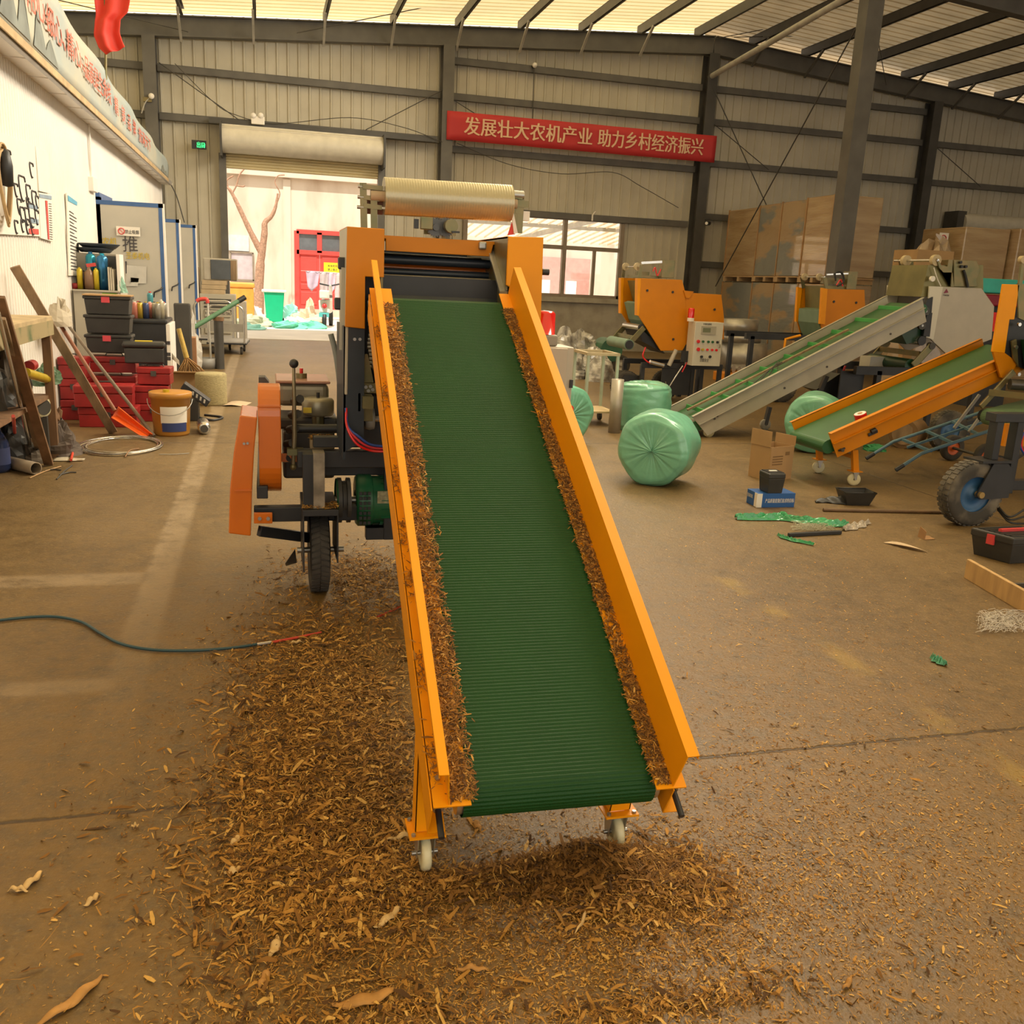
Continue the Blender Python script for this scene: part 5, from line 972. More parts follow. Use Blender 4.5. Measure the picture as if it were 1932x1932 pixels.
o=bs_.build('bristles',mat('broom_straw',(.34,.19,.07),.9,var=.3),br); o['kind']='stuff'
p=gz(345,708); M().cbox((p.x,p.y+.2,0),.36,.3,.52,.05).build('brown_carton',mat('dark_cardboard',(.34,.17,.08),.8),label='closed brown carton behind the straw broom',cat='carton',bevel=.004)
p=gz(385,697); tbm=M(); tbm.lathe([(0,.0),(.16,0),(.17,.16),(.16,.16),(.15,.02),(0,.02)],fl_(p,0)+Y*.15,Z,32); tbm.build('metal_tub',mat('grey_tub',(.22,.21,.19),.5),label='low grey tub on the floor right of the broom',cat='tub')
jk=thing('pallet_jack','pallet jack with a green drawbar and black grip behind the broom','pallet jack',fl_(gz(414,690),0)); a,b=gy(362,620,14.6),gy(450,568,14.9); M().cyl(a,b,.035,n=12).build('drawbar',mat('jack_green',(.10,.22,.12),.5,var=.2),jk); M().cyl(b,b+(b-a).normalized()*.12,.04).build('grip',m_black,jk); M().cyl(fl_(gy(414,668,14.8),0),gy(412,605,14.8),.07,n=16).build('pump_post',m_dgrey,jk); M().cyl(gy(412,605,14.8),gy(412,598,14.8),.08,n=16).build('pump_cap',m_wood2,jk)
wl_=thing('walking_pole','thin steel pole with a red crook handle leaning beside the third office door','pole',fl_(gz(392,692),0)); a=gz(399,695); b=gy(392,572,15.2); M().cyl(a,b,.014,n=8).build('shaft',m_strut,wl_); M().tube(bez([b,b+V((-.02,0,.06)),b+V((-.12,0,.05)),b+V((-.16,0,.02))]),.028,8).build('crook',mat('red_trigger',(.6,.06,.05),.4),wl_)
p=gz(350,690); crumple((p.x+.1,14.4,.0),.2,.15,.75,95,16,.25).build('white_sack',mat('grey_sack',(.50,.47,.42),.8),label='grey-white sack slumped between the second and third office doors',cat='sack')
for dx,zz,lb in ((-.05,.8,'dark sheet of metal leaning behind the broom'),):
    p=gy(345,615,13.6); M().cbox((p.x,13.6,0),.22,.04,1.0).build('metal_sheet',m_dgrey,label=lb,cat='sheet',bevel=.03)
# platform trolleys
def trolley(lb,c,wd,ln,rz,hh=.86):
    t=thing('platform_trolley',lb,'trolley',c,'platform trolleys'); c=V(c); e=V((math.cos(rz),math.sin(rz),0)); f=V((-math.sin(rz),math.cos(rz),0))
    M().ob(c+Z*.205,e*wd/2,f*ln/2,Z*.022).build('deck',mat('trolley_deck',(.34,.32,.30),.5),t,bevel=.008); M().ob(c+Z*.19,e*(wd/2+.01),f*(ln/2+.01),Z*.014).build('bumper',m_black,t,bevel=.006)
    hp=c-f*ln/2+Z*.2; P=[hp-e*wd*.46,hp-e*wd*.46+Z*(hh-.33)]
    for k in range(9): a=PI-k*PI/8; P.append(hp+Z*(hh-.33)+e*(math.copysign(wd*.46-.13,math.cos(a))+.13*math.cos(a)) +Z*(.13*math.sin(a)))
    P+=[hp+e*wd*.46]; M().tube(P,.016,8).build('push_handle',m_sil,t); M().ob(hp+Z*.27,e*wd*.44,f*.008,Z*.07).build('handle_panel',mat('trolley_panel',(.30,.28,.24),.5),t)
    for s1 in (-1,1):
        for s2 in (-1,1):
            q=c+e*s1*wd*.37+f*s2*ln*.38; cs=M(); cs.ob(q+Z*.15,e*.03,f*.03,Z*.035); o=cs.build('castor',m_sil,t); M().lathe([(.02,-.02),(.065,-.02),(.07,-.014),(.07,.014),(.065,.02),(.02,.02)],q+Z*.07,e,22).build('wheel',m_rub,o)
    return t
p=gz(431,668); trolley('platform trolley with its handle nearest the camera',(p.x,p.y+.35,0),.66,.9,-.05)
p=gz(415,640); trolley('platform trolley behind, half hidden by the nearer one',(p.x+.02,18.55,0),.72,.7,.05,.9)
# tool chest with cartons and monitor
xa,xb=gy(378,600,19.500).x,gy(445,600,19.500).x; zt=gy(410,555,19.500).z; tc_=thing('tool_chest','pale tool chest with drawers and black lettering left of the roller door','chest',((xa+xb)/2,19.800,0))
M().box((xa,19.500,0),(xb,20.100,zt)).build('body',m_cream,tc_,bevel=.01)
for k in range(3):
    z0=zt*.55-k*.16; M().box((xa+.08,19.475,z0),(xb-.1,19.500,z0+.13)).build('drawer',m_cab,tc_,bevel=.006)
sl_=M()
for k in range(4): sl_.box((xa+.08,19.485,zt-.12-k*.07),(xb-.08,19.500,zt-.09-k*.07))
sl_.build('dark_slots',m_dgrey,tc_); t=M(); t.text('HUA BAO KONG TIAO',(xa+.1,19.470,zt*.60),X,Z,.075,.012,width=xb-xa-.18); t.text('华宝空调',(xa+.1,19.470,zt*.51),X,Z,.06,.01,width=.3); t.build('lettering',m_ink,tc_,recalc=False)
for k,(z,hh) in enumerate(((zt,.085),(zt+.088,.085),(zt+.176,.085))): M().box((xa+.03+.01*k,19.520,z+.001),(xb-.2+.02*k,20.000,z+hh)).build('flat_carton',m_card if False else mat('pale_carton',(.55,.42,.26),.8),label=('lowest','middle','topmost')[k]+' flat carton piled on the tool chest',cat='carton',group='flat cartons on the tool chest',bevel=.004)
zc_=zt+.263; cr=thing('crt_monitor','old tube monitor with a dark screen on top of the cartons','monitor',((xa+xb)/2,19.750,zc_)); x0_,x1_=gy(383,500,19.500).x,gy(447,500,19.500).x; zt2=zc_+.42
M().box((x0_,19.520,zc_),(x1_,19.900,zt2)).build('case',mat('old_beige',(.46,.42,.34),.5),cr,bevel=.02); M().box((x0_+.14,19.500,zc_+.02),(x1_-.12,19.520,zt2-.03)).build('screen',mat('screen_grey',(.09,.10,.11),.2),cr,bevel=.008); M().box((x1_-.12,19.505,zc_+.02),(x1_-.01,19.520,zt2-.03)).build('side_strip',m_wood,cr)
M().box((xa-.25,19.600,.0),(xa-.02,20.100,zt+.5)).build('carton_stack',mat('pale_carton',(.55,.42,.26),.8),label='tall pale carton standing left of the tool chest',cat='carton',bevel=.006)
M().box((xb+.05,19.700,0),(xb+.2,20.200,.85)).build('grey_locker',mat('pale_locker',(.5,.46,.40),.5),label='narrow grey locker between the tool chest and the doorway',cat='locker',bevel=.008)
# blue hose on the floor, red spray lance
hs=thing('air_hose','dark blue-green hose snaking over the floor from the left edge','hose',fl_(gz(250,1210),0)); ps=[gz(x,y,.009) for x,y in ((-40,1174),(0,1170),(60,1164),(110,1164),(155,1174),(190,1195),(230,1215),(290,1226),(370,1227),(440,1222),(488,1215))]
M().tube(bez(ps,6),.0062,10).build('hose',mat('hose_teal',(.018,.060,.072),.35),hs); M().tube([gz(485,1216,.01),gz(512,1212,.01)],.0075,12).build('coupling',m_sil,hs)
M().tube([gz(512,1212,.009),gz(560,1203,.009),gz(606,1193,.009)],[.0055,.0055,.004],10).build('red_tip',mat('red_hose',(.62,.06,.03),.4),hs)
M().tube(bez([gz(712,1164,.009),gz(735,1154,.009),gz(775,1136,.009),gz(840,1120,.009)]),.0055,8).build('red_hose',mat('red_hose',(.62,.06,.03),.4),label='red hose disappearing under the left side of the foreground conveyor',cat='hose')

# ================================================================ right side
m_film_g=mat('pale_green_film',(.17,.46,.31),.28,var=.06,scale=5,bump=.5,bscale=14,spec=.6,coat=.4)
m_whub=mat('blue_wheel_hub',(.03,.10,.22),.45,var=.2); m_ohub=mat('orange_wheel_hub',(.62,.12,.02),.45)
m_gbelt=mat('smooth_green_belt',(.018,.098,.026),.4,var=.12,scale=4); m_sagebelt=mat('sage_belt',(.16,.24,.17),.45,var=.12)
m_gp=mat('grey_machine_paint',(.44,.40,.33),.38,var=.05); m_gp2=mat('grey_rail_paint',(.40,.37,.30),.4,var=.08)
# ---- wrapped bales
def bale(lb,c,ax,R_,L_,seed,nm='wrapped_bale'):
    ax=V(ax).normalized(); c=V(c); a,b=frame(ax); r=random.Random(seed); m=M(); ph=[r.uniform(0,6) for _ in range(8)]
    def fn(u,v):
        t=2*PI*v; prof=((0,-.5),(.55,-.505),(.82,-.495),(.95,-.45),(1,-.36),(1.02,-.1),(1.025,.1),(1,.36),(.95,.45),(.82,.495),(.55,.505),(0,.5))
        k=u*11; i=min(10,int(k)); f=k-i; rr=prof[i][0]*(1-f)+prof[i+1][0]*f; z=prof[i][1]*(1-f)+prof[i+1][1]*f
        rr*=1+.022*math.sin(3*t+ph[0])+.018*math.sin(7*t+ph[1]+z*5); z+=.02*math.sin(2*t+ph[2])
        wr=(.0035*math.sin(13*t+ph[3]+4*math.sin(2*t))+.0025*math.sin(31*t+ph[4]))*(1 if abs(z)>.42 else .15)*(1.3-rr)
        return c+ax*(z*L_+wr*(1 if z<0 else -1))+(a*math.cos(t)+b*math.sin(t))*(rr*R_+.005*math.sin(z*60+3*t+ph[5]))
    m.grid(fn,44,96); o=m.build(nm,m_film_g,label=lb,cat='bale',group='green wrapped bales'); return o
bale('pale green wrapped bale lying in front of all the others on the floor',(2.99,6.66,.285),(.62,.78,0),.285,.46,1)
bale('pale green wrapped bale standing upright behind the front bale',(3.93,9.25,.25),(0,0,1),.285,.52,2)
bale('pale green wrapped bale half hidden behind the foreground conveyor rail',(2.74,8.55,.285),(-.25,.95,0),.285,.46,3)
bale('pale green wrapped bale behind the lower end of the yellow-sided right conveyor',(5.27,8.05,.285),(.6,.8,0),.285,.5,4)
# ---- wheels
def wheel(parent,c,R_,w_,hub,axis=Y,knob=True,nm='tyre'):
    c=V(c); axis=V(axis).normalized(); m=M(); h=w_/2
    m.lathe([(R_*.55,-h*.8),(R_*.8,-h),(R_*.94,-h*.9),(R_,-h*.65),(R_,h*.65),(R_*.94,h*.9),(R_*.8,h),(R_*.55,h*.8)],c,axis,44)
    if knob:
        a,b=frame(axis)
        for k in range(36):
            for sg in (-1,1):
                an=2*PI*(k+.25*sg)/36; d=a*math.cos(an)+b*math.sin(an); t=b*math.cos(an)-a*math.sin(an); m.ob(c+d*R_+axis*sg*h*.42,axis*h*.36,t*R_*.055,d*R_*.02)
    o=m.build(nm,mat('dusty_tyre',(.05,.045,.038),.8,scale=5,col2=(.26,.22,.16),mix=(.45,.75)) if R_>.2 else m_rub,parent)
    M().lathe([(.0,-h*.55),(R_*.16,-h*.6),(R_*.2,-h*.3),(R_*.5,-h*.35),(R_*.6,-h*.85),(R_*.6,h*.85),(R_*.5,h*.35),(0,h*.4)],c,axis,32).build('wheel_disc',hub,o); return o
# ---- side-facing balers, all turned the same way as in the row
def poly_y(qs,Yp): return [gy(x,y,Yp) for x,y in qs]
def plate(nm,mt,parent,qs,Yp,th=.025,bev=.003): return M().prism(poly_y(qs,Yp),(0,th,0)).build(nm,mt,parent,bevel=bev)
def at(qx,qy,Yp): return gy(qx,qy,Yp)
Ya,Yb_=11.6,12.2
m2=thing('side_baler','orange baler with a white control box standing behind the upright bale','baler',(5.4,11.9,0))
A=[(1209,525),(1287,528),(1294,556),(1294,650),(1288,661),(1247,662),(1205,596)]; B_=[(1294,552),(1361,556),(1366,598),(1366,640),(1294,650)]
def shiftY(qs,Y0,Y1): return [gy(x,y,Y0)+V((0,Y1-Y0,0)) for x,y in qs]
plate('side_cover',m_or,m2,A,Ya); plate('rear_side_cover',m_or,m2,B_,Ya+.002)
M().prism(shiftY(A,Ya,Yb_),(0,.025,0)).build('side_cover',m_or,m2); M().prism(shiftY(B_,Ya,Yb_),(0,.025,0)).build('rear_side_cover',m_or,m2)
f0,f1,f2=gy(1203,525,Ya),gy(1209,525,Ya),gy(1202,595,Ya)
for dy in (0,Yb_-Ya):
    M().prism([f0+V((0,dy,0)),f1+V((0,dy,0)),gy(1207,596,Ya)+V((0,dy,0)),f2+V((0,dy,0))],(0,.09,0)).build('front_flange',m_yel,m2)
M().prism([gy(1213,530,Ya)+V((0,.05,0)),gy(1225,575,Ya)+V((0,.05,0)),gy(1222,610,Ya)+V((0,.05,0)),gy(1260,655,Ya)+V((0,.05,0)),gy(1300,640,Ya)+V((0,.05,0)),gy(1285,530,Ya)+V((0,.05,0))],(0,.5,0)).build('bale_chamber',mat('olive_zinc',(.19,.17,.07),.4,metal=.35,var=.25,scale=3),m2)
M().prism([gy(1206,573,Ya)+V((0,.06,0)),gy(1213,570,Ya)+V((0,.06,0)),gy(1220,585,Ya)+V((0,.06,0)),gy(1217,600,Ya)+V((0,.06,0)),gy(1225,625,Ya)+V((0,.06,0)),gy(1240,648,Ya)+V((0,.06,0)),gy(1214,605,Ya)+V((0,.06,0))],(0,.48,0)).build('chamber_belt',m_sagebelt,m2)
bt=M()
for q in ((1221,548),(1269,551),(1270,640)): p=gy(*q,Ya); bt=M(); bt.cyl(p-Y*.012,p,.016,n=8); bt.build('cover_knob',m_black,m2)
p=gy(1348,584,Ya); M().cyl(p-Y*.012,p,.016,n=8).build('cover_knob',m_black,m2)
M().prism(poly_y([(1290,548),(1309,550),(1300,563),(1294,562)],Ya-.02),(0,.015,0)).build('corner_plate',m_or,m2)
# tailgate: two arms, cross plate, rollers and belt
def tailgate(parent,qa,qb,Y0,Y1,r_,beltm,arm_w=.07):
    a,b=gy(*qa,Y0),gy(*qb,Y0); o_=V((0,Y1-Y0,0))
    for dy in (V((0,0,0)),o_): M().bar(a+dy,b+dy,.018,arm_w,up=Y.cross(b-a) if False else Z).build('gate_arm',m_zinc,parent,bevel=.004)
    m_=a.lerp(b,.6); M().bar(m_,m_+o_,.02,.05).build('gate_crossbar',m_zinc,parent)
    M().cyl(b-Y*.02,b+o_+Y*.02,r_,n=24).build('gate_roller',beltm,parent); M().cyl(b-Y*.035,b-Y*.018,r_*.8,n=20).build('roller_bearing',m_black,parent)
    k=a+V((-.03,0,.0)); M().cyl(k+Y*.03,k+o_-Y*.03,r_*.62,n=20).build('guide_roller',m_sil,parent); M().cyl(k+Y*.02,k+Y*.03,r_*.64,n=20).build('roller_end',m_black,parent)
tailgate(m2,(1215,618),(1186,650),Ya-.02,Yb_+.02,.07,m_sagebelt)
M().prism([gy(1205,615,Ya)+V((0,.06,0)),gy(1240,645,Ya)+V((0,.06,0)),gy(1258,668,Ya)+V((0,.06,0)),gy(1215,645,Ya)+V((0,.06,0))],(0,.5,0)).build('lower_belt',m_black,m2)
# top wrapper gear in zinc
tw=M(); tw.box(gy(1248,524,Ya)+V((0,.0,0)),gy(1274,492,Ya)+V((0,.16,0))); tw.build('zinc_box',m_zinc,m2,bevel=.004)
for q0,q1,dy in (((1206,524),(1210,500),0),((1206,524),(1210,500),.6)): M().bar(gy(*q0,Ya)+V((0,dy,0)),gy(*q1,Ya)+V((0,dy,0)),.012,.04).build('roll_bracket',m_zinc,m2)
p=gy(1208,503,Ya); M().cyl(p,p+V((0,.6,0)),.012,n=10).build('roll_shaft',m_sil,m2)
for dy in (.08,.5): M().cyl(p+V((0,dy,0)),p+V((0,dy+.03,0)),.05,n=20).build('roll_disc',mat('cream_disc',(.50,.40,.24),.5),m2)
M().bar(gy(1211,496,Ya)+V((0,.02,0)),gy(1250,494,Ya)+V((0,.02,0)),.02,.03).build('pneumatic_cylinder',m_sil,m2); M().box(gy(1212,512,Ya)+V((0,.2,0)),gy(1236,524,Ya)+V((0,.22,0))).build('zinc_plate',m_zinc,m2)
M().tube(bez([gy(1232,512,Ya),gy(1236,505,Ya),gy(1240,520,Ya),gy(1247,508,Ya)]),.008,6).build('red_hose',m_redl,m2)
M().box(gy(1211,524,Ya)+V((0,.1,0)),gy(1250,521,Ya)+V((0,.5,0))).build('top_beam',m_zinc,m2)
# control box with buttons
yc2=11.35; cb_=M(); cb_.box(gy(1305,690,yc2),gy(1366,609,yc2)+V((0,.22,0))); cbo=cb_.build('control_box',m_office if False else mat('white_enclosure',(.62,.59,.50),.4,var=.03),m2,bevel=.005)
cb0=gy(1293,690,yc2-.0); 
sc=M(); sc.box(gy(1323,631,yc2-.012),gy(1351,616,yc2)); sc.build('display_frame',m_gp2,cbo); M().box(gy(1326,627,yc2-.014),gy(1341,619,yc2-.01)).build('display_screen',mat('lcd_green',(.16,.18,.10),.3),cbo)
for k,px in enumerate((1317,1326,1336,1344,1353)):
    p=gy(px,644+k*.4,yc2); M().cyl(p-Y*.02,p,.022 if k==0 else .016,n=14).build('button',(m_redl,m_gmot,m_gmot,m_gmot,m_black)[k],cbo)
for k,px in enumerate((1317,1325,1334,1343,1351)):
    p=gy(px,659+k*.4,yc2); M().cyl(p-Y*.02,p,.024 if k==0 else .016,n=14).build('button',(m_redl,m_ycan,m_redl,m_redl,m_redl)[k],cbo)
for px in (1323,1339): p=gy(px,673,yc2); M().cyl(p-Y*.02,p,.018,n=14).build('switch_knob',m_black,cbo)
t=M(); t.text('注意安全',gy(1320,682,yc2-.004),X,Z,.05,.006,width=.13); t.build('lettering',m_ink,cbo,recalc=False); t=M(); t.text('BALER CONTROL' if False else '打捆包膜机',gy(1327,613,yc2-.004),X,Z,.03,.004,width=.12); t.build('lettering',m_ink,cbo,recalc=False)
M().tube([gy(1357,643,yc2),gy(1359,643,yc2-.03),gy(1358,656,yc2-.03),gy(1356,656,yc2)],.006,6).build('door_handle',m_sil,cbo)
p=gy(1309,607,yc2)+V((0,.1,0)); M().cyl(p,p+Z*.045,.045,n=20).build('beacon_base',m_office,cbo); M().lathe([(.042,0),(.042,.11),(.035,.125),(0,.128)],p+Z*.045,Z,20).build('beacon_lens',m_redl,cbo)
# black chassis and tyres
cx0,cx1=gy(1205,750,Ya).x,gy(1356,750,Ya).x
fr2=M(); zt=gy(1340,692,Ya).z
for x in (cx0+.02,cx0+.75,cx1-.3,cx1-.03):
    for y in (Ya+.0,Yb_+.05): fr2.bar((x,y,0),(x,y,zt),.055,.055)
for y in (Ya,Yb_+.05): fr2.bar((cx0,y,zt),(cx1,y,zt),.06,.07)
fr2.box((cx0+.3,Ya-.02,.1),(cx0+.72,Ya,zt)); fr2.prism([(cx0+.02,Ya,.02),(cx0+.36,Ya,.3),(cx0+.40,Ya,.3),(cx0+.4,Ya,.02)],(0,.02,0)); fr2.build('chassis',m_black,m2,bevel=.004)
wheel(m2,(cx0-.15,Ya+.15,.2),.2,.1,m_whub); wheel(m2,(cx0+.55,Ya+.4,.2),.2,.1,m_whub)
M().prism([V((cx0-.3,Ya+.08,.18)),V((cx0-.2,Ya+.08,.34)),V((cx0+.05,Ya+.08,.34)),V((cx0+.15,Ya+.08,.18))],(0,.15,0)).build('wheel_guard',m_black,m2)
M().tube([gy(1288,690,Ya-.1),gy(1256,740,Ya-.1),gy(1256,720,Ya-.1)],.01,6).build('jack_post',m_sil,m2)
M().tube(bez([gy(1218,655,Ya-.05),gy(1213,672,Ya-.05),gy(1224,684,Ya-.05),gy(1238,686,Ya-.05)]),.01,6).build('red_hose',m_redl,m2); M().cyl(gy(1226,683,Ya-.06),gy(1252,690,Ya-.06),.03,n=14).build('air_cylinder',m_sil,m2); M().tube(bez([gy(1296,665,Ya-.1),gy(1296,682,Ya-.1),gy(1287,702,Ya-.1)]),.01,6).build('red_hose',m_redl,m2); M().cyl(gy(1262,690,Ya-.05),gy(1276,660,Ya-.05),.03,n=14).build('air_cylinder',m_gp,m2)
M().box(gy(1285,683,Ya-.12),gy(1298,662,Ya-.1)).build('air_regulator',m_black,m2)
# ---- small orange baler behind the grey conveyor
Y3=11.9; m3=thing('side_baler','small orange baler standing behind the grey conveyor, below the middle column','baler',(7.3,12.2,0))
A3=[(1559,545),(1631,547),(1633,590),(1600,640),(1556,640),(1549,612)]; oy=V((0,.62,0))
plate('side_cover',m_or,m3,A3,Y3); M().prism([p+oy for p in poly_y(A3,Y3)],(0,.025,0)).build('side_cover',m_or,m3)
ff=poly_y([(1550,543),(1560,545),(1555,612),(1546,611)],Y3)
for d in (V((0,-.02,0)),oy): M().prism([p+d for p in ff],(0,.05,0)).build('front_flange',m_yel,m3)
M().prism([p+V((0,.04,0)) for p in poly_y([(1562,540),(1600,540),(1600,600),(1562,600)],Y3)],(0,.55,0)).build('bale_chamber',mat('olive_zinc',(.19,.17,.07),.4,metal=.35,var=.25,scale=3),m3)
M().prism([p+V((0,.04,0)) for p in poly_y([(1550,585),(1562,583),(1567,615),(1575,640),(1556,640),(1548,610)],Y3)],(0,.55,0)).build('chamber_belt',m_sagebelt,m3)
for q in ((1573,569),(1615,571)): p=gy(*q,Y3); M().cyl(p-Y*.012,p,.017,n=8).build('cover_knob',m_black,m3)
p=gy(1556,523,Y3); M().cyl(p,p+oy,.012,n=10).build('roll_shaft',m_sil,m3)
for dy in (.12,.5): M().cyl(p+V((0,dy,0)),p+V((0,dy+.03,0)),.05,n=20).build('roll_disc',mat('cream_disc',(.50,.40,.24),.5),m3)
for dy in (0,.6): M().bar(p+V((0,dy,0)),gy(1560,545,Y3)+V((0,dy,0)),.012,.05).build('roll_bracket',m_zinc,m3)
M().box(gy(1597,545,Y3),gy(1619,513,Y3)+V((0,.12,0))).build('zinc_box',m_zinc,m3); M().box(gy(1558,535,Y3)+V((0,.1,0)),gy(1600,526,Y3)+V((0,.14,0))).build('zinc_plate',m_zinc,m3); M().bar(gy(1560,518,Y3),gy(1600,516,Y3),.02,.02).build('pneumatic_cylinder',m_sil,m3)
M().tube(bez([gy(1577,530,Y3-.02),gy(1576,515,Y3-.02),gy(1588,514,Y3-.02),gy(1592,530,Y3-.02),gy(1580,540,Y3-.02)]),.012,8).build('cable_loop',m_black,m3); M().tube(bez([gy(1578,538,Y3-.02),gy(1586,528,Y3-.02),gy(1590,540,Y3-.02)]),.01,6).build('red_hose',m_redl,m3)
fr3=M(); z3=gy(1590,640,Y3).z
for x in (6.6,7.7):
    for y in (Y3,Y3+.6): fr3.bar((x,y,0),(x,y,z3),.06,.06)
for y in (Y3,Y3+.6): fr3.bar((6.5,y,z3),(7.8,y,z3),.06,.08)
fr3.build('chassis',m_black,m3); wheel(m3,(7.1,Y3-.1,.22),.22,.12,m_whub); M().tube(poly_y([(1478,668),(1482,640),(1510,633)],Y3-.05),.02,8).build('yellow_guard',m_yel,m3)
# ---- big grey baler
Y4=9.0; m4=thing('side_baler','large grey baler at the upper end of the grey conveyor','baler',(7.4,9.4,0)); oy4=V((0,.72,0))
A4=[(1778,541),(1852,544),(1876,578),(1871,640),(1790,672),(1756,640)]
plate('side_cover',m_gp,m4,A4,Y4); M().prism([p+oy4 for p in poly_y(A4,Y4)],(0,.025,0)).build('side_cover',m_gp,m4)
F4=[(1753,540),(1778,541),(1760,641),(1746,636)]
for d in (V((0,-.01,0)),oy4): M().prism([p+d for p in poly_y(F4,Y4)],(0,.02,0)).build('front_flange',mat('white_enclosure',(.62,.59,.50),.4,var=.03),m4)
M().prism([p+V((0,.04,0)) for p in poly_y([(1742,560),(1756,500),(1860,500),(1860,560)],Y4)],(0,.62,0)).build('bale_chamber',mat('olive_zinc',(.19,.17,.07),.4,metal=.35,var=.25,scale=3),m4)
M().prism([p+V((0,-.02,0)) for p in poly_y([(1746,596),(1757,590),(1752,635),(1740,634)],Y4)],(0,.03,0)).build('black_bracket',m_black,m4); M().prism([p+V((0,-.03,0)) for p in poly_y([(1746,565),(1757,560),(1754,592),(1737,594)],Y4)],(0,.03,0)).build('black_bracket',m_black,m4)
for q in ((1744,587),(1737,614)): p=gy(*q,Y4-.03); M().cyl(p-Y*.03,p,.045,n=18).build('bearing',m_dgrey,m4); M().cyl(p-Y*.035,p-Y*.03,.014,n=10).build('bearing_cap',m_bolt,m4)
M().prism([p+V((0,.04,0)) for p in poly_y([(1700,620),(1745,600),(1752,640),(1715,650)],Y4)],(0,.62,0)).build('lower_belt',mat('dark_green_belt',(.012,.05,.02),.35),m4)
a,b=gy(1753,652,Y4),gy(1718,690,Y4)
for d in (V((0,-.04,0)),oy4): M().bar(a+d,b+d,.02,.09).build('gate_arm',m_zinc,m4,bevel=.01)
M().cyl(b,b+oy4,.075,n=26).build('gate_roller',mat('dark_green_belt',(.012,.05,.02),.35),m4); k=gy(1738,643,Y4); M().cyl(k,k+oy4,.05,n=22).build('guide_roller',m_sil,m4); M().cyl(k-Y*.015,k,.052,n=22).build('roller_end',m_black,m4); k=gy(1735,668,Y4); M().bar(k,k+oy4,.02,.06).build('gate_crossbar',m_zinc,m4)
M().cyl(a-Y*.06,a-Y*.0,.04,n=16).build('pivot_bolt',m_dgrey,m4)
p=gy(1770,491,Y4); M().cyl(p-V((0,.0,0)),p+V((0,.75,0)),.014,n=10).build('roll_shaft',m_sil,m4)
for dy in (.02,.52): M().cyl(p+V((0,dy,0)),p+V((0,dy+.05,0)),.06,n=22).build('roll_disc',mat('cream_disc',(.50,.40,.24),.5),m4)
for d in (0,.66): M().prism([q_+V((0,d,0)) for q_ in poly_y([(1768,488),(1772,505),(1780,514),(1797,514),(1800,541),(1794,541),(1798,490),(1790,490),(1788,503),(1776,500)],Y4)],(0,.015,0)).build('roll_bracket',m_zinc,m4)
M().prism(poly_y([(1800,490),(1843,492),(1850,510),(1842,528),(1845,541),(1800,541)],Y4),(0,.3,0)).build('zinc_box',m_zinc,m4,bevel=.004)
for q in ((1810,495),(1820,503),(1812,503)): p=gy(*q,Y4); M().cyl(p-Y*.03,p,.016,n=10).build('zinc_box_bolt',m_black,m4)
M().tube(bez([gy(1818,510,Y4-.02),gy(1822,522,Y4-.02),gy(1826,542,Y4-.02)]),.014,8).build('cable',m_black,m4); p=gy(1757,526,Y4); M().cyl(p-Y*.03,p,.03,n=18).build('pressure_gauge',m_office,m4); M().tube(bez([gy(1762,505,Y4),gy(1768,525,Y4),gy(1775,540,Y4)]),.006,6).build('air_tube',m_office,m4)
M().bar(gy(1775,503,Y4)+V((0,.2,0)),gy(1800,502,Y4)+V((0,.2,0)),.03,.03).build('red_cylinder',m_redl,m4)
lg=M(); c_=gy(1785,550,Y4-.004); lg.prism([c_+V((-.03,0,-.02)),c_+V((.0,0,.03)),c_+V((.03,0,-.01))],(0,-.003,0)); lg.build('maker_mark',mat('maroon_ink',(.20,.03,.06),.5),m4); t=M(); t.text('圣泰机械',gy(1779,558,Y4-.004),X,Z,.02,.002,width=.08); t.build('lettering',m_ink,m4,recalc=False)
fr4=M()
for x in (6.6,7.9):
    for y in (Y4,Y4+.7): fr4.bar((x,y,0),(x,y,.72),.06,.06)
for y in (Y4,Y4+.7): fr4.bar((6.3,y,.72),(8.2,y,.72),.06,.09)
fr4.box((6.2,Y4+.1,.3),(6.5,Y4+.12,.7)); fr4.build('chassis',m_black,m4); wheel(m4,(6.55,Y4+.3,.22),.22,.12,m_black); M().prism(poly_y([(1540,735),(1585,705),(1600,740),(1590,758)],Y4+.3),(0,.3,0)).build('mudguard',m_black,m4)
M().box(gy(1640,695,Y4+.4),gy(1705,675,Y4+.4)+V((0,.2,0))).build('junction_box',mat('white_enclosure',(.62,.59,.50),.4,var=.03),m4); M().tube(bez([gy(1595,690,Y4+.3),gy(1592,700,Y4+.3),gy(1598,712,Y4+.3)]),.012,6).build('red_hose',m_redl,m4)
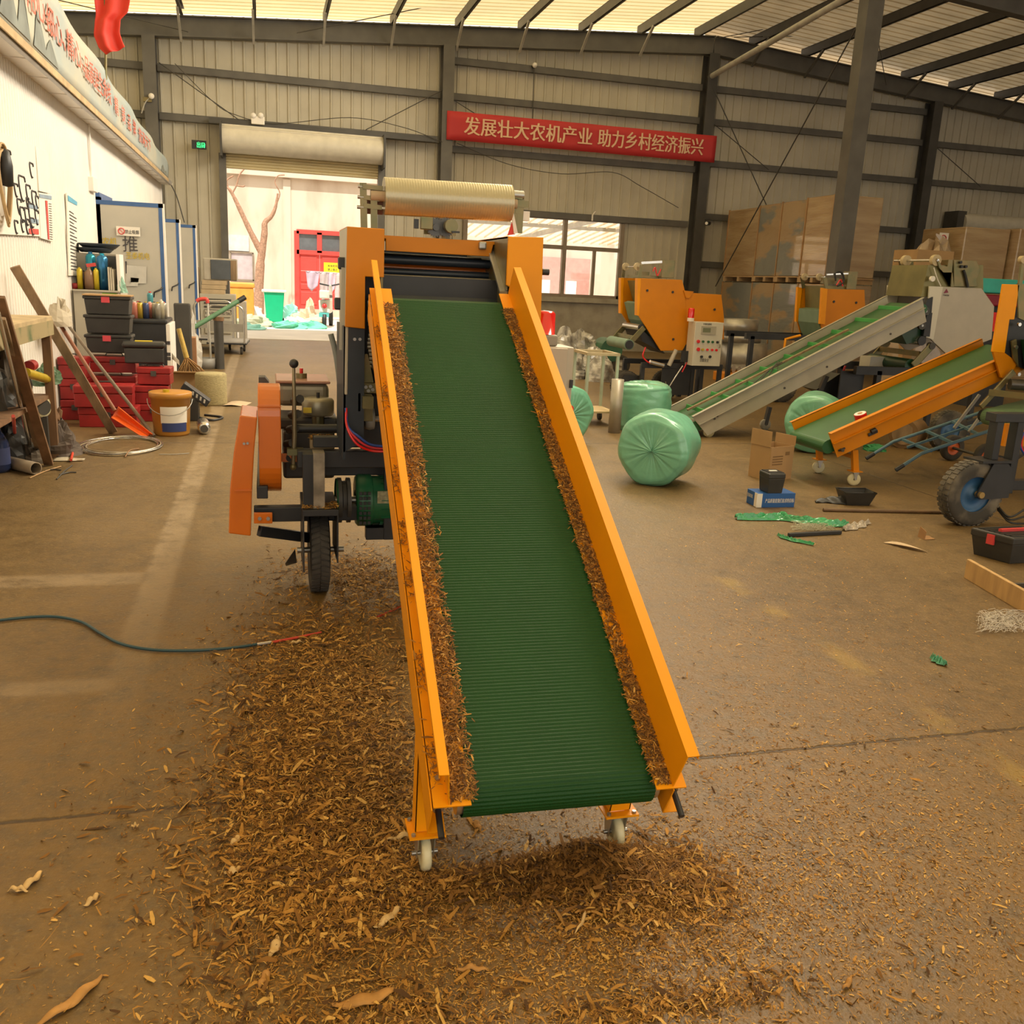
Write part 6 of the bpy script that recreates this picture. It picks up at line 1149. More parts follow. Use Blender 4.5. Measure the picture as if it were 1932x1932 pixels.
# ---- a conveyor seen from the side
def rail_conv(th,railm,beltm,NT,NB,FT,Yn,Yf,topf=.02,cleats=0,cl_m=None):
    # NT/NB near rail top and bottom pixel lines at plane Yn
    nt0,nt1=gy(*NT[0],Yn),gy(*NT[1],Yn); nb0,nb1=gy(*NB[0],Yn),gy(*NB[1],Yn); d=(nt1-nt0).normalized(); nn=V((-d.z,0,d.x))
    W=V((0,Yf-Yn,0))
    M().prism([nt0,nt1,nb1,nb0],(0,.006,0)).build('side_rail',railm,th); M().prism([nt0,nt1,nt1+V((0,-.035,0)),nt0+V((0,-.035,0))],nn*-.005).build('rail_flange',railm,th); mid0,mid1=nt0.lerp(nb0,.42),nt1.lerp(nb1,.42); M().prism([mid0,mid1,mid1+V((0,-.03,0)),mid0+V((0,-.03,0))],nn*-.004).build('rail_rib',railm,th)
    M().prism([nt0+W,nt1+W,nb1+W,nb0+W],(0,.006,0)).build('side_rail',railm,th); M().prism([nt0+W,nt1+W,nt1+W+V((0,.035,0)),nt0+W+V((0,.035,0))],nn*-.005).build('rail_flange',railm,th)
    b0,b1=nt0.lerp(nb0,.30),nt1.lerp(nb1,.30); rr=.055
    c0=b0-nn*rr-d*.02; c1=b1-nn*rr; P=[]
    for k in range(13): a=PI/2+PI*k/12; P.append(c0+d*math.cos(a)*rr+nn*math.sin(a)*rr)
    for k in range(13): a=-PI/2+PI*k/12; P.append(c1+d*math.cos(a)*rr+nn*math.sin(a)*rr)
    bel=M().prism([p+V((0,.03,0)) for p in P],W-V((0,.05,0))).build('belt',beltm,th)
    for k in range(cleats):
        q=b0.lerp(b1,(k+.5)/cleats); M().prism([q+V((0,.03,0)),q+d*.03+V((0,.03,0)),q+d*.03+nn*.03+V((0,.03,0)),q+d*.02+nn*.03+V((0,.03,0))],W-V((0,.05,0))).build('cleat',cl_m,bel)
    return nt0,nt1,nb0,nb1,d,nn,W,b0,b1
# grey conveyor
gcv=thing('belt_conveyor','grey-sided cleated conveyor climbing to the large grey baler','conveyor',(5.,9.,0))
R1=rail_conv(gcv,m_gp2,m_gbelt,((1305,785),(1740,561)),((1335,822),(1748,607)),None,8.75,9.35,cleats=9,cl_m=mat('bright_green_cleat',(.05,.30,.07),.4))
fo=M(); fo.bar(gy(1322,800,8.8),gy(1275,785,8.85),.03,.05); fo.build('foot_bar',m_gp2,gcv)
for (px,py,Yw) in ((1337,812,8.8),(1447,772,9.3)):
    p=gy(px,py,Yw); rr=.06; M().lathe([(.015,-.02),(rr,-.02),(rr,.02),(.015,.02)],V((p.x,Yw,rr)),Y,24).build('castor_wheel',m_nyl if px<1400 else mat('grey_wheel',(.45,.42,.35),.5),gcv); M().bar((p.x,Yw,.06),(p.x+.03,Yw,.26 if px>1400 else .14),.05,.04).build('castor_fork',m_dgrey,gcv)
M().bar((6.15,9.3,.62),(6.0,9.3,.2),.05,.05).build('support_leg',m_dgrey,gcv)
for q in ((1348,770),(1353,765),(1480,712),(1560,672),(1680,610)): p=gy(q[0],q[1]+20,8.75); M().cyl(p-Y*.008,p,.012,n=6).build('rail_bolt',m_dgrey,gcv)
bz=M().bar(R1[7].lerp(R1[8],.02)+V((0,.35,.05)),R1[7].lerp(R1[8],.72)+V((0,.25,.06)),.03,.02); bz.build('wooden_batten',m_wood,label='long thin wooden batten lying on the grey conveyor belt',cat='batten')
for k in range(4):
    q=R1[7].lerp(R1[8],.22+.05*k)+V((0,.1,.012)); e=R1[7].lerp(R1[8],.42)+V((0,.2+.05*k,.07)); M().tube(bez([q,q.lerp(e,.6)+Z*.05,e+Z*.01]),.005,5).build('bent_wire',m_dgrey,label='thin bent wire springing over the batten on the grey conveyor',cat='wire',group='bent wires on the grey conveyor')
# orange conveyor on the right
ocv=thing('belt_conveyor','yellow-sided green belt conveyor on the right with two cream castors','conveyor',(4.9,6.7,0))
R2=rail_conv(ocv,m_or,m_gbelt,((1563,817),(1945,648)),((1580,863),(1952,688)),None,6.4,6.95)
M().cyl(gy(1643,815,6.392),gy(1652,811,6.392),.02,n=16).build('rail_slot',m_black,ocv); sl2=M(); sl2.ob(gy(1647,817,6.39),R2[4]*.045,Y*.006,R2[5]*.014); sl2.build('rail_slot',m_black,ocv,bevel=.01)
M().ob(gy(1588,848,6.39),R2[4]*.03,Y*.006,R2[5]*.006).build('tension_slot',m_black,ocv); p=gy(1588,849,6.38); M().cyl(p-Y*.02,p+Y*.01,.014,n=6).build('tension_bolt',m_dgrey,ocv)
for x,y in ((1612,6.475),(1545,6.94)):
    p=gz(x,917 if y<6.6 else 893); cx=p.x; yy=p.y+.02
    tp=V((cx-.03,yy,.30)); lg=M(); lg.prism([V((cx-.025,yy-.02,.125)),V((cx+.025,yy-.02,.125)),tp+V((.02,-.02,0)),tp+V((-.03,-.02,0))],(0,.035,0)); lg.build('leg',m_or,ocv)
    M().box((cx-.045,yy-.045,.118),(cx+.045,yy+.045,.125)).build('castor_plate',m_or,ocv); M().prism([V((cx-.025,yy-.02,.12)),V((cx+.03,yy-.02,.12)),V((cx+.015,yy-.02,.05)),V((cx-.005,yy-.02,.05))],(0,.006,0)).build('castor_fork',m_sil,ocv)
    M().lathe([(.008,-.014),(.032,-.014),(.05,-.012),(.053,-.006),(.053,.006),(.05,.012),(.032,.014),(.008,.014)],(cx,yy,.053),V((.35,1,0)),26).build('castor_wheel',m_nyl,ocv)
M().bar((gz(1612,917).x-.03,6.47,.24),(gz(1545,893).x-.03,6.95,.24),.03,.03).build('leg_brace',m_or,ocv)
tp=R2[7].lerp(R2[8],.19)+V((0,.12,.005)); tpd=thing('tape_roll','red and white roll of tape lying on the yellow-sided right conveyor','tape',tp); M().cyl(tp,tp+R2[5]*.055,.05,n=28).build('tape',m_redl,tpd); M().cyl(tp+R2[5]*.056,tp+R2[5]*.058,.046,n=28).build('side_label',m_paper,tpd); M().cyl(tp+R2[5]*.058,tp+R2[5]*.06,.02,n=18).build('core',m_card,tpd)
# ---- orange baler cut by the right frame edge
Y5=6.35; m5=thing('side_baler','orange baler cut off by the right frame edge at the top of the right conveyor','baler',(6.2,6.,0))
P5=[(1893,536),(1924,537),(1914,603),(1905,603),(1896,666),(1872,664)]
M().prism(poly_y(P5,Y5),(0,.02,0)).build('front_flange',m_yel,m5,bevel=.004)
M().prism([gy(1874,664,Y5),gy(1896,666,Y5),gy(1920,684,Y5),gy(1903,716,Y5),gy(1888,712,Y5)],(0,.02,0)).build('lower_gusset',m_or,m5)
M().prism([gy(1896,666,Y5)+V((0,.01,0)),gy(1905,603,Y5)+V((0,.01,0)),gy(1914,600,Y5)+V((0,.01,0)),gy(2000,600,Y5)+V((0,.01,0)),gy(2000,720,Y5)+V((0,.01,0)),gy(1918,690,Y5)+V((0,.01,0))],(0,.015,0)).build('side_plate',m_black,m5)
M().prism(poly_y([(1920,535),(2010,540),(2010,640),(1922,600)],Y5),(0,.012,0)).build('zinc_plate',m_zinc,m5); M().bar(gy(1924,536,Y5),gy(1930,490,Y5),.02,.03).build('roll_bracket',m_zinc,m5); p=gy(1929,490,Y5); M().cyl(p-Y*.02,p+Y*.02,.03,n=14).build('roll_disc',mat('cream_disc',(.50,.40,.24),.5),m5)
M().prism([gy(1922,640,Y5)-V((0,.5,0)),gy(2000,640,Y5)-V((0,.5,0)),gy(2000,700,Y5)-V((0,.5,0)),gy(1930,700,Y5)-V((0,.5,0))],(0,.48,0)).build('chamber_belt',mat('dark_green_belt',(.012,.05,.02),.35),m5)
M().prism(poly_y([(1909,644),(1918,640),(1922,692),(1912,676)],Y5-.02),(0,.015,0)).build('pivot_lever',m_zinc,m5)
for q in ((1915,655),(1920,706),(1921,612)): p=gy(*q,Y5-.03); M().cyl(p-Y*.02,p,.015,n=10).build('pivot_bolt',m_sil,m5)
a,b=gy(1913,700,Y5-.05),gy(1850,768,Y5-.05); M().bar(a,b,.02,.05).build('gate_arm',m_zinc,m5,bevel=.005); 
rb0,rb1=gy(1862,785,Y5-.05),gy(1862,785,Y5-.05)-V((0,.7,0)); rr=.065
tb=M()
for k in range(64):
    pass
pr=[]
for k in range(121): pr.append((rr+(.003 if k%4<2 else 0),k*.7/120))
tb2=M(); nb=60
P=[rb0+V((rr*math.cos(2*PI*k/nb)*(1+.04*(k%2)),0,rr*math.sin(2*PI*k/nb)*(1+.04*(k%2)))) for k in range(nb)]
tb2.prism(P,(0,-.7,0)); tb2.build('gate_roller',mat('ribbed_sage_belt',(.13,.22,.12),.4),m5)
M().prism([rb0+V((0,0,rr)),rb0+V((.55,0,rr+.12)),rb0+V((.55,0,rr-.05)),rb0+V((0,0,-rr))],(0,-.7,0)).build('gate_belt',mat('ribbed_sage_belt',(.13,.22,.12),.4),m5)
M().cyl(rb0+Y*.02,rb0+Y*.05,.05,n=20).build('roller_bearing',m_black,m5)
q=gy(1866,740,Y5-.05); M().bar(q,q+V((.35,-.55,-.0)),.02,.05).build('gate_crossbar',m_zinc,m5); q=gy(1905,725,Y5-.1); M().cyl(q,q+V((.5,-.2,0)),.045,n=20).build('guide_roller',mat('dark_roller',(.07,.06,.05),.3,metal=.3),m5)
M().box(gy(1900,800,5.6),gy(1990,842,5.6)+V((0,.03,0))).build('lower_guard',m_or,m5)
w5=V((4.70,5.22,.225)); wheel(m5,w5,.225,.13,m_whub); f5=M()
f5.prism([w5+V((-.02,-.08,.0)),w5+V((.08,-.08,.22)),w5+V((.2,-.08,.22)),w5+V((.24,-.08,.18)),w5+V((.25,-.08,-.02)),w5+V((.02,-.08,-.03))],(0,.012,0)); f5.prism([w5+V((-.02,.08,.0)),w5+V((.08,.08,.22)),w5+V((.2,.08,.22)),w5+V((.24,.08,.18)),w5+V((.25,.08,-.02)),w5+V((.02,.08,-.03))],(0,.012,0)); f5.box(w5+V((-.02,-.09,.225)),w5+V((.24,.1,.24))); f5.build('wheel_fork',m_black,m5)
f5=M()
for x in (.09,.26): f5.box(w5+V((x,-.04,.24 if x<.2 else -.0)),w5+V((x+.055,.04,.52)))
f5.box(w5+V((.06,-.05,.5)),w5+V((1.6,.05,.56))); f5.box(w5+V((.25,-.03,.02)),w5+V((1.6,.04,.09))); f5.build('chassis',m_black,m5,bevel=.004)
p=w5+V((.01,-.1,.005)); M().cyl(p,p+Y*.05,.022,n=12).build('axle_nut',mat('brass_nut',(.40,.27,.10),.4,metal=.6),m5)
for k in range(3): M().tube(bez([gy(1882,955+k*3,5.2),gy(1905,975+k*5,5.1),gy(1935,960+k*14,5.1)]),.007,6).build('cable',m_black,m5)
for c,o_ in ((m_redl,0),(mat('blue_cable',(.02,.06,.30),.4),6)): M().tube(bez([gy(1932,815,5.6),gy(1927-o_*.4,840,5.6),gy(1936,862,5.6)]),.008,6).build('cable',c,m5)
# ---- hand trucks
def truck(lb,h0,h1,t0,t1,hub,wr,wx):
    t=thing('hand_truck',lb,'hand truck',(V(h0)+V(h1))/2*1.0,'hand trucks'); bl=mat('truck_blue',(.10,.20,.27),.45,var=.15)
    a0,a1,b0,b1=V(h0),V(h1),V(t0),V(t1); k0,k1=a0.lerp(b0,.22)+Z*.06,a1.lerp(b1,.22)+Z*.06
    for a,k,b in ((a0,k0,b0),(a1,k1,b1)): M().tube([a,k,b],.016,8).build('side_bar',bl,t); M().tube([a,a.lerp(k,.3)],.02,8).build('grip',m_black,t)
    for u in (.30,.5,.72,.95): M().bar(a0.lerp(b0,u)+Z*.05*(1-abs(u-.22)),a1.lerp(b1,u)+Z*.05*(1-abs(u-.22)),.03,.02).build('cross_bar',bl,t)
    for u0,u1 in ((.35,.6),): M().bar(k0.lerp(k1,.5),b0.lerp(b1,.5),.02,.02).build('middle_bar',bl,t)
    for w in wx: wheel(t,w,wr,.06,hub,knob=False); 
    if len(wx)>1: M().cyl(wx[0],wx[1],.014).build('axle',m_dgrey,t)
    return t
truck('blue hand truck lying on its back with grips towards the cardboard box',gz(1634,865,.03),gz(1690,887,.03),gy(1860,775,7.2),gy(1905,800,6.75),m_ohub,.125,(V((6.45,7.5,.125)),V((6.42,7.02,.125))))
t=M()
for q0,q1 in (((1800,808),(1848,745)),((1828,815),(1858,775)),((1862,820),(1878,795))): t.cyl(gy(*q0,6.9),gy(*q1,6.9),.014,n=8)
for q0,q1,lb in (((1800,808),(1848,745),'pale steel tube leaning steeply on the blue hand truck, leftmost'),((1828,815),(1858,775),'pale steel tube leaning on the blue hand truck, middle one'),((1862,820),(1878,795),'short pale tube leaning on the blue hand truck, rightmost')): M().cyl(gy(*q0,6.92),gy(*q1,6.92),.015,n=8).build('steel_tube',m_strut,label=lb,cat='tube')
wt=thing('cart_wheel','orange-hubbed wheel of a cart behind the black fork at the right edge','wheel',(6.1,6.6,0)); p=gy(1885,862,6.3); wheel(wt,(p.x,6.3,.14),.14,.07,m_ohub,knob=False); M().bar((p.x,6.32,.14),(p.x+.5,6.5,.3),.03,.03).build('cart_arm',m_dgrey,wt)
bw=thing('cart_wheel','black tyre with a blue hub under the right conveyor','wheel',(6.0,7.9,0)); p=gy(1790,800,8.0); wheel(bw,(p.x,8.0,.21),.21,.1,m_whub); M().bar((p.x,8.06,.21),(p.x+1.0,8.1,.45),.05,.05).build('cart_arm',m_black,bw)
# spool under the conveyor
p=gz(1722,846); sp=thing('cable_spool','brown reel lying under the right conveyor','reel',(p.x,p.y+.1,0)); c_=V((p.x,p.y+.1,.15)); M().cyl(c_-V((.14,.1,0)),c_+V((.14,.1,0)),.15,n=28).build('drum',mat('brown_reel',(.22,.13,.06),.6,var=.2),sp); M().cyl(c_-V((.15,.11,0)),c_-V((.14,.1,0)),.11,n=24).build('end_disc',m_wood,sp)
p=gz(1640,862); crumple((p.x+.3,p.y+.35,0),.12,.1,.06,120,12).build('green_scrap',mat('green_scrap',(.03,.25,.10),.6),label='green plastic scrap on the floor below the right conveyor',cat='plastic')
# ---- cartons stacked at the back right
m_wrap=mat('wrapped_carton',(.36,.235,.12),.22,scale=1.2,bump=1.,bscale=5,coat=1.,col2=(.46,.33,.18),mix=(.35,.65),stretch=(1,1,7)); m_wrapb=mat('wrapped_carton_grey',(.20,.205,.19),.22,scale=.7,col2=(.38,.26,.14),mix=(.47,.53),bump=1.,bscale=5,coat=1.,stretch=(1,1,2.5))
tiers=((.0,1.72,'lower'),(1.74,3.32,'upper')); ys=((15.75,16.68,'nearest the middle column'),(16.74,17.75,'second from the column'),(17.82,18.82,'third from the column'),(18.9,20.4,'farthest, against the back wall'))
for z0,z1,tn in tiers:
    for k,(y0,y1,ln) in enumerate(ys):
        xx=10.12+.09*k; x1=xx+1.05
        t=thing('wrapped_carton_stack','%s film-wrapped carton stack, %s'%(tn,ln),'cartons',((xx+x1)/2,(y0+y1)/2,z0),'film-wrapped cartons')
        pm=M()
        for q in range(3): pm.box((xx,y0+.03+q*(y1-y0-.15)/2,z0),(x1,y0+.12+q*(y1-y0-.15)/2,z0+.09))
        pm.box((xx,y0,z0+.09),(x1,y1,z0+.115)); pm.build('pallet',mat('pale_pallet',(.45,.30,.16),.8),t)
        M().box((xx+.01,y0+.01,z0+.115),(x1-.01,y1-.01,z1-.01*(k%2))).build('cartons',m_wrapb if (tn,k) in (('upper',1),('upper',2),('lower',1),('lower',2),('lower',3)) else m_wrap,t,bevel=.02)
        
        for ya_,yb2 in ((y0-.004,y0+.03),(y1-.03,y1+.004)): M().box((xx-.004,ya_,z0+.1),(xx+.03,yb2,z1)).build('edge_guard',mat('card_edge',(.38,.22,.10),.7),t)
bxs=M()
t=thing('wrapped_carton_stack','tall brown carton stack before the closed roller door at far right','cartons',(15.7,15.2,0),'film-wrapped cartons')
x0_=gy(1812,500,15.2).x; z1_=gy(1860,430,15.2).z; M().box((x0_,15.2,.12),(x0_+1.0,16.4,z1_)).build('cartons',m_wrap,t,bevel=.02); M().box((x0_+1.03,15.0,.12),(x0_+2.9,16.2,z1_+.02)).build('cartons',m_wrap,t,bevel=.02); M().box((x0_,15.0,0),(x0_+2.9,16.4,.12)).build('pallet',mat('pale_pallet',(.45,.30,.16),.8),t)
c_=gy(1780,500,13.6); t=thing('wrapped_machine','film-wrapped cartons and machine parts heaped behind the grey baler','machine',(c_.x,13.8,0)); crumple((c_.x+.0,13.9,0),.75,.6,gy(1780,463,13.6).z,200,20,.12).build('film_cover',mat('clear_wrap_brown',(.36,.26,.16),.25,bump=.8,bscale=12,coat=.6,var=.2),t); M().cbox((c_.x-.3,13.75,0),.7,.6,gy(1780,466,13.6).z*.97).build('carton',m_card,t)
sg2=thing('no_smoking_sign','small no smoking sign with red ring on the wall at the back right','sign',gy(1780,450,15.5)); a,b=gy(1770,462,15.5),gy(1790,440,15.5); M().box((a.x,15.49,a.z),(b.x,15.51,b.z)).build('plate',m_paper,sg2); c_=gy(1780,450,15.48); rg=M(); rg.tube([c_+V((math.cos(k*.3927)*.06,0,math.sin(k*.3927)*.06)) for k in range(16)],.009,6,closed=True); rg.bar(c_+V((-.042,0,.042)),c_-V((-.042,0,.042)),.012); rg.build('red_ring',mat('print_red',(.60,.08,.07),.6),sg2)
M().bar(V((a.x+.08,15.52,0)),V((a.x+.08,15.52,a.z+.02)),.03,.02).build('sign_post',m_dgrey,sg2)
# teal and maroon machines far right
c0,c1=gy(1845,560,11.5),gy(1900,527,11.5); t=thing('teal_machine','teal and maroon machine partly hidden behind the right-edge baler','machine',((c0.x+c1.x)/2,11.6,0)); M().box((c0.x,11.5,c0.z+.06),(c1.x+.5,12.1,c1.z)).build('teal_cover',mat('teal_paint',(.04,.42,.36),.3),t,bevel=.02); M().box((c0.x+.12,11.5,c0.z-.12),(c1.x+.5,12.0,c0.z+.04)).build('maroon_cover',mat('maroon_paint',(.25,.01,.03),.3),t,bevel=.02); M().box((c0.x+.2,11.6,0),(c1.x+.4,12,c0.z-.12)).build('base_frame',m_black,t); M().box(gy(1868,625,11.3),gy(1892,590,11.3)+V((0,.05,0))).build('red_panel',m_redl,t)
# ---- items between the bales and machines
yt_=9.5; tt=thing('welding_trolley','pale green steel trolley table behind the bales','trolley',(3.55,9.7,0)); gm=mat('pale_green_steel',(.36,.40,.31),.5,var=.15)
x0_,x1_=gz(1095,800).x,gz(1155,803).x; ztop=gy(1120,668,yt_).z
for x in (x0_,x1_):
    for y in (yt_,yt_+.45): M().bar((x,y,.1),(x,y,ztop),.03,.03).build('leg',gm,tt)
f=M()
for y in (yt_,yt_+.45): f.bar((x0_-.02,y,ztop),(x1_+.02,y,ztop),.035,.03)
for x in (x0_,x1_): f.bar((x,yt_,ztop),(x,yt_+.45,ztop),.035,.03)
f.build('top_frame',mat('tan_rail',(.45,.36,.22),.6),tt); M().box((x0_-.01,yt_-.01,.14),(x1_+.01,yt_+.46,.16)).build('shelf',mat('ply_shelf',(.48,.36,.19),.7),tt)
for x in (x0_,x1_):
    for y in (yt_,yt_+.45): M().lathe([(.01,-.015),(.05,-.015),(.05,.015),(.01,.015)],(x,y,.05),X,20).build('wheel',m_rub,tt)
p=gz(1163,818); t=M(); t.lathe([(.055,0),(.065,0),(.065,.56),(.055,.56),(.055,.0)],(p.x,p.y+.07,0),Z,28); t.build('metal_tube',mat('dull_tube',(.40,.36,.29),.4,metal=.4),label='grey metal tube standing left of the upright bale',cat='tube')
# parts in clear wrap and green machine behind the trolley
m_cw=mat('clear_wrap',(.50,.48,.44),.18,bump=1.,bscale=10,coat=1.,var=.25,scale=6,col2=(.16,.15,.14),mix=(.4,.62))
for i,(px,py,Yd,sx,sz,lb) in enumerate(((1066,618,15.5,.42,.42,'film-wrapped machine part under the window at left'),(1098,620,15.6,.55,.78,'large film-wrapped part with a raised flange under the window'),(1125,640,15.0,.45,.35,'film-wrapped bundle right of the large wrapped part'),(1085,655,14.6,.5,.3,'low film-wrapped bundle in front of the large wrapped part'),(1135,658,14.2,.4,.28,'film-wrapped bundle nearest the green machine'))):
    p=gy(px,py,Yd); crumple((p.x,Yd,0),sx*.66,.26,max(.3,p.z*(.92 if py<630 else .75)),300+i,20,.16).build('wrapped_part',m_cw,label=lb,cat='machine part',group='film-wrapped parts under the window')
p=gz(1140,705); gmn=thing('green_machine','dark green wheeled machine on the floor behind the bales','machine',(p.x,p.y,0)); c_=V((p.x,p.y,0)); m_dg=mat('dark_green_paint',(.035,.12,.065),.4,var=.2)
M().cyl(c_+V((.05,-.15,.42)),c_+V((.05,.3,.42)),.2,n=24).build('motor',m_dg,gmn); M().prism([c_+V((-.55,0,.1)),c_+V((-.1,0,.4)),c_+V((.3,0,.45)),c_+V((.3,0,.25)),c_+V((-.3,0,.05))],(0,.3,0)).build('body',m_dg,gmn,bevel=.02); wheel(gmn,c_+V((.25,-.1,.17)),.17,.1,m_strut,knob=False)
M().box(gy(1125,665,14.0),gy(1152,640,14.0)+V((0,.4,0))).build('black_crate',m_black,label='black crate with a red mark standing above the green machine',cat='crate',bevel=.01) if False else None
p=gz(1068,705); t=thing('wooden_pallet','low wooden pallet behind the red beacon cabinet','pallet',(p.x,p.y+.3,0)); M().cbox((p.x+.1,p.y+.3,.09),.7,.6,.025).build('deck',m_wood,t)
for dx in (-.3,0,.3): M().cbox((p.x+.1+dx,p.y+.3,0),.08,.6,.09).build('runner',m_wood2,t)
# steel rings, drum and orange pallet of rollers
p=gz(1412,700); m_ring=mat('galvanised_ring',(.44,.42,.38),.35,metal=.6,var=.2)
for z,h_,rr,lb,dx in ((0,.52,.46,'lower galvanised drum behind the control box',.12),(.53,.18,.42,'narrow galvanised ring resting on the drum',.0),(.72,.26,.38,'topmost galvanised ring of the drum pile',-.05)):
    m=M(); m.lathe([(rr-.01,0),(rr,0),(rr,h_),(rr-.01,h_),(rr-.01,0)],(p.x+dx,p.y+.5,z),Z,40); m.build('steel_ring',m_ring,label=lb,cat='ring',group='galvanised rings')
p=gz(1392,722); t=thing('orange_pallet','orange steel tray holding silver rollers behind the grey conveyor','tray',(p.x+.15,p.y,0)); M().cbox((p.x+.2,p.y+.1,.0),.9,.7,.15).build('tray',m_or,t,bevel=.01)
for k in range(3): q=V((p.x-.05,p.y-.1+.2*k,.22)); M().cyl(q,q+V((.6,0,0)),.07,n=20).build('roller',m_sil,label=('front','middle','rear')[k]+' silver roller lying in the orange tray',cat='roller',group='silver rollers in the orange tray')
# ---- small things on the right floor
p=gz(1470,908); c_=V((p.x,p.y+.16,0)); t=thing('open_cardboard_box','brown cardboard box with upright flaps behind the blue box','box',c_); rz=.30; e=V((math.cos(rz),math.sin(rz),0)); f_=V((-math.sin(rz),math.cos(rz),0)); w2,d2,h2=.135,.11,.28
b=M()
for s in (-1,1): b.ob(c_+e*s*w2+Z*h2/2,e*.002,f_*d2,Z*h2/2); b.ob(c_+f_*s*d2+Z*h2/2,e*w2,f_*.002,Z*h2/2)
b.ob(c_+Z*.002,e*w2,f_*d2,Z*.002); b.build('body',m_card,t)
for s,hh in ((-1,.13),(1,.08)): M().ob(c_+e*s*(w2+.0)+Z*(h2+hh/2)+e*s*.01,e*.002+Z*0,f_*d2,Z*hh/2).build('flap',m_card,t)
pr=M()
for k in range(4): pr.ob(c_-f_*(d2+.003)-e*.05+Z*(.20-.022*k),e*.06,f_*.0005,Z*.005)
pr.ob(c_-f_*(d2+.003)+e*.06+Z*.22,e*.025,f_*.0005,Z*.015); pr.build('printing',mat('faint_print',(.24,.14,.06),.8),t)
a,b_,d_=gz(1400,947),gz(1428,958),gz(1498,957); t=thing('blue_box','flat blue and white product box with white characters on the floor','box',((a+d_)/2))
e=(d_-b_).normalized(); f_=V((-e.y,e.x,0)); Lx=(d_-b_).length; Ly=(a-b_).length*.9; hB=.105; c_=b_+e*Lx/2+f_*Ly/2
m_bb=mat('box_blue',(.02,.10,.33),.4,var=.04); M().ob(c_+Z*hB/2,e*Lx/2,f_*Ly/2,Z*hB/2).build('carton',m_bb,t,bevel=.002)
M().ob(b_+e*.012-f_*.001+Z*hB/2,e*.022,f_*.001,Z*hB*.48).build('white_panel',m_paper,t); M().ob(b_+f_*.03-e*.001+Z*hB/2,e*.001,f_*.018,Z*hB*.48).build('white_panel',m_paper,t)
tx=M(); tx.text('产品质量是我们追求的目标',b_+e*.06-f_*.002+Z*.038,e,Z,.034,.006,width=.23); tx.build('lettering',m_paper,t,recalc=False); tx=M(); tx.text('圣泰农机',b_+f_*Ly*.95-e*.002+Z*.055,-f_,Z,.03,.004,width=.08); tx.build('lettering',m_paper,t,recalc=False)
q=c_-f_*.02+Z*(hB+.001)-e*.02
def tcase(lb,q,e,f_,w_,d_,h_,latchm):
    t=thing('tool_box',lb,'toolbox',q,'black plastic toolboxes on the right floor'); b=M(); lo=[q+e*x*w_*.42+f_*y*d_*.42 for x,y in((-1,-1),(1,-1),(1,1),(-1,1))]; hi=[q+e*x*w_*.48+f_*y*d_*.48+Z*h_*.72 for x,y in((-1,-1),(1,-1),(1,1),(-1,1))]
    b.add(lo+hi,[(0,1,2,3),(4,5,6,7),(0,1,5,4),(1,2,6,5),(2,3,7,6),(3,0,4,7)]); b.build('body',m_bin,t,bevel=.004)
    M().ob(q+Z*h_*.84,e*w_/2,f_*d_/2,Z*h_*.14).build('lid',m_bin,t,bevel=.01)
    g=M()
    for k in range(7): g.ob(q+Z*h_*.985+f_*d_*(k-3)*.12,e*w_*.44,f_*d_*.03,Z*.004)
    g.build('lid_ribs',m_bin,t); return t
t=tcase('small black toolbox standing on the flat blue box',q,e,f_,.135,.15,.15,None); M().ob(q+Z*.153,e*.03,f_*.01,Z*.003).build('lid_label',m_paper,t)
b0=gz(1905,1066); e2=V((.93,.05,0)).normalized(); f2=V((-.32,.95,0)).normalized(); q=b0+e2*.17+f2*.13
t=tcase('black toolbox with red latches at the right frame edge',q,e2,f2,.36,.27,.17,m_redl); m_pk=mat('pinkish_red',(.62,.06,.06),.4)
M().ob(q-e2*.182+Z*.125+f2*.0,e2*.006,f2*.022,Z*.03).build('latch',m_pk,t); M().ob(q+Z*.18-f2*.0,e2*.12,f2*.012,Z*.008).build('lid_handle',m_pk,t)
# black tray and bag
p=gz(1612,952); t=thing('black_tray','open black plastic tray on the floor right of the blue box','tray',fl_(p,0)); c_=fl_(p,0)+V((.02,.03,0)); m=M(); w1,w2_,h_=.085,.12,.10; ex,fy=V((.98,-.15,0)),V((.15,.98,0))
lo=[c_+ex*x*w1+fy*y*.06 for x,y in((-1,-1),(1,-1),(1,1),(-1,1))]; hi=[c_+ex*x*w2_+fy*y*.085+Z*h_ for x,y in((-1,-1),(1,-1),(1,1),(-1,1))]
m.add(lo+hi,[(0,1,2,3),(0,1,5,4),(1,2,6,5),(2,3,7,6),(3,0,4,7)]); m.build('tub',m_bin,t,solid=.005); m=M(); m.tube(hi,.006,6,closed=True); m.build('rim',m_bin,t)
p=gz(1565,948); g=M()
def bf(u,v):
    x=-.13+.26*u; hh=.012+.055*u*(1-(2*v-1)**2)+.008*math.sin(u*20+v*7); return fl_(p,0)+V((x+.02*v,(v-.5)*(.05+.10*u)+.02*math.sin(u*6),hh*(math.sin(PI*max(.06,min(.97,v)))**.5)))
g.grid(bf,22,10); g.build('black_bag',m_bin,label='flat black bag lying left against the black tray',cat='bag',solid=.003)
a,b=gz(1553,962,.012),gz(1800,967,.012); M().cyl(a,b,.013,n=10).build('wooden_rod',mat('dark_rod',(.13,.075,.035),.6,var=.3),label='long dark wooden rod on the floor reaching to the right-hand tyre',cat='rod')
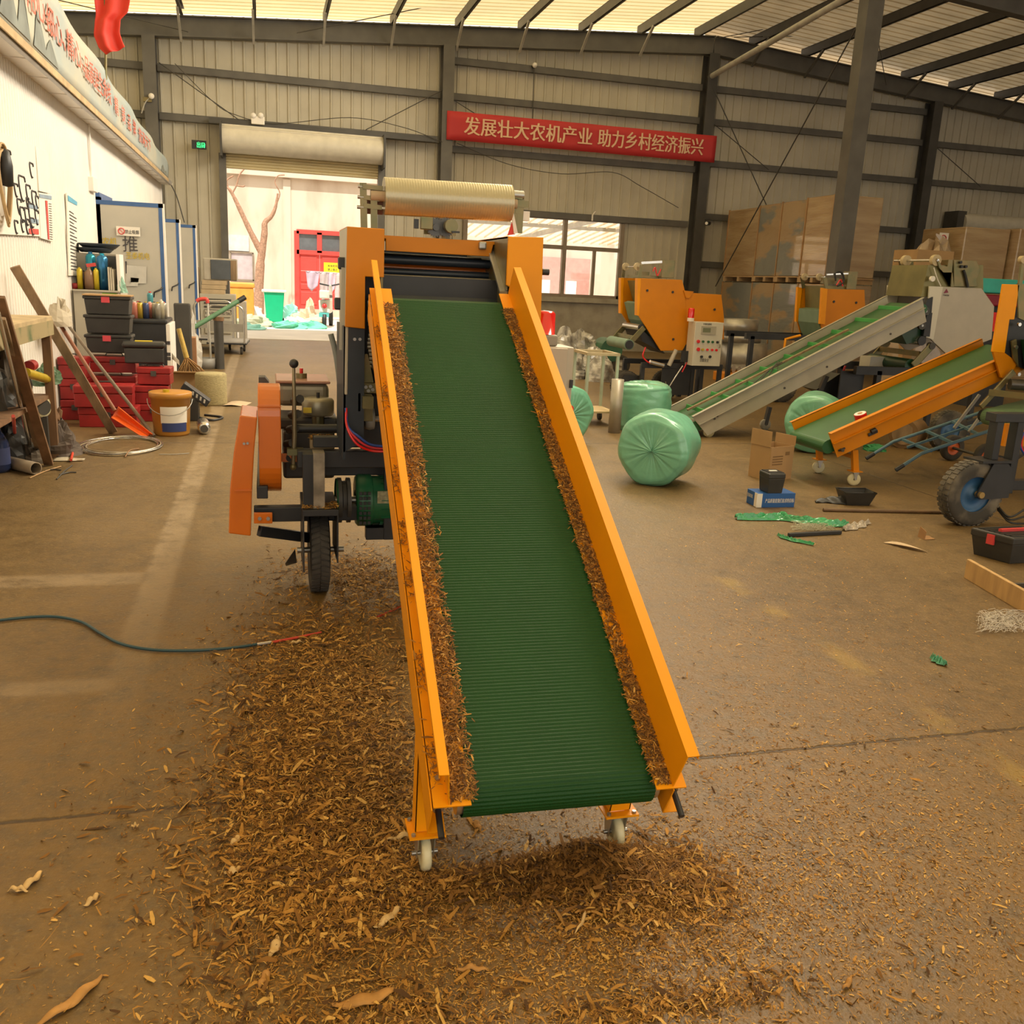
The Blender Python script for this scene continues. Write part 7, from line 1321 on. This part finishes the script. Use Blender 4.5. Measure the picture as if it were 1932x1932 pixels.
def film_strip(nm,lb,pts,w_,mt_,amp=.03,cat='plastic',seed=1):
    r=random.Random(seed); P=bez([gz(*q) for q in pts],6); m=M(); n=len(P); ph=[r.uniform(0,6) for _ in range(5)]
    def fn(u,v):
        k=min(n-1.001,u*(n-1)); i=int(k); p=P[i].lerp(P[min(n-1,i+1)],k-i); d=(P[min(n-1,i+1)]-P[max(0,i-1)]).normalized(); s=V((-d.y,d.x,0)); ww=w_*(.35+.65*math.sin(PI*min(.96,max(.04,u))))*(1+.25*math.sin(u*17+ph[0]))
        return p+s*(v-.5)*ww+Z*(.006+amp*(abs(math.sin(v*9+u*19+ph[1])*math.sin(u*13-v*5+ph[2]))+.4*abs(math.sin(u*37+v*11+ph[3])))*(1-abs(2*v-1)**3))
    m.grid(fn,70,18,False); return m.build(nm,mt_,label=lb,cat=cat,solid=.0012)
m_gfilm=mat('green_film',(.04,.32,.13),.25,var=.2,coat=.5); 
film_strip('green_film','crumpled green film trailing on the floor before the flat blue box',((1388,980),(1430,981),(1470,979),(1510,986),(1570,992),(1600,995)),.11,m_gfilm,.035,seed=3)
film_strip('green_film','small green film strip in front of the dark stub bar',((1467,1012),(1490,1020),(1535,1030)),.035,m_gfilm,.015,seed=5)
film_strip('green_film','tiny green film scrap alone on the lower right floor',((1758,1243),(1770,1250),(1784,1258)),.05,mat('mint_film',(.10,.36,.22),.3),.018,seed=8)
film_strip('clear_film','crumpled clear film right of the green film',((1590,1002),(1612,995),(1638,988)),.09,mat('clear_film',(.52,.46,.38),.2,coat=.6,alpha=.75),.022,seed=9)
nm_=M(); rr_=random.Random(11)
def net(cx,cy,sx,sy,n,lb,mt_,hh=.02):
    m=M()
    for k in range(n):
        a=gz(cx+rr_.uniform(-sx,sx),cy+rr_.uniform(-sy,sy),rr_.uniform(.003,hh)); b=gz(cx+rr_.uniform(-sx,sx),cy+rr_.uniform(-sy,sy),rr_.uniform(.003,hh)); b=a+(b-a)*.6; m.tube([a,a.lerp(b,.5)+Z*rr_.uniform(0,hh*.6)+V((rr_.uniform(-.01,.01),rr_.uniform(-.01,.01),0)),b],.0011,3,caps=False)
    o=m.build('net_scrap',mt_,label=lb,cat='netting'); o['kind']='stuff'; return o
net(1535,992,45,10,260,'pale netting fibres between the green film and the dark stub bar',mat('net_pale',(.46,.44,.30),.5))
net(1895,1172,55,22,260,'white netting fibres at the right frame edge',mat('net_white',(.66,.60,.52),.4),.03)
a,b=gz(1488,1009,.014),gz(1586,1004,.014); M().bar(a,b,.028,.022).build('stub_bar',m_black,label='short dark bar lying before the pale netting',cat='bar',bevel=.003)
p=gz(1708,1040); g=M(); P=[gz(x,y) for x,y in((1668,1025),(1690,1040),(1712,1050),(1748,1042),(1715,1034),(1690,1030))]; g.grid(lambda u,v: P[0].lerp(P[3],u)*(1-.0)+V((.0,(v-.5)*.10*math.sin(PI*max(.05,min(.95,u))),.005+.03*abs(v-.5)*math.sin(PI*u))),10,6); g.build('paper_piece',mat('kraft_paper',(.58,.44,.28),.8),label='folded pale paper piece on the floor left of the wooden rake',cat='paper',solid=.0015)
p=gz(1750,1017); m=M(); c_=fl_(p,0); m.prism([c_+V((-.04,-.02,0)),c_+V((.04,-.02,.003)),c_+V((.05,.06,.003)),c_+V((-.03,.06,0))],(0,0,.003)); m.prism([c_+V((-.04,-.02,0)),c_+V((-.03,.06,0)),c_+V((-.02,.06,.07)),c_+V((-.035,-.02,.055))],(.003,0,0)); m.build('cardboard_corner',mat('dark_cardboard2',(.33,.18,.075),.8),label='bent cardboard corner standing on the floor near the right-hand tyre',cat='cardboard')
a,b=gz(1822,1090),gz(1960,1172); d=(b-a).normalized(); t=thing('floor_rake','wooden floor scraper board with a dark handle at the right edge','scraper',(a+b)/2); s=V((-d.y,d.x,0)); s=-s if s.x<0 else s
M().ob((a+b)/2+Z*.055,d*(b-a).length/2,s*.012,Z*.055).build('board',mat('pine_board',(.52,.33,.14),.7,var=.2,scale=16,stretch=(1,1,.2)),t,bevel=.003)
c_=a.lerp(b,.52)+Z*.07; M().bar(c_+s*.012,c_+s*.35+d*.25+Z*.12,.025,.025).build('handle',m_dgrey,t); c2=a.lerp(b,.5); p=gz(1903,1130,.03); M().cyl(gy(1902,1105,a.lerp(b,.55).y-.02),gy(1902,1105,a.lerp(b,.55).y+.02),.006,n=8).build('bolt',m_black,t)

# ================================================================ chaff
def chip_mesh(nm,pos,nrm_tilt,yaw,ln,wd,curl,mats_,mi,label,cat='chaff',base=None):
    n=len(pos); c,s_=np.cos(yaw),np.sin(yaw)
    d=np.stack([c,s_,np.zeros(n)],1); e=np.stack([-s_,c,np.zeros(n)],1)
    d[:,2]=np.sin(nrm_tilt[:,0])*.9; e[:,2]=np.sin(nrm_tilt[:,1])*.9
    if base is not None: d=d@base; e=e@base; up=np.tile(base[2],(n,1))
    else: up=np.tile(np.array([0,0,1.]),(n,1))
    L=ln[:,None]/2; W=wd[:,None]/2; cu=curl[:,None]*up
    v=np.stack([pos-d*L-e*W*.6,pos-d*L+e*W*.6,pos-e*W+cu,pos+e*W+cu,pos+d*L-e*W*.5,pos+d*L+e*W*.4],1).reshape(-1,3)
    f=np.stack([np.array([[0,2,3,1],[2,4,5,3]])+6*k for k in range(n)]).reshape(-1,4)
    me=D.meshes.new(nm); me.vertices.add(len(v)); me.vertices.foreach_set('co',v.ravel())
    me.loops.add(f.size); me.loops.foreach_set('vertex_index',f.ravel()); me.polygons.add(len(f)); me.polygons.foreach_set('loop_start',np.arange(0,f.size,4)); 
    for m_ in mats_: me.materials.append(m_)
    me.polygons.foreach_set('material_index',np.repeat(mi,2)); me.update(calc_edges=True); me.validate()
    o=D.objects.new(nm,me); C.objects.link(o); o['kind']='stuff'; o['label']=label; o['category']=cat; return o
ST=[mat('straw_light',(.62,.36,.085),.75,var=.15,scale=30),mat('straw_mid',(.43,.21,.034),.8,var=.2,scale=30),mat('straw_brown',(.22,.098,.015),.85,var=.2,scale=30),mat('straw_dark',(.085,.038,.009),.9,var=.2,scale=30)]
def gauss(n,cx,cy,sx,sy,th=0.):
    a=rng.normal(0,sx,n); b=rng.normal(0,sy,n); c,s_=math.cos(th),math.sin(th); return np.stack([cx+a*c-b*s_,cy+a*s_+b*c],1)
def uni(n,x0,x1,y0,y1): return np.stack([rng.uniform(x0,x1,n),rng.uniform(y0,y1,n)],1)
def hmap(p):
    x,y=p[:,0],p[:,1]
    h=.062*np.exp(-((x-.80)/.13)**2-((y-1.99)/.055)**2)+.045*np.exp(-((x-.60)/.22)**2-((y-2.0)/.04)**2)+.03*np.exp(-((x-.92)/.15)**2-((y-1.87)/.1)**2)+.05*np.exp(-((x-.7)/.28)**2-((y-3.85)/.35)**2)+.028*np.exp(-((x-.12)/.17)**2-((y-2.6)/.5)**2)
    return h
P1=np.concatenate([gauss(11000,.10,3.0,.15,.50),gauss(7000,.08,2.42,.17,.26),gauss(4000,.10,2.05,.16,.16),gauss(5000,.31,2.7,.08,.5),
 gauss(8500,.82,1.99,.11,.05),gauss(4200,.60,2.0,.17,.03),gauss(5200,.90,1.86,.12,.09),gauss(1500,1.0,1.95,.1,.1),gauss(350,.62,1.83,.16,.06),
 gauss(900,.20,1.60,.15,.04),gauss(1000,.0,1.73,.15,.10),gauss(900,.80,1.52,.14,.025),gauss(500,1.0,1.5,.2,.05),gauss(4500,.42,3.7,.25,.4),gauss(6500,.42,4.5,.2,.25),
 gauss(900,1.55,2.1,.4,.35),gauss(500,1.5,1.5,.3,.12),gauss(700,1.9,2.6,.5,.5),uni(1100,-.6,1.8,1.3,2.8)])
# clumps: pull every chip a little towards a random nearby heap centre
hc=P1[rng.integers(0,len(P1),420)]
idx=rng.integers(0,420,len(P1)); dist=np.linalg.norm(P1-hc[idx],axis=1)
for _ in range(6):
    j=rng.integers(0,420,len(P1)); dj=np.linalg.norm(P1-hc[j],axis=1); b_=dj<dist; idx[b_]=j[b_]; dist[b_]=dj[b_]
k=np.where(dist<.25,.35,0)[:,None]; P1=P1*(1-k)+hc[idx]*k
bad=((P1[:,0]-.2265)**2<.055**2)&(P1[:,1]>4.16)&(P1[:,1]<4.6); P1=P1[~bad]; n=len(P1)
ln=rng.lognormal(math.log(.0145),.62,n).clip(.004,.075); wd=(ln*rng.uniform(.10,.36,n)).clip(.0012,.011)
fib=rng.random(n)<.38; ln=np.where(fib,(ln*1.7).clip(.012,.08),ln); wd=np.where(fib,rng.uniform(.0009,.0019,n),wd)
near_=P1[:,1]<1.8; ln=np.where(near_,ln*.8,ln); wd=np.where(near_,wd*.85,wd)
far=(P1[:,0]>1.15); ln=np.where(far,ln*.62,ln); wd=np.where(far,wd*.7,wd)
z=hmap(P1)*rng.uniform(.25,1.05,n)+rng.uniform(.002,.009,n)
sel=rng.random(n); mi=np.where(sel<.15,0,np.where(sel<.50,1,np.where(sel<.85,2,3)))
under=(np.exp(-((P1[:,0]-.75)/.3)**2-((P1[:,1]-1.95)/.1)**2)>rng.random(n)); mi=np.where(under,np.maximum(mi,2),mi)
tilt=rng.normal(0,.40,(n,2)); tilt[:,0]*=np.where(ln>.03,.5,1)
A_=[np.column_stack([P1,z]),tilt,rng.uniform(0,2*PI,n),ln,wd,rng.uniform(-.003,.006,n),mi]
# fine dust of crumbs
P2=np.concatenate([gauss(12000,.25,2.6,.28,.7),gauss(9000,.9,1.9,.45,.22),gauss(6000,1.7,2.0,.5,.45),gauss(5000,.4,1.55,.5,.14),gauss(8000,.75,1.75,.35,.14),gauss(4000,1.5,1.9,.4,.3),gauss(5000,2.0,2.8,.6,.6),gauss(5000,.5,3.6,.4,.5),gauss(2600,2.9,4.6,.6,.6),uni(5000,-.7,2.3,1.2,3.2),gauss(1500,2.4,3.6,.4,.25)]); n=len(P2)
ln=rng.lognormal(math.log(.0062),.4,n).clip(.002,.016); wd=ln*rng.uniform(.15,.5,n); sel=rng.random(n)
B_=[np.column_stack([P2,hmap(P2)*.6+rng.uniform(.001,.003,n)]),rng.normal(0,.2,(n,2)),rng.uniform(0,2*PI,n),ln,wd,rng.uniform(0,.0015,n),np.where(sel<.3,0,np.where(sel<.7,1,2))]
pz,tz,yz,lz,wz,cz,mz=[np.concatenate([a,b]) for a,b in zip(A_,B_)]
chip_mesh('corn_chaff',pz,tz,yz,lz,wz,cz,ST,mz,'loose brown corn chaff and crumbs strewn over the floor around the foreground conveyor')
# mound surface under the loose bits
md=M()
def fn(u,v):
    x=.15+u*1.15; y=1.72+v*.42; hh=float(hmap(np.array([[x,y]]))[0]); e=min(u,1-u,v,1-v)*8
    return V((x,y,hh*.7*min(1,e)*(1+.12*math.sin(x*70)*math.sin(y*90))-.008))
md.grid(fn,60,30); o=md.build('chaff_mound',m_chaff,label='low dark mound of chaff under the front end of the green conveyor',cat='chaff'); o['kind']='stuff'
# chaff lying along the base plates of the conveyor
B=np.array([list(cT),list(cD),list(cN)])
for sg,t0,t1,lb in ((-1,-.274,-.206,'chaff packed along the left edge of the green belt'),(1,.216,.262,'chaff packed along the right edge of the green belt')):
    n=13000 if sg<0 else 10000
    s_=rng.uniform(-.06,2.12,n); dens=.55+.45*np.sin(s_*9+sg)*np.sin(s_*4.1); keep=rng.random(n)<dens+.35; s_=s_[keep]; n=len(s_)
    t=t0+(t1-t0)*(rng.beta(1.25,1.5,n) if sg<0 else rng.beta(1.5,1.25,n)); out=rng.random(n)<.03; t=np.where(out,t+(.02 if sg<0 else -.015)*rng.random(n),t)
    h=.0105+rng.uniform(0,.009,n)*(1-np.abs((t-(t0+t1)/2)/((t1-t0)/2)).clip(0,1)*.7)
    pos=np.array(cO)[None]+t[:,None]*B[0]+s_[:,None]*B[1]+h[:,None]*B[2]
    ln=rng.lognormal(math.log(.0105),.42,n).clip(.004,.032); sel=rng.random(n)
    chip_mesh('belt_edge_chaff',pos,rng.normal(0,.2,(n,2)),rng.uniform(0,2*PI,n),ln,(ln*rng.uniform(.1,.3,n)).clip(.0012,.005),rng.uniform(0,.002,n),ST,np.where(sel<.05,0,np.where(sel<.2,1,np.where(sel<.72,2,3))),lb,base=B)
# chaff on the left outer flange and on the baler ledges
n=420; s_=np.concatenate([rng.normal(c,.04,60) for c in (.05,.3,.62,.8,1.05,1.5,1.9)]); t=rng.uniform(-.315,-.29,n)
pos=np.array(cO)[None]+t[:,None]*B[0]+s_[:,None]*B[1]+(.012+rng.uniform(0,.008,n))[:,None]*B[2]; ln=rng.lognormal(math.log(.012),.4,n).clip(.004,.03); sel=rng.random(n)
chip_mesh('rail_ledge_chaff',pos,rng.normal(0,.3,(n,2)),rng.uniform(0,2*PI,n),ln,ln*.2,rng.uniform(0,.002,n),ST,np.where(sel<.3,1,2),'small clumps of chaff on the outer ledge of the left conveyor rail',base=B)
n=900; pos=np.column_stack([rng.uniform(.148,.302,n),rng.uniform(4.135,4.25,n),.457+rng.uniform(0,.012,n)]); a=rng.random(n)<.4
pos[a]=np.column_stack([rng.uniform(.19,.3,a.sum()),rng.uniform(4.36,4.44,a.sum()),.738+rng.uniform(0,.014,a.sum())]); ln=rng.lognormal(math.log(.014),.4,n).clip(.005,.035); sel=rng.random(n)
chip_mesh('ledge_chaff',pos,rng.normal(0,.25,(n,2)),rng.uniform(0,2*PI,n),ln,ln*.2,rng.uniform(0,.002,n),ST,np.where(sel<.3,0,np.where(sel<.7,1,2)),'chaff settled on the baler wheel fork and tray')
# single husks large enough to point at
def husk(px,py,L_,W_,yaw,lb,mt=None,lift=.012,z=0.,cat='husk',bend=.3):
    p=gz(px,py,z); d=V((math.cos(yaw),math.sin(yaw),0)); e=V((-d.y,d.x,0)); m=M(); q=random.Random(px)
    ph=q.uniform(0,6)
    def fn(u,v):
        a=(u-.5)*L_; ww=W_*(math.sin(PI*min(.98,max(.04,u)))**.6); b_=(v-.5)*ww
        return V((p.x,p.y,z+.004))+d*a+e*(b_+bend*L_*(u-.5)**2)+Z*(lift*(1-(2*v-1)**2*.6)*math.sin(PI*(u*.9+.05))+.004*math.sin(u*14+ph))
    m.grid(fn,14,5); return m.build('corn_husk',mt or ST[0],label=lb,cat=cat,group='corn husks on the floor',solid=.0012,origin=(p.x,p.y,z))
hl=mat('husk_pale',(.66,.44,.18),.7,var=.2,scale=25,stretch=(1,1,1)); hb=mat('husk_orange',(.48,.24,.06),.7,var=.25,scale=25)
for a in ((690,1892,.14,.035,.15,'broad orange husk at the bottom centre of the floor',hb),(140,1892,.16,.028,.85,'long split stalk in the bottom left corner',hb),(175,1702,.05,.016,1.0,'pale bent husk alone on the left floor below the painted strip',hl),(60,1668,.09,.02,1.1,'folded pale husk near the left frame edge',hl),(35,1682,.05,.012,2.9,'small leaf beside the folded husk at the left edge',hl),(445,1590,.045,.018,1.0,'curled pale husk left of the conveyor caster',hl),(440,1648,.045,.026,.5,'rounded husk piece below the curled husk',hl),(735,1735,.10,.022,.75,'long husk blade in front of the left caster',hl),(760,1582,.09,.02,.3,'pale pointed husk touching the left caster',hl),(890,1832,.07,.016,2.95,'twisted husk on bare floor below the conveyor mound',hb),(1100,1740,.10,.008,1.0,'thin curved straw below the conveyor mound',hl),(900,1560,.05,.018,1.9,'brown leaf scrap on the floor under the belt end',hb),(500,1850,.06,.02,1.2,'upright brown husk left of the broad orange husk',hb),(255,1563,.02,.012,.2,'small square husk chip left of the chaff field',hl),(560,1215,.06,.014,.2,'pale husk strip beside the red hose end',hl),(1500,1372,.035,.01,.1,'small straw bit right of the conveyor rail',hl),(1600,2000-140,.05,.012,.6,'brown husk scrap at the lower right floor',hb),(520,1790,.07,.022,1.3,'pair of crossed husks in the lower left chaff',hl)):
    husk(*a[:6],mt=a[6])
